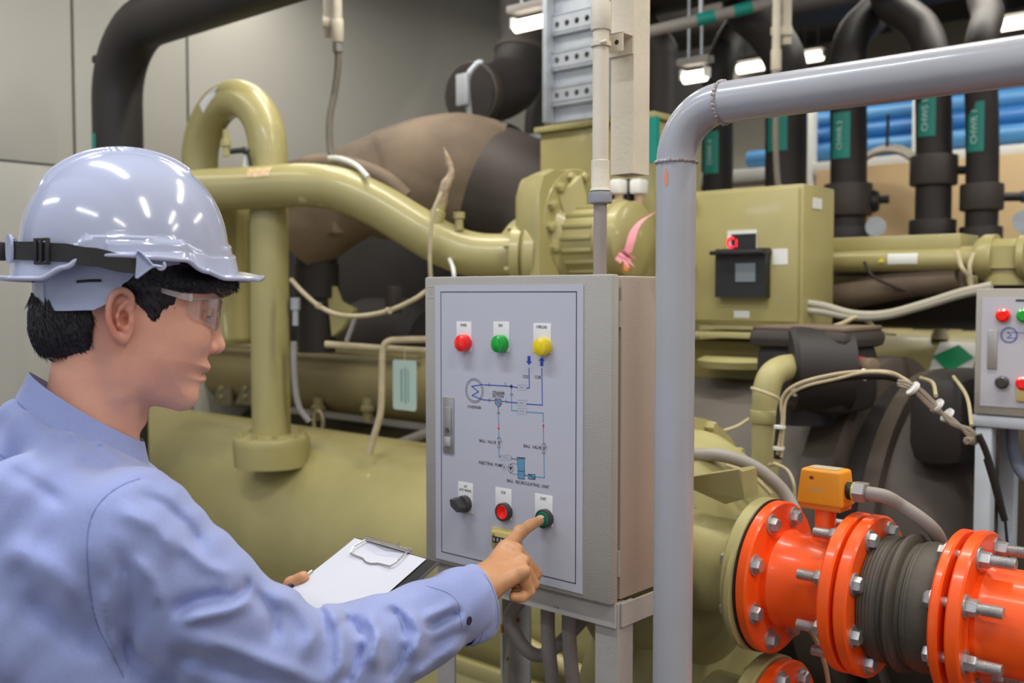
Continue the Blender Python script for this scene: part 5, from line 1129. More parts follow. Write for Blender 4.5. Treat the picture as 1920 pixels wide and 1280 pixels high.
flex([e, e+UA*.03-ZA*.002, PV(1690, 948, vO+.02), PV(1730, 975, vO+.03), PV(1755, 1000, vO+.045), PV(1770, 1035, vO+.08), PV(1780, 1080, vO+.12), PV(1790, 1200, vO+.16)], .0112, 'smooth grey conduit arching from the flow switch down behind the rubber joint', ribs=False, m=mat('warm_grey_hose', (158, 148, 140), .5, noise=.08, wear=((60, 50, 46), 30, .72)))
flex([P(1262, 838, 1.9), P(1300, 851, 1.9), P(1350, 853, 1.9), P(1400, 868, 1.9), P(1440, 893, 1.9), P(1475, 930, 1.9), P(1500, 985, 1.88), P(1510, 1050, 1.88)], .0125, 'thick grey conduit curving down behind the olive flange from the grey post', ribs=False, m=mat('warm_grey_hose2', (156, 150, 144), .5, noise=.08))
wire([(1360, 872, 1.85), (1400, 885, 1.85), (1425, 905, 1.85), (1445, 925, 1.85)], .004, 'short beige wire beside the thick grey conduit above the olive flange')
wire([(1450, 868, 2.15), (1475, 880, 2.13), (1488, 905, 2.1), (1490, 935, 2.1)], .0035, 'beige wire curling down left of the yellow orange switch box')
wire([(1508, 1165, 1.75), (1530, 1200, 1.75), (1548, 1250, 1.75), (1556, 1300, 1.75)], .004, 'thin olive wire hanging between the two orange flanges')
# ================================================================ the person
SKN = mat('skin', (222, 166, 142), .48, noise=.07, scale=28, bump=.10, bscale=260, sss=.12, col2=(212, 154, 132))
SKH = mat('hand_skin', (212, 158, 112), .45, noise=.08, scale=40, bump=.12, bscale=300, sss=.10, col2=(202, 144, 100))
HAIR = mat('black_hair', (32, 29, 34), .38, noise=.3, scale=90, bump=.3, bscale=900)
SHT = mat('blue_oxford_cloth', (146, 158, 208), .78, noise=.05, scale=300, bump=.18, bscale=900)
nt = SHT.node_tree; pb_ = nt.nodes['Principled BSDF']; pb_.inputs['Sheen Weight'].default_value = .35; pb_.inputs['Sheen Roughness'].default_value = .5
SEA = mat('shirt_stitching', (120, 132, 186), .8)
HEL = mat('helmet_shell', (178, 184, 207), .14, coat=.6, noise=.0, spec=.5)
HPL = mat('helmet_grey_plastic', (176, 186, 214), .38, noise=.02)
STR = mat('black_webbing', (48, 47, 48), .75, noise=.12, scale=200, bump=.5, bscale=900)
TRS = mat('dark_trousers', (44, 46, 56), .8, noise=.1, scale=60)
DH = 1.27; PSI = math.radians(23)
Oh = P(235, 600, DH); hf = Vector((math.cos(PSI), math.sin(PSI), 0)); hl = Vector((-math.sin(PSI), math.cos(PSI), 0))
MH = frame(Oh, hf, hl, ZA); MHi = MH.inverted()
def hp(px, py, y=0.):                       # pixel -> head coordinates on the plane y
    r = ray(px, py); p0 = Oh+hl*y; t = (p0-CAM).dot(hl)/r.dot(hl); return MHi @ (CAM+r*t)
def h2(px, py): q = hp(px, py); return (q.x, q.z)
def poly_sd(p, poly):
    P_ = np.array(poly, np.float32); d = np.full(len(p), 1e9, np.float32); s = np.ones(len(p), bool); n = len(P_)
    for i in range(n):
        a = P_[i]; b = P_[(i+1) % n]; e = b-a; w = p-a; t = np.clip((w@e)/(e@e), 0, 1); q = w-t[:, None]*e; d = np.minimum(d, (q*q).sum(1))
        c1 = p[:, 1] >= a[1]; c2 = p[:, 1] < b[1]; c3 = e[0]*w[:, 1] > e[1]*w[:, 0]
        s ^= (c1 & c2 & c3) | (~c1 & ~c2 & ~c3)
    return np.sqrt(d)*np.where(s, 1, -1)
def smooth_poly(pts, n=4): return [(v.x, v.y) for v in cr([Vector((a, b, 0)) for a, b in pts], n)]
prof_px = [(395, 500), (408, 530), (412, 552), (409, 570), (401, 586), (399, 600), (398, 625), (394, 650), (388, 668), (391, 678), (394.5, 686), (391, 693), (379, 699.5), (384, 706), (383, 713), (372, 722), (368.5, 733), (365, 746), (354, 757), (338, 762), (312, 758), (280, 756), (255, 750), (230, 700), (220, 600), (250, 520), (330, 490)]
PROF = smooth_poly([h2(*q) for q in prof_px], 3)
ztop_, zbot = h2(300, 560)[1], h2(300, 760)[1]
def wmax(x, z):
    w = .069-.021*sstep(hp(300, 660).z, zbot, z)
    xf = hp(395, 600).x; return w-.004*sstep(hp(300, 600).x, xf, x)
def sd_rot(p, c, r, ang):                    # ellipsoid turned in the x-z plane
    ca, sa = math.cos(ang), math.sin(ang); return sd_ell(p, c, r, [[ca, 0, -sa], [0, 1, 0], [sa, 0, ca]])
crc = hp(236, 512); EARY = -.079
def h3(px, py, y): q = hp(px, py, y); return (q.x, y, q.z)
eyc = h3(374, 590, -.031)
def head_sdf(p):
    p = p.copy(); x, y, z = p[:, 0], p[:, 1], p[:, 2]; ay = np.abs(y); ps = p.copy(); ps[:, 1] = -ay      # symmetric
    d2 = poly_sd(p[:, [0, 2]], PROF); W = wmax(x, z); R = .046
    q1 = np.maximum(0, (d2+R)/R); q2 = ay/W; f = (np.sqrt(q1**2+q2**2)-1)*np.minimum(R, W)*.9
    d = smin(f, sd_ell(p, (crc.x, 0, crc.z), (.100, .078, .105)), .02)
    # jaw angle, cheekbone
    d = smin(d, sd_cap(ps, h3(262, 715, -.040), h3(340, 742, -.020), .019, .016), .02)
    d = smin(d, sd_ell(ps, h3(345, 632, -.044), (.026, .015, .018)), .02)
    d = smin(d, sd_ell(ps, h3(255, 640, -.048), (.03, .02, .05)), .02)
    # brow ridge and socket
    d = smax(d, -sd_ell(ps, h3(396, 594, -.036), (.017, .019, .0115)), .010)
    d = smin(d, sd_cap(ps, h3(404, 573, -.012), h3(380, 571, -.044), .0075, .006), .009)
    # lids
    d = smin(d, np.linalg.norm(ps-A3(eyc), axis=1)-.0138, .004)
    sl = sd_ell(ps, (eyc[0]+.0125, eyc[1]-.001, eyc[2]-.0035), (.006, .0125, .0016)); d = smax(d, -sl, .0015)
    # nose
    d = smin(d, chain(ps, [h3(399, 596, 0), h3(402, 618, 0), h3(408, 645, 0)], [.0065, .0072, .0090]), .008)
    d = smin(d, np.linalg.norm(ps-A3(h3(404.5, 649, 0)), axis=1)-.0100, .006)
    d = smin(d, sd_ell(ps, h3(391, 654, -.0115), (.0100, .0062, .0072)), .004)
    d = smax(d, -sd_ell(ps, h3(399, 664, -.0062), (.0055, .0030, .0035)), .002)
    # alar groove, mouth corner, lip line
    d = smax(d, -chain(ps, [h3(377, 646, -.024), h3(374, 662, -.029), h3(368, 680, -.034)], [.0012, .0016, .001]), .006)
    d = smax(d, -chain(ps, [h3(383, 699.5, -.004), h3(377, 700.5, -.018), h3(369, 703, -.030)], [.0012, .0012, .0008]), .0022)
    d = smin(d, chain(ps, [h3(386, 690, 0), h3(381, 693, -.013), h3(372, 700, -.026)], [.0052, .0046, .0016]), .003)
    d = smin(d, chain(ps, [h3(378, 709, 0), h3(374, 709, -.012), h3(368, 704, -.024)], [.0055, .0048, .0016]), .004)
    # neck
    d = smin(d, chain(ps, [h3(200, 610, 0), h3(183, 700, 0), h3(166, 800, 0), h3(155, 900, 0)], [.056, .0535, .056, .075]), .028)
    d = smin(d, chain(ps, [h3(220, 655, -.052), h3(225, 735, -.044), h3(238, 830, -.018)], [.012, .011, .009]), .02)
    d = smin(d, np.linalg.norm(ps-A3(h3(256, 785, 0)), axis=1)-.010, .02)
    # ear (both sides)
    E = ear_sdf(ps); return smin(d, E, .0035)
Y0 = EARY
def cr3(pts): return [tuple(v) for v in cr([Vector(q) for q in pts], 3)]
def ear_sdf(p):
    base = sd_rot(p, h3(226, 594, -.080), (.0155, .0040, .0300), .12)
    base = smin(base, sd_ell(p, h3(231, 600, -.0745), (.012, .009, .018)), .004)
    hel = chain(p, cr3([h3(241, 590, -.080), h3(247, 574, -.081), h3(246, 558, -.083), h3(238, 548, -.085), h3(226, 544, -.087), h3(213, 552, -.089), h3(206, 568, -.091), h3(204, 588, -.091), h3(206, 606, -.090), h3(212, 622, -.087), h3(221, 634, -.084)]), [.0022+.0016*min(1, i/8) for i in range(31)], .002)
    e = smin(base, hel, .0025)
    e = smax(e, -chain(p, cr3([h3(236, 560, -.088), h3(225, 561, -.091), h3(216, 574, -.0935), h3(214, 592, -.0935), h3(217, 608, -.0915)]), [.0030]*13, .002), .002)
    anti = chain(p, [h3(237, 566, -.083), h3(226, 577, -.086), h3(221, 594, -.0875), h3(224, 610, -.086), h3(233, 619, -.083)], [.0022, .0030, .0032, .0030, .0030])
    e = smin(e, anti, .0025)
    e = smax(e, -sd_rot(p, h3(233, 597, -.086), (.0062, .0085, .0098), .1), .002)
    e = smax(e, -np.linalg.norm(p-A3(h3(237, 601, -.078)), axis=1)+.0042, .002)
    e = smin(e, sd_ell(p, h3(245.5, 602, -.080), (.0036, .0042, .0068)), .0025)
    e = smin(e, sd_ell(p, h3(228, 634, -.081), (.0080, .0042, .0078)), .003)
    return e
lo, hi = np.array([-.155, -.105, -.25]), np.array([.135, .105, .125])
hV, hQ = surfnet(head_sdf, lo, hi, .0017)
# --------------------------------------------- hands (world coordinates)
def pw(px, py, d): return tuple(P(px, py, d))
WR = P(898, 1098, 1.452)
tipI = BTN+(P(946, 1021, 1.52)-BTN).normalized()*.007
def rhand(p):
    I = chain(p, [pw(950, 1026, 1.512), pw(976, 998, 1.548), pw(996, 983, 1.568), tuple(tipI)], [.0115, .0098, .0088, .0074], .003)
    I = smin(I, sd_ell(p, pw(975, 996, 1.546), (.0108, .0108, .0106)), .004)
    Mf = chain(p, [pw(968, 1034, 1.502), pw(1004, 1075, 1.522), pw(990, 1096, 1.506), pw(968, 1100, 1.495)], [.0115, .0098, .0088, .0078], .003)
    Rf = chain(p, [pw(976, 1052, 1.482), pw(999, 1094, 1.497), pw(984, 1111, 1.483), pw(966, 1113, 1.476)], [.0115, .0094, .0084, .0076], .003)
    Lf = chain(p, [pw(978, 1072, 1.460), pw(992, 1108, 1.470), pw(978, 1120, 1.462), pw(963, 1119, 1.459)], [.0110, .0086, .0078, .0070], .003)
    T = chain(p, [pw(915, 1080, 1.49), pw(945, 1075, 1.535), pw(965, 1085, 1.545), pw(980, 1093, 1.540)], [.015, .012, .0105, .009], .004)
    w = tuple(WR); w2 = pw(908, 1088, 1.462)
    pm = sd_cap(p, w2, pw(945, 1030, 1.507), .017, .0125)
    pm = smin(pm, sd_cap(p, w, pw(962, 1040, 1.498), .019, .0125), .008)
    pm = smin(pm, sd_cap(p, w, pw(970, 1056, 1.478), .019, .0125), .008)
    pm = smin(pm, sd_cap(p, pw(905, 1108, 1.445), pw(971, 1075, 1.457), .018, .0125), .008)
    pm = smin(pm, sd_cap(p, pw(925, 1085, 1.48), pw(955, 1078, 1.50), .020, .014), .01)
    wr = smin(sd_cap(p, pw(835, 1125, 1.39), pw(906, 1088, 1.462), .018, .021), sd_cap(p, pw(835, 1140, 1.38), pw(903, 1110, 1.447), .018, .020), .02)
    d = smin(pm, wr, .018)
    for k_ in ((955, 1022, 1.505), (969, 1030, 1.497), (982, 1051, 1.474), (984, 1069, 1.452)): d = smin(d, np.linalg.norm(p-A3(pw(*k_)), axis=1)-.0085, .010)
    # web between the fingers: smooth to the palm, sharp between themselves
    fg = np.minimum(np.minimum(smin(I, d, .006), smin(Mf, d, .005)), np.minimum(smin(Rf, d, .005), smin(Lf, d, .005)))
    fg = smin(fg, T, .006)
    # tendons and creases
    fg = fg-.0009*np.exp(-(sd_cap(p, pw(925, 1062, 1.468), pw(966, 1032, 1.495), .0)/.004)**2)-.0008*np.exp(-(sd_cap(p, pw(922, 1078, 1.456), pw(978, 1055, 1.472), 0)/.004)**2)
    for a, b in (((991, 973), (999, 985)), ((993.5, 971.5), (1001, 983)), ((968, 989), (979, 1003)), ((972, 987), (982, 1000))):
        fg = fg+.0007*np.exp(-(sd_cap(p, pw(*a, 1.555), pw(*b, 1.555), 0)/.0016)**2)
    return fg
ra = np.array(WR)
rlo = np.min([pw(830, 1160, 1.34), pw(1030, 960, 1.62)], axis=0); rhi = np.max([pw(830, 1160, 1.34), pw(1030, 960, 1.62)], axis=0)
rV, rQ = surfnet(rhand, [-.10, 1.36, 1.10], [.075, 1.63, 1.32], .0015)
# board frame
TL = P(668, 1007, 1.595); TR = P(822, 1052, 1.397); AL = P(575, 1085, 1.542)
ew = (TR-TL); BWd = ew.length; ew.normalize(); el = (AL-TL); el = (el-ew*el.dot(ew)).normalized(); bn = el.cross(ew).normalized()
if bn.z < 0: bn = -bn
def bp(a, b, c=0): return TL+ew*a+el*b+bn*c
def lhand(p):
    q = lambda a, b, c: tuple(bp(a, b, c))
    d = chain(p, [q(-.005, .175, -.032), q(-.035, .15, -.02), q(-.012, .122, .006), q(.009, .106, .0108)], [.017, .0135, .0105, .0088], .004)
    pm = smin(sd_cap(p, q(-.05, .235, -.05), q(.03, .135, -.045), .018, .013), sd_cap(p, q(-.03, .25, -.05), q(.03, .19, -.045), .018, .013), .02)
    fs = None
    for k in range(4):
        f = chain(p, [q(.03, .135+.02*k, -.045), q(.066, .13+.021*k, -.032), q(.088, .128+.021*k, -.021), q(.104, .127+.021*k, -.0125)], [.0105, .0092, .0084, .0078], .003); fs = f if fs is None else np.minimum(fs, f)
    d = smin(d, pm, .012); fs = smin(fs, pm, .006); d = smin(d, fs, .004)
    return smin(d, sd_cap(p, q(-.045, .245, -.052), tuple(LW), .024, .027), .02)
LW = Vector((-.47, 1.40, 1.065))
c_ = [bp(-.09, .3, -.08), bp(.13, .08, .03), LW-Vector((.04, .04, .04)), LW+Vector((.04, .04, .04)), bp(-.06, .1, .03)]
llo = np.min([tuple(v) for v in c_], axis=0)-.02; lhi = np.max([tuple(v) for v in c_], axis=0)+.02
lV, lQ = surfnet(lhand, llo, lhi, .0026)
# --------------------------------------------- join: head, hands and the body under the clothes are one figure
RS = P(248, 1002, 1.105); sa = Vector((-.618, .786, 0)); tf = Vector((.786, .618, 0)); LS = RS+sa*.35; MID = (RS+LS)/2
EL = P(610, 1258, 1.235); ELL = Vector((-.63, 1.36, 1.035))
def inner(p):
    m = MID
    d = sd_ell(p, (m.x, m.y, m.z-.22), (.12, .12, .26)); d = smin(d, sd_cap(p, tuple(m+ZA*.06), tuple(m-ZA*.35), .05, .11), .03)
    d = smin(d, sd_cap(p, tuple(RS+sa*.03-ZA*.02), tuple(LS-sa*.03-ZA*.02), .038), .04)
    d = smin(d, chain(p, [tuple(RS+sa*.03-ZA*.03), tuple(EL), tuple(P(840, 1138, 1.385))], [.040, .034, .018]), .02)
    d = smin(d, chain(p, [tuple(LS-sa*.03-ZA*.03), tuple(ELL), tuple(LW)], [.038, .034, .024]), .02)
    for s in (-1, 1):
        hip = m+sa*(.09*s)-ZA*.42; hip.z = .88; d = smin(d, chain(p, [tuple(hip), (hip.x+.01, hip.y, .48), (hip.x, hip.y, .09)], [.075, .05, .035]), .02)
    return d
iV, iQ = surfnet(inner, [-.78, .9, .04], [0, 1.62, 1.44], .009)
MHn = np.array(MH); hW = hV@MHn[:3, :3].T+MHn[:3, 3]
Vs = [hW, rV, lV, iV]; Qs = []; n = 0
for V_, Q_ in ((hW, hQ), (rV, rQ), (lV, lQ), (iV, iQ)): Qs.append(Q_+n); n += len(V_)
pl0 = Vector((MID.x, MID.y, 0)); PER = thing('person', 'person in a white hard hat and light blue shirt pressing the green button', 'person', pl0)
BV = np.concatenate(Vs)-np.array(pl0); BQ = np.concatenate(Qs)
me = np_mesh('body', BV, BQ); me.materials.append(SKN); me.materials.append(SKH)
mi = np.zeros(len(me.polygons), np.int32); mi[len(hQ):len(hQ)+len(rQ)+len(lQ)] = 1; me.polygons.foreach_set('material_index', mi)
# the colour of the lips, ear rims and shaved upper lip, as the skin's own colour
body = link('body', me, None, PER, Matrix.Translation(pl0))
ca = me.color_attributes.new('tone', 'FLOAT_COLOR', 'POINT'); col = np.zeros((len(BV), 4), np.float32); col[:, 3] = 1
x, y, z = hV[:, 0], np.abs(hV[:, 1]), hV[:, 2]
def spot(px_, py_, y_, r): q = h3(px_, py_, y_); return np.exp(-(((x-q[0])**2+(y+q[1])**2+(z-q[2])**2)/r**2))
nh = len(hV)
psym = np.stack([x, -y, z], -1)
lip = np.exp(-(np.maximum(0, chain(psym, [h3(389, 689, 0), h3(384, 694, -.012), h3(374, 700, -.024)], [.0035, .003, .001]))/.0014)**2)+np.exp(-(np.maximum(0, chain(psym, [h3(381, 708, 0), h3(377, 708, -.012), h3(370, 704, -.022)], [.0035, .003, .001]))/.0016)**2)
col[:nh, 0] = np.clip(lip, 0, 1)
col[:nh, 1] = np.clip(.7*spot(385, 677, -.006, .009)+.6*spot(378, 685, -.018, .009)+.35*spot(350, 745, -.01, .022), 0, 1)
col[:nh, 2] = np.clip(spot(215, 600, -.09, .022)+.7*spot(210, 640, -.06, .018)+.8*spot(392, 655, -.018, .011), 0, 1)
ca.data.foreach_set('color', col.ravel())
for m_ in (SKN,):
    nt = m_.node_tree; b = nt.nodes['Principled BSDF']; src = b.inputs['Base Color'].links[0].from_socket
    at = nt.nodes.new('ShaderNodeAttribute'); at.attribute_name = 'tone'; sp = nt.nodes.new('ShaderNodeSeparateColor'); nt.links.new(at.outputs['Color'], sp.inputs[0])
    for k_, c_ in ((0, (178, 104, 96)), (1, (126, 92, 78)), (2, (206, 122, 104))):
        mx = nt.nodes.new('ShaderNodeMix'); mx.data_type = 'RGBA'; ml = nt.nodes.new('ShaderNodeMath'); ml.operation = 'MULTIPLY'; ml.inputs[1].default_value = (.75, .55, .7)[k_]
        nt.links.new(sp.outputs[k_], ml.inputs[0]); nt.links.new(ml.outputs[0], mx.inputs[0]); nt.links.new(src, mx.inputs[6]); mx.inputs[7].default_value = (*lin(c_), 1); src = mx.outputs[2]
    nt.links.new(src, b.inputs['Base Color'])
def hobj(name, mb, m, parent=PER):           # mesh given in head coordinates
    mb.v = [MH @ v for v in mb.v]; return obj(name, mb, m, parent)
EYW = mat('eye_white', (214, 206, 198), .2); IRS = mat('iris', (40, 26, 22), .15)
for s in (1, -1):
    c = Vector((eyc[0], eyc[1]*s, eyc[2])); ew_ = hobj('eyeball', MB().sphere(c, .0126), EYW)
    mb = MB().lathe([(.0122, .0058), (.0128, .0048), (.0132, .0)], (0, 0, 0), Vector((1, -.05*s, -.45)), 20); mb.v = [v+c for v in mb.v]; hobj('iris', mb, IRS, ew_)
    mb = MB(); mb.tube([c+Vector((.0132*math.cos(a)+.0012, .0132*math.sin(a)*1, -.0022)) for a in [math.radians(t) for t in range(-58, 59, 8)]], .0008, 6); hobj('eyelashes', mb, HAIR)
# nail
nd = (tipI-P(976, 998, 1.548)).normalized(); nu = (Vector((-.25, -.65, .75))-nd*Vector((-.25, -.65, .75)).dot(nd)).normalized(); ns = nd.cross(nu)
V = []
for i in range(7):
    for j in range(7):
        a = (j-3)/3; l = (i/6); w = .0054*(1-.12*(1-l)**2); ang = a*w/.0080
        V.append(tipI+nd*(-.0045+l*.0098)+(nu*math.cos(ang)+ns*math.sin(ang))*(.0086*(1-.10*l*l)))
obj('fingernail', MB().add(V, [(i*7+j, i*7+j+1, i*7+j+8, i*7+j+7) for i in range(6) for j in range(6)]), mat('nail', (232, 184, 156), .25), PER)
# --------------------------------------------- hair
from mathutils import noise as mnoise
def hair_sdf(p):
    x, y, z = p[:, 0], p[:, 1], p[:, 2]; ps = p.copy(); ps[:, 1] = -np.abs(y)
    st = .0007*np.sin(x*900+np.abs(y)*900)
    crn = sd_ell(p, (crc.x, 0, crc.z), (.106, .083, .110))
    nape = sd_ell(p, h3(134, 588, 0), (hp(134, 600).x-hp(54, 600).x, .060, .060)); nape = smin(nape, sd_ell(p, h3(120, 625, 0), (.032, .046, .036)), .02)
    nape = smin(nape, sd_ell(ps, h3(160, 596, -.036), (.024, .030, .046)), .012)
    lim = z-hp(100, 668).z+.0+(x-hp(75, 0).x)*.16
    nape = smax(nape, -lim, .008)
    # back part ends behind the ear
    nape = smax(nape, x-(hp(176, 600).x+.25*np.minimum(0, hp(0, 620).z-z)*-1), .008)
    side = sd_ell(ps, h3(285, 545, -.066), (.034, .0125, .030)); 
    burn = chain(ps, [h3(282, 545, -.0690), h3(285, 570, -.0695), h3(287, 590, -.0690), h3(288, 614, -.0670)], [.0150, .0100, .0070, .0020])
    fr = smin(sd_ell(ps, h3(345, 532, -.054), (.046, .020, .0155)), sd_ell(p, h3(396, 535, 0), (.032, .050, .0175)), .012)
    top = smax(crn, hp(0, 545).z-z, .01)
    d = smin(smin(side, burn, .006), smin(fr, top, .01), .006); d = smin(d, nape, .006)
    return d+st
haV, haQ = surfnet(hair_sdf, [-.16, -.1, -.10], [.14, .1, .16], .0022)
haW = haV@MHn[:3, :3].T+MHn[:3, 3]-np.array(pl0); hm = np_mesh('hair', haV@MHn[:3, :3].T+MHn[:3, 3]-np.array(pl0), haQ); hair = link('hair', hm, HAIR, PER, Matrix.Translation(pl0))
rnd = random.Random(3); mb = MB()
def strand(a, b, bend, r=.0004):
    a, b = Vector(a), Vector(b); m_ = (a+b)/2+Vector(bend); pts = [a, a*.25+m_*.5+b*.25, b]; mb.tube([a, m_*.6+a*.4, m_*.6+b*.4, b], [r, r, r*.8, r*.15], 4, False)
hno = np.empty(len(hm.vertices)*3, np.float32); hm.vertices.foreach_get('normal', hno); hno = hno.reshape(-1, 3)@MHn[:3, :3]; hco = haV
rs_ = np.random.RandomState(5)
for i in rs_.randint(0, len(hco), 9000):
    a = hco[i]; nn = hno[i]
    if a[2] > hp(200, 470).z or nn[2] > .75: continue
    if a[0] < hp(200, 600).x: dr = np.array([.22, 0, -1.]); L_ = rs_.uniform(.009, .02)
    elif a[2] > hp(0, 548).z: dr = np.array([.8, 0, -.55]); L_ = rs_.uniform(.006, .014)
    else: dr = np.array([.30, 0, -1.]); L_ = rs_.uniform(.005, .010)
    dr = dr+rs_.normal(0, .16, 3); dr -= nn*(dr@nn); dr /= np.linalg.norm(dr)+1e-6
    a0 = Vector(a-nn*.0006); b0 = Vector(a+dr*L_*.5+nn*.0008); c0 = Vector(a+dr*L_+nn*rs_.uniform(-.0006, .0014)); mb.tube([a0, b0, c0], [.0006, .00055, .0001], 4, False)
hs = hobj('loose_hair', mb, HAIR, PER); hs['kind'] = 'stuff'
mb = MB()
for s in (1, -1):
    for i in range(90):
        f = i/90; q = h3(405-26*f, 567+3*f, -.010-.036*f); a = Vector((q[0]+.0062, q[1]*s, q[2]+rnd.uniform(-.0025, .0025))); b = a+Vector((-.004*f+.001, -.006*s, .001)); mb.tube([a, (a+b)/2+Vector((.001, 0, 0)), b], [.0004, .0004, .0001], 4, False)
eb = hobj('eyebrows', mb, HAIR, PER); eb['kind'] = 'stuff'
# --------------------------------------------- shirt
def proj(p):
    q = p-A3((0, 0, EYE)); fw = q[:, 1]*math.cos(TH)-q[:, 2]*math.sin(TH); u_ = q[:, 1]*math.sin(TH)+q[:, 2]*math.cos(TH)
    return np.stack([960+F*q[:, 0]/fw, 640-F*u_/fw], -1)
def seg2(s, pts):
    d = None
    for i in range(len(pts)-1):
        a = A3(pts[i]); b = A3(pts[i+1]); e = b-a; t = np.clip(((s-a)@e)/(e@e), 0, 1); q = np.linalg.norm(s-a-t[:, None]*e, axis=1); d = q if d is None else np.minimum(d, q)
    return d
def fade(s, pts):                             # 1 in the middle of the stroke, 0 at its ends
    a = A3(pts[0]); b = A3(pts[-1]); e = b-a; t = ((s-a)@e)/(e@e); return sstep(-.05, .25, t)*(1-sstep(.75, 1.05, t))
FOLDS = [  # (points, half-width px, metres: + out, - in)
 ([(425, 1128), (455, 1108), (470, 1085)], 9, -.006), ([(318, 1150), (365, 1128), (430, 1112)], 15, -.009), ([(330, 1165), (430, 1145), (480, 1120)], 12, .007),
 ([(320, 1180), (450, 1220), (560, 1262), (620, 1290)], 16, .006), ([(300, 1215), (430, 1255), (520, 1290)], 18, -.006),
 ([(640, 1158), (662, 1170), (680, 1194)], 12, -.008), ([(610, 1120), (640, 1180), (640, 1250), (620, 1290)], 15, .008), ([(680, 1200), (670, 1250), (640, 1290)], 12, -.009),
 ([(690, 1140), (712, 1200), (700, 1260)], 13, .009), ([(728, 1136), (752, 1162), (762, 1197)], 10, -.0075), ([(765, 1200), (745, 1245), (720, 1280)], 10, -.007), ([(770, 1140), (790, 1185), (770, 1240)], 13, .007),
 ([(795, 1180), (840, 1158), (868, 1143)], 7, -.009), ([(790, 1160), (835, 1140), (860, 1128)], 9, .006), ([(800, 1215), (850, 1190), (880, 1180)], 8, -.004),
 ([(505, 1095), (560, 1135), (590, 1180), (580, 1240)], 20, .007), ([(470, 1100), (510, 1150), (520, 1210)], 14, -.006), ([(560, 1110), (605, 1150), (612, 1200)], 10, -.005),
 ([(255, 925), (305, 945), (350, 985), (390, 1040)], 12, -.005), ([(215, 950), (290, 985), (340, 1040)], 18, .006), ([(330, 1010), (385, 1060), (440, 1080)], 12, .005),
 ([(870, 1205), (820, 1235), (770, 1275)], 10, .005), ([(720, 1170), (690, 1230), (650, 1290)], 9, .006), ([(330, 1195), (400, 1225), (470, 1270)], 9, .004), ([(60, 765), (100, 772), (130, 765)], 8, -.004), ([(85, 795), (140, 800), (195, 845)], 7, -.004), ([(110, 812), (160, 818), (205, 842)], 7, .004),
 ([(140, 865), (180, 880), (220, 875)], 14, -.003), ([(0, 870), (60, 905), (130, 950)], 14, -.003), ([(0, 1020), (80, 1060), (160, 1130)], 30, .007), ([(20, 1110), (110, 1170), (190, 1240)], 24, -.006),
 ([(210, 1010), (240, 1080), (250, 1170), (230, 1260)], 18, -.005), ([(250, 1040), (290, 1090), (300, 1140)], 14, .005), ([(190, 1090), (200, 1180), (230, 1270)], 14, .004)]
SLEEVE = [(RS+sa*.015+ZA*-.005, .072), (P(350, 1112, 1.14), .075), (P(480, 1222, 1.185), .074), (EL+Vector((0, 0, 0)), .070), (P(700, 1214, 1.285), .064), (P(790, 1172, 1.35), .056), (P(862, 1132, 1.405), .049), (P(890, 1122, 1.425), .044)]
LSL = [(LS-sa*.015, .074), ((LS+ELL)/2, .072), (ELL, .062), ((ELL+LW)/2, .052), (LW-Vector((.02, 0, 0)), .042)]
def torso(p):
    q = p-A3(MID); u = q@A3(sa); v = q@A3(tf); w = q[:, 2]
    Q_ = np.stack([u, v, w], -1)
    d = sd_ell(Q_, (0, -.005, -.29), (.195, .132, .33))
    d = smin(d, sd_cap(Q_*A3((1, 1.15, 1)), (0, -.01, -.2), (0, 0, -.62), .150, .145), .06)
    d = smin(d, sd_cap(Q_, (-.165, 0, -.012), (.165, 0, -.012), .066), .05)
    d = smin(d, sd_ell(Q_, (-.07, -.055, -.10), (.10, .07, .14)), .05); d = smin(d, sd_ell(Q_, (.07, -.055, -.10), (.10, .07, .14)), .05)
    for s in (-1, 1): d = smin(d, sd_cap(Q_, (s*.085, -.095, .038), (s*.10, -.115, -.10), .048, .05), .04)
    d = smin(d, sd_cap(Q_, (.02, -.085, .060), (.13, -.035, .035), .040, .045), .04)
    for s in (-1, 1): d = smin(d, sd_cap(Q_, (s*.050, -.038, .028), (s*.15, -.005, .005), .046, .055), .03)
    return d, Q_
nb = hp(158, 850); nbW = MH @ Vector((nb.x, 0, nb.z)); ntW = MH @ Vector((hp(178, 720).x, 0, hp(178, 720).z))
def ring_pt(al, rx, ry, zc, cx): return Vector((cx+rx*math.cos(al), ry*math.sin(al), zc))
def zat(y): return hp(170, y, -.05).z
def lerp(a, b, t): return a+(b-a)*t
na = 60; top = []; bot = []; inn = []
for i in range(na+1):
    al = math.radians(8+344*i/na); g = (1-math.cos(al))/2*-1+1          # 1 front, 0 back
    f = g
    cxt = lerp(hp(158, 700).x, hp(172, 800).x, f); zt_ = lerp(hp(90, 697).z, hp(250, 828).z, f**.9)
    cxb = lerp(hp(148, 700).x, hp(166, 800).x, f); zb_ = lerp(hp(62, 750).z, hp(245, 892).z, f**.95)
    top.append(ring_pt(al, .0615, .061, zt_, cxt)); bot.append(ring_pt(al, .074, .074, zb_-.004*math.sin(al)**2, cxb)); inn.append(ring_pt(al, .0600, .0595, zb_-.012, cxt))
RINGW = [tuple(MH @ (q*.93+Vector((hp(158, 800).x, 0, q.z))*.07-Vector((0, 0, .010)))) for q in bot[::4]]
RINGW.append(RINGW[0])
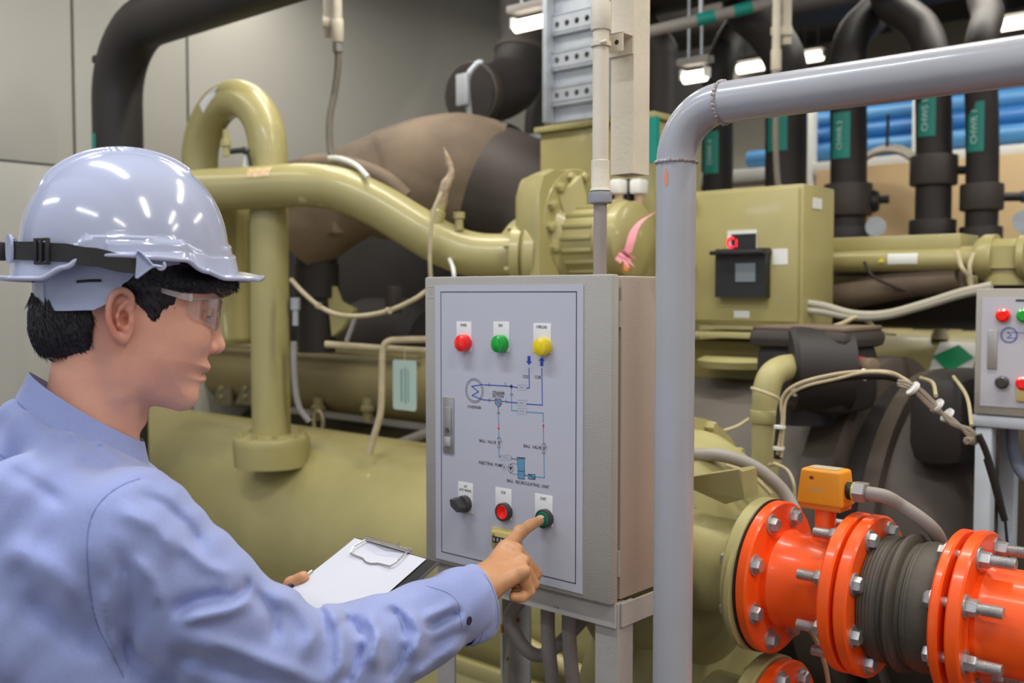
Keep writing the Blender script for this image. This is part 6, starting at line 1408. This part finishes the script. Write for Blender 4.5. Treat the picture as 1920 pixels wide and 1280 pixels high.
def shirt_sdf(p):
    t, Q_ = torso(p)
    a = chain(p, [tuple(c) for c, r in SLEEVE], [r for c, r in SLEEVE], .012)
    b = chain(p, [tuple(c) for c, r in LSL], [r for c, r in LSL], .012)
    e = A3(tuple((SLEEVE[-1][0]-SLEEVE[-2][0]).normalized())); a = smax(a, (p-A3(tuple(SLEEVE[-1][0])))@e+.006, .003)
    e = A3(tuple((LSL[-1][0]-LSL[-2][0]).normalized())); b = smax(b, (p-A3(tuple(LSL[-1][0])))@e, .003)
    d = smin(smin(t, a, .028), b, .03)
    nk = smin(chain(p, RINGW, [.0125]*len(RINGW), .004), sd_cap(p, tuple(nbW-ZA*.035), tuple(MID-ZA*.12), .060, .12), .02); d = smin(d, nk, .055)
    s = proj(p); near = (d < .03)
    dd = d.copy(); wgt = np.zeros(len(p), np.float32)
    if near.any():
        sn = s[near]; acc = np.zeros(len(sn), np.float32)
        for pts, hw, am in FOLDS: acc += 1.65*am*np.exp(-(seg2(sn, pts)/hw)**2)*fade(sn, pts)
        acc -= .0022*np.exp(-(seg2(sn, SEAMPX)/3.2)**2)
        pn = p[near]; acc += .0016*np.sin(pn[:, 0]*55+pn[:, 2]*38+3*np.sin(pn[:, 1]*21))+.0010*np.sin(pn[:, 0]*90-pn[:, 2]*110+2*np.sin(pn[:, 0]*35))
        dd[near] = d[near]-acc
    d = dd
    # neck opening and open hem
    d = smax(d, -sd_cap(p, tuple(nbW+ZA*.01), tuple(ntW), .059, .056), .004)
    return smax(d, .80-p[:, 2], .004)
SEAMPX = [(292, 900), (262, 897), (232, 908), (205, 925), (183, 948), (168, 980), (163, 1020), (165, 1070), (172, 1130), (186, 1180), (210, 1225), (232, 1270)]
shV, shQ = surfnet(shirt_sdf, [-.86, .82, .79], [.0, 1.62, 1.46], .0042)
sm = np_mesh('shirt', shV-np.array(pl0), shQ); shirt = link('shirt', sm, SHT, PER, Matrix.Translation(pl0))
bvh = BVHTree.FromPolygons([Vector(v) for v in shV], [tuple(int(i) for i in q) for q in shQ])
def onshirt(px_, py_, lift=.0):
    r = ray(px_, py_).normalized(); h = bvh.ray_cast(CAM, r); 
    return (h[0]-r*lift) if h[0] is not None else None
def seam(px_pts, r=.0007, name='seam', lift=.0002):
    pts = []
    for v in cr([Vector((a, b, 0)) for a, b in px_pts], 8):
        q = onshirt(v.x, v.y, lift)
        if q is not None and (not pts or (q-pts[-1]).length < .05): pts.append(q)
    if len(pts) > 2: return obj(name, MB().tube(pts, r, 6), SEA, shirt)
seam(SEAMPX[1:]); seam([(0, 852), (30, 870), (80, 897), (130, 928), (172, 962)], .0006)
# collar: folded band round the neck
COL = SHT
mb = MB(); V = []; Fc = []
for i in range(na+1):
    t_, b_, n_ = top[i], bot[i], inn[i]; V += [n_, n_*.45+t_*.55, t_+Vector((0, 0, -.0012)), t_+(b_-t_)*.02+Vector((0, 0, .0012)), t_+(b_-t_)*.33+(b_-t_).cross(Vector((0, 0, 1))).normalized()*0, t_+(b_-t_)*.7, b_, b_+(Vector((cxb, 0, b_.z))-b_).normalized()*.003, t_+(b_-t_)*.5+(Vector((cxb, 0, b_.z))-b_).normalized()*.003]
m_ = 9
for i in range(na):
    for k_ in range(m_-1): Fc.append((i*m_+k_, (i+1)*m_+k_, (i+1)*m_+k_+1, i*m_+k_+1))
mb.add(V, Fc); hobj('collar', mb, COL, shirt)
st_ = [bot[i]*.86+top[i]*.14+(bot[i]-Vector((cxb, 0, bot[i].z))).normalized()*.0006 for i in range(2, na-1)]; hobj('collar_stitching', MB().tube(st_, .0005, 6), SEA, shirt)
# cuff
cd = (P(905, 1112, 1.437)-P(850, 1136, 1.39)).normalized(); cL = P(885, 1058, 1.435); cR = P(892, 1188, 1.405)
cdir = (cL-cR); cdir = (cdir-cd*cdir.dot(cd)).normalized(); cn = cd.cross(cdir); cc_ = P(896, 1127, 1.432)
V = []; nr = 56
rows = [(-.040, .0500, .035, 0), (-.038, .0520, .0385, 0), (-.020, .0535, .040, 0), (-.004, .0545, .041, 0), (.000, .0535, .040, 0), (.000, .0520, .0385, 0), (-.010, .0510, .0375, 0), (-.05, .046, .032, 0)]
for (h, a_, b_, _) in rows:
    for i in range(nr):
        t = 2*PI*i/nr; w = .0012*math.sin(3*t+h*60)+.0008*math.sin(5*t); V.append(cc_+cd*h+cdir*((a_+w)*math.cos(t))+cn*((b_+w)*math.sin(t)))
mb = MB().add(V, [(k_*nr+i, k_*nr+(i+1) % nr, (k_+1)*nr+(i+1) % nr, (k_+1)*nr+i) for k_ in range(len(rows)-1) for i in range(nr)]); cuff = obj('cuff', mb, COL, shirt)
for h in (-.034, -.004): obj('cuff_stitching', MB().tube([cc_+cd*h+cdir*((.0548+.025*h)*math.cos(2*PI*i/nr))+cn*((.0412+.05*h)*math.sin(2*PI*i/nr)) for i in range(nr+1)], .0004, 6, False), SEA, shirt)
cb_ = BVHTree.FromPolygons(V, [tuple(f) for f in mb.f]); r = ray(879, 1163).normalized(); h_ = cb_.ray_cast(CAM, r); h2_ = bvh.ray_cast(CAM, r)
if h2_[0] is not None and (h_[0] is None or h2_[3] < h_[3]): h_ = h2_
if h_[0] is not None: obj('cuff_button', MB().lathe([(-.001, .0055), (.0012, .0058), (.0018, .0048), (.0012, .003)], h_[0], h_[1] if h_[1].dot(r) < 0 else -h_[1], 20), mat('cuff_button', (44, 46, 70), .3), shirt)
seam([(800, 1098), (840, 1112), (858, 1130), (862, 1150), (866, 1175)], .0006)
# trousers and shoes (below the frame)
def trous(p):
    m = MID; d = sd_ell(p, (m.x, m.y, .88), (.165, .15, .14))
    for s in (-1, 1):
        hip = m+sa*(.095*s); d = smin(d, chain(p, [(hip.x, hip.y, .86), (hip.x+.01, hip.y+.0, .48), (hip.x, hip.y, .10)], [.098, .072, .062]), .03)
    return smax(smax(d, p[:, 2]-.95, .004), .05-p[:, 2], .004)
tV, tQ = surfnet(trous, [MID.x-.3, MID.y-.3, .03], [MID.x+.3, MID.y+.3, 1.0], .010)
link('trousers', np_mesh('trousers', tV-np.array(pl0), tQ), TRS, PER, Matrix.Translation(pl0))
for s in (-1, 1):
    c = MID+sa*(.095*s)
    def shoe(p, c=c):
        q = p-A3((c.x, c.y, 0)); Q_ = np.stack([q@A3(tuple(tf)), q@A3(tuple(sa)), q[:, 2]], -1)
        d = smin(sd_ell(Q_, (.07, 0, .035), (.15, .05, .05)), sd_cap(Q_, (-.02, 0, .05), (-.02, 0, .1), .045), .03); return smax(d, .002-Q_[:, 2], .003)
    sV, sQ = surfnet(shoe, [c.x-.25, c.y-.25, -.02], [c.x+.25, c.y+.25, .17], .007); link('shoe', np_mesh('shoe', sV-np.array(pl0), sQ), mat('shoe%d' % (s+2), (30, 28, 28), .4), PER, Matrix.Translation(pl0))
# ================================================================ hard hat
HH = thing('hard_hat', 'white safety helmet with a black elastic strap on the head of the person', 'helmet', MH @ Vector((0, 0, 0)), M=MH)
zb0 = hp(230, 478).z; ztp = hp(232, 283, .0).z; xb = hp(33, 440).x; xf = hp(428, 470).x; hcx = (xb+xf)/2; HA = (xf-xb)/2; HB = .112; HHt = ztp-zb0
def lerpk(x_, K):
    if x_ <= K[0][0]: return K[0][1]
    for (a, va), (b, vb) in zip(K, K[1:]):
        if x_ <= b: t = (x_-a)/(b-a); t = t*t*(3-2*t); return va+(vb-va)*t
    return K[-1][1]
DEG = math.degrees
yr = lambda py_, y_=-.10: hp(200, py_, y_).z
RIMK = [(0, yr(507, 0)), (25, yr(513, -.04)), (42, yr(514, -.07)), (52, yr(503, -.08)), (66, yr(482)), (98, yr(476)), (112, yr(480)), (120, yr(498)), (133, yr(518)), (180, yr(517, 0))]
BRIMK = [(0, .030), (20, .028), (38, .017), (50, .009), (60, .005), (110, .005), (125, .009), (150, .012), (180, .013)]
def ss(a, b, x_):
    t = max(0, min(1, (x_-a)/(b-a))); return t*t*(3-2*t)
def off(th, z, x, y):
    o = 0; a = abs(y)
    # crest
    if z > zb0+.4*HHt: 
        along = ss(hp(96, 0).x if False else hcx-.105, hcx-.085, x)*(1-ss(hcx+.072, hcx+.076, x)); cw = .030
        o += .0045*along*(1-ss(cw-.004, cw, a)); o += .0012*along*math.exp(-((a-cw-.006)/.003)**2)
    rim = lerpk(th, RIMK)
    o += .0045*(1-ss(rim+.020, rim+.0225, z))*(1-ss(30, 48, th)*(1-ss(56, 60, th))*.3)          # lower band
    o += .0040*(1-ss(25, 31, th))*(1-ss(rim+.032, rim+.035, z))                                   # front block
    o += .0030*ss(60, 62, th)*(1-ss(101, 103, th))*(1-ss(zb0+.009, zb0+.012, z))                   # side panel
    o += .0020*ss(150, 153, th)*(1-ss(rim+.030, rim+.034, z))
    return o
NT = 288; rows = []
nd_ = 64
for j in range(nd_+1):
    t = j/nd_; ph = PI/2*(1-t); rows.append(('d', math.cos(ph), math.sin(ph)))      # from the pole down
for j in range(1, 27): rows.append(('s', j/26, 0))
for j in range(1, 9): rows.append(('b', j/8, 0))
V = []
for kind, a_, b_ in rows:
    for i in range(NT):
        an = 2*PI*i/NT; th = abs(DEG(math.atan2(math.sin(an), math.cos(an)))); ca_, sa_ = math.cos(an), math.sin(an); rim = lerpk(th, RIMK)
        if kind == 'd':
            n_ = 2.15; rr_ = (max(0, 1-b_**n_))**(1/n_); z = zb0+HHt*b_; x_ = hcx+HA*rr_*ca_*(1+.0*ca_); y_ = HB*rr_*sa_
            nx, ny, nz = ca_*rr_/HA, sa_*rr_/HB, b_/HHt; L_ = math.sqrt(nx*nx+ny*ny+nz*nz) or 1; o = off(th, z, x_, y_)*min(1, rr_*6); V.append((x_+nx/L_*o, y_+ny/L_*o, z+nz/L_*o if rr_ > .02 else z+.0045))
        else:
            fl = .004*(a_ if kind == 's' else 1); z = zb0+(rim-zb0)*(a_ if kind == 's' else 1)
            x_ = hcx+(HA+fl)*ca_; y_ = (HB+fl)*sa_; o = off(th, z, x_, y_); x_ += ca_*o; y_ += sa_*o
            if kind == 'b':
                w_ = lerpk(th, BRIMK); s_ = math.sin(a_*PI/2) if False else a_; x_ += ca_*w_*s_; y_ += sa_*w_*s_*.9; z -= w_*(.18 if th < 60 else .12)*s_**1.5-.0*s_
            V.append((x_, y_, z))
nR = len(rows); Fc = [(k_*NT+i, k_*NT+(i+1) % NT, (k_+1)*NT+(i+1) % NT, (k_+1)*NT+i) for k_ in range(nR-1) for i in range(NT)]
mb = MB().add(V, Fc); shl = obj('shell', mb, HEL, HH, True); md = shl.modifiers.new('thickness', 'SOLIDIFY'); md.thickness = .003; md.offset = -1
# rolled edge
k0 = (nR-1)*NT; obj('rolled_edge', MB().tube([Vector(V[k0+i % NT])-Vector((0, 0, .0015)) for i in range(NT+1)], .0032, 10, False), HEL, HH, True)
def hring(an_, o, z): a = math.radians(an_); return Vector((hcx+(HA+o)*math.cos(a), -(HB+o)*math.sin(a), z))
# elastic strap round the back
def strap_z(a): return lerpk(a, [(78, yr(505, -.125)), (92, yr(494, -.125)), (108, yr(482, -.12)), (122, yr(475)), (140, yr(471)), (180, yr(471, 0))])
A0 = DEG(math.acos((hp(262, 495, -.128).x-hcx)/(HA+.016))); print('strap end', A0)
pts = []; wv = []; nv = []
for a in [A0+(360-2*A0)*i/80 for i in range(81)]:
    aa = a if a <= 180 else 360-a; p_ = hring(a, lerpk(aa, [(80, .0165), (108, .0175), (124, .0125), (180, .0115)]), strap_z(aa)); pts.append(p_); n_ = (p_-Vector((hcx, 0, p_.z))).normalized(); nv.append(n_); wv.append(Vector((0, 0, .0106)))
obj('elastic_strap', MB().ribbon(pts, wv, .0012, nv), STR, HH, True)
pb = hring(133, .0135, strap_z(133)); n_ = (pb-Vector((hcx, 0, pb.z))).normalized(); t_ = Vector((0, 0, 1)).cross(n_)
mb = MB()
for s in (-1, 1): mb.box(pb+t_*(.009*s)+n_*.001, (.0045, .004, .030), (t_, n_, ZA), .001)
for s in (-1, 1): mb.box(pb+ZA*(.0135*s)+n_*.001, (.022, .004, .0035), (t_, n_, ZA), .001)
mb.box(pb+n_*.002, (.0035, .003, .026), (t_, n_, ZA), .0008); obj('buckle', mb, BLK, HH, True)
# rear clip
rc = hring(168, .012, strap_z(170)); 
for a_ in (160, 200):
    rc = hring(a_, .0135, yr(472, 0)); n_ = (rc-Vector((hcx, 0, rc.z))).normalized(); t_ = Vector((0, 0, 1)).cross(n_)
    poly = []
    for k_ in range(16): a = 2*PI*k_/16; poly.append(rc+t_*(.0115*math.cos(a)*(1 if abs(math.cos(a)) < .7 else .98))+ZA*(.017*math.copysign(abs(math.sin(a))**.6, math.sin(a))))
    obj('rear_clip', MB().prism(poly, n_*.003), HPL, HH, True)
obj('rear_knob', MB().box(hring(180, .017, yr(474, 0)), (.010, .022, .022), None, .003), STR, HH, True)
# triangular strap anchor and hook
def hs_(px_, py_, y_=-.112): q = hp(px_, py_, y_); return Vector((q.x, y_, q.z))
ta = [hs_(257, 471, -.133), hs_(286, 497, -.131), hs_(258, 519, -.116), hs_(255, 512, -.130), hs_(258, 485, -.132)]
obj('strap_anchor', MB().prism([hs_(255, 470, -.135), hs_(263, 470, -.135), hs_(290, 498, -.132), hs_(262, 516, -.130), hs_(253, 522, -.130), hs_(256, 488, -.134)], Vector((0, .004, 0))), HPL, HH, True)
obj('anchor_rim', MB().tube([hs_(254, 478, -.136), hs_(258, 469, -.136), hs_(266, 475, -.136), hs_(288, 498, -.133), hs_(256, 521, -.131)], .0016, 8), HPL, HH, True)
obj('hook_ring', MB().tube([hs_(302+7*math.cos(a), 498+6.5*math.sin(a), -.129) for a in [math.radians(t) for t in range(-60, 200, 20)]], .0019, 8), HEL, HH, True)
obj('hook_link', MB().tube([hs_(284, 497, -.133), hs_(304, 500, -.130)], .0017, 8), HPL, HH, True)
# nape band of the harness
def band(a, o, z): a = math.radians(a); return Vector((crc.x+(.108+o-.006*max(0, -math.cos(a)))*math.cos(a), -(.088+o)*math.sin(a), z))
zT_ = lambda a: zb0
BK = [(58, yr(494, -.08)), (72, yr(500, -.09)), (84, yr(508, -.09)), (92, yr(528, -.09)), (99, yr(556, -.09)), (106, yr(574, -.085)), (112, yr(581, -.08)), (135, yr(582, -.06)), (180, yr(580, 0))]
TK_ = [(58, yr(478, -.08)), (84, yr(478, -.09)), (180, yr(500, -.02))]
V = []; n_ = 96
for i in range(n_+1):
    a = 58+(244)*i/n_; aa = a if a <= 180 else 360-a; z0 = lerpk(aa, BK); z1 = lerpk(aa, TK_)
    V += [band(a, .003, z1), band(a, .003, z1*.5+z0*.5), band(a, .001, z0), band(a, -.001, z0), band(a, .001, z1)]
Fc = [(i*5+k_, i*5+5+k_, i*5+5+(k_+1) % 5, i*5+(k_+1) % 5) for i in range(n_) for k_ in range(5)]
nbnd = obj('nape_band', MB().add(V, Fc), HPL, HH, True)
V = []
for i in range(9):
    a = 150+26*i/8; V += [band(a, .0050, yr(530, -.03)), band(a, .0040, yr(578, -.03)), band(a, .0025, yr(578, -.03)), band(a, .0025, yr(530, -.03))]
obj('ratchet_tab', MB().add(V, [(i*4+k_, i*4+4+k_, i*4+4+(k_+1) % 4, i*4+(k_+1) % 4) for i in range(8) for k_ in range(4)]+[(0, 1, 2, 3), (32, 33, 34, 35)]), mat('clear_tab', (206, 212, 228), .3), nbnd, True)
sl = [band(a, .0046, yr(y_, -.085)) for a, y_ in ((121, 528), (112, 526), (106, 526))]; obj('adjust_slot', MB().tube(sl, .0016, 8), DKI, nbnd, True)
obj('sweat_band', MB().add([band(a, -.0015, z) for a in [-60+120*i/30 for i in range(31)] for z in (zb0, yr(500, -.05))], [(2*i, 2*i+2, 2*i+3, 2*i+1) for i in range(30)]), DRK, HH, True)
# ================================================================ safety glasses
SG = thing('safety_glasses', 'clear wraparound safety glasses worn under the hard hat', 'glasses', MH @ Vector((0, 0, 0)), M=MH)
GLS = bpy.data.materials.new('clear_lens'); GLS.use_nodes = True; nt = GLS.node_tree; nt.nodes.remove(nt.nodes['Principled BSDF'])
tb_ = nt.nodes.new('ShaderNodeBsdfTransparent'); gb_ = nt.nodes.new('ShaderNodeBsdfGlossy'); gb_.inputs['Roughness'].default_value = .06; lw_ = nt.nodes.new('ShaderNodeLayerWeight'); lw_.inputs[0].default_value = .35
mx = nt.nodes.new('ShaderNodeMixShader'); mp = nt.nodes.new('ShaderNodeMath'); mp.operation = 'MULTIPLY_ADD'; mp.inputs[1].default_value = .55; mp.inputs[2].default_value = .07
tb_.inputs[0].default_value = (.93, .94, .95, 1); nt.links.new(lw_.outputs['Facing'], mp.inputs[0]); nt.links.new(mp.outputs[0], mx.inputs[0]); nt.links.new(tb_.outputs[0], mx.inputs[1]); nt.links.new(gb_.outputs[0], mx.inputs[2]); nt.links.new(mx.outputs[0], nt.nodes['Material Output'].inputs[0])
gx = hp(416, 565).x; gz = hp(416, 559).z; GX = gx-hp(352, 565, -.07).x+.004
def gpt(ph, z, o=0): a = math.radians(ph); zz = (z-gz); return Vector((gx-GX+(GX+o)*math.cos(a)+zz*.12, -(.071+o)*math.sin(a), z))
BOT = [(0, hp(408, 585).z), (8, hp(400, 600).z), (20, hp(385, 618, -.03).z), (30, hp(383, 621, -.035).z), (48, hp(365, 610, -.05).z), (68, hp(352, 600, -.06).z), (84, hp(347, 585, -.068).z)]
TOPK = [(0, gz), (50, gz-.001), (84, hp(352, 562, -.07).z)]
V = []; n_ = 64; m_ = 10
for i in range(n_+1):
    ph = -84+168*i/n_; z0 = lerpk(abs(ph), BOT); z1 = lerpk(abs(ph), TOPK)
    for k_ in range(m_+1): V.append(gpt(ph, z1+(z0-z1)*k_/m_))
lens = obj('lens', MB().add(V, [(i*(m_+1)+k_, (i+1)*(m_+1)+k_, (i+1)*(m_+1)+k_+1, i*(m_+1)+k_+1) for i in range(n_) for k_ in range(m_)]), GLS, SG, True)
FRM = mat('clear_frame', (196, 190, 186), .12, alpha=.42, coat=.5)
obj('brow_bar', MB().tube([gpt(-84+168*i/40, lerpk(abs(-84+168*i/40), TOPK)+.001, .0004) for i in range(41)], .0014, 8), FRM, SG, True)
obj('lens_edge', MB().tube([gpt(-84+168*i/60, lerpk(abs(-84+168*i/60), BOT)) for i in range(61)], .0005, 6), FRM, SG, True)
for s in (1, -1):
    pp = [Vector((hp(x_, y_, -.078).x, -.078*s+dy*s, hp(x_, y_, -.078).z)) for x_, y_, dy in ((362, 559, .004), (345, 556, .001), (320, 549, 0), (298, 543, 0), (278, 537, .002))]
    arm = obj('temple_arm', MB().ribbon(cr(pp, 5), [Vector((0, 0, .0042-.0018*i/20)) for i in range(21)], .0022, Vector((0, -s, 0))), FRM, SG, True)
    obj('hinge_block', MB().box(pp[0]*.75+pp[1]*.25+Vector((0, -.001*s, 0)), (.005, .004, .0095), None, .001), mat('hinge_clear%d' % (s+1), (206, 202, 200), .15, alpha=.7), SG, True)
# ================================================================ clipboard, paper, pen
CB = thing('clipboard', 'black clipboard with a wire clip held in front of the cabinet', 'clipboard', TL, M=frame(TL, ew, el, -bn if ew.cross(el).dot(bn) < 0 else bn))
BL_ = .33
def bbox(mb, a0, a1, b0, b1, c0, c1, bev=0): return mb.box(bp((a0+a1)/2, (b0+b1)/2, (c0+c1)/2), (a1-a0, b1-b0, c1-c0), (ew, el, bn), bev)
obj('board', bbox(MB(), 0, BWd, 0, BL_, -.003, 0, .0012), mat('board_black', (44, 42, 42), .3, coat=.3), CB)
obj('board_rim', MB().box(bp(BWd+.0004, BL_/2, -.0018), (.0016, BL_, .0045), (ew, el, bn), .0006), mat('board_edge', (92, 88, 86), .3), CB)
CHR = mat('clip_chrome', (206, 200, 192), .2, .85)
w = BWd; c0, c1 = w*.17, w*.70
obj('clip_bar', MB().box(bp((c0+c1)/2, -.001, .0035), (c1-c0, .007, .004), (ew, el, bn), .0015), CHR, CB)
obj('clip_roll', MB().cyl(bp(c0, .001, .006), bp(c1, .001, .006), .0032, 14), CHR, CB)
lp = [bp(c0+.004, .001, .006), bp(c0-.006, .024, .007), bp(c0+.002, .036, .005), bp(c0+.040, .036, .003), bp((c0+c1)/2-.008, .0405, .003), bp((c0+c1)/2+.008, .0405, .003), bp(c1-.040, .036, .003), bp(c1-.004, .036, .005), bp(c1+.003, .028, .007), bp(c1-.002, .001, .006)]
obj('clip_wire', MB().tube(fillet(lp, .004, 4), .0013, 8), CHR, CB)
obj('clip_wire', MB().tube([bp(c0+.02, .002, .009), bp((c0+c1)/2, .006, .010), bp(c1-.02, .002, .009)], .0012, 8), CHR, CB)
obj('clip_rivet', MB().cyl(bp(c1-.04, -.004, .004), bp(c1-.04, -.004, .008), .003, 10), CHR, CB)
PAP = mat('white_paper', (214, 214, 220), .7)
V = []; n1, n2 = 10, 24
for i in range(n1+1):
    for j in range(n2+1):
        a = .001+(w*.885)*i/n1; b = .003+.30*j/n2; V.append(bp(a, b, .0012+.0012*math.sin(j/n2*PI)*(i/n1)+(.004*(1-i/n1)**2*math.sin(j/n2*PI*1.0)**2)))
tag(obj('paper_sheet', MB().add(V, [(i*(n2+1)+j, i*(n2+1)+j+1, (i+1)*(n2+1)+j+1, (i+1)*(n2+1)+j) for i in range(n1) for j in range(n2)]), PAP), 'blank white sheet of paper clipped on the black clipboard', 'paper')
pn = thing('pen', 'silver ended pen held under the left thumb on the clipboard edge', 'pen', bp(0, .11, .004))
obj('barrel', MB().cyl(bp(.002, .098, .006), bp(-.004, .235, .006) if False else bp(-.012, .2, .012), .004, 14), BLK, pn); obj('clicker', MB().cyl(bp(.0025, .088, .0057), bp(.002, .098, .006), .0025, 12), CHR, pn)
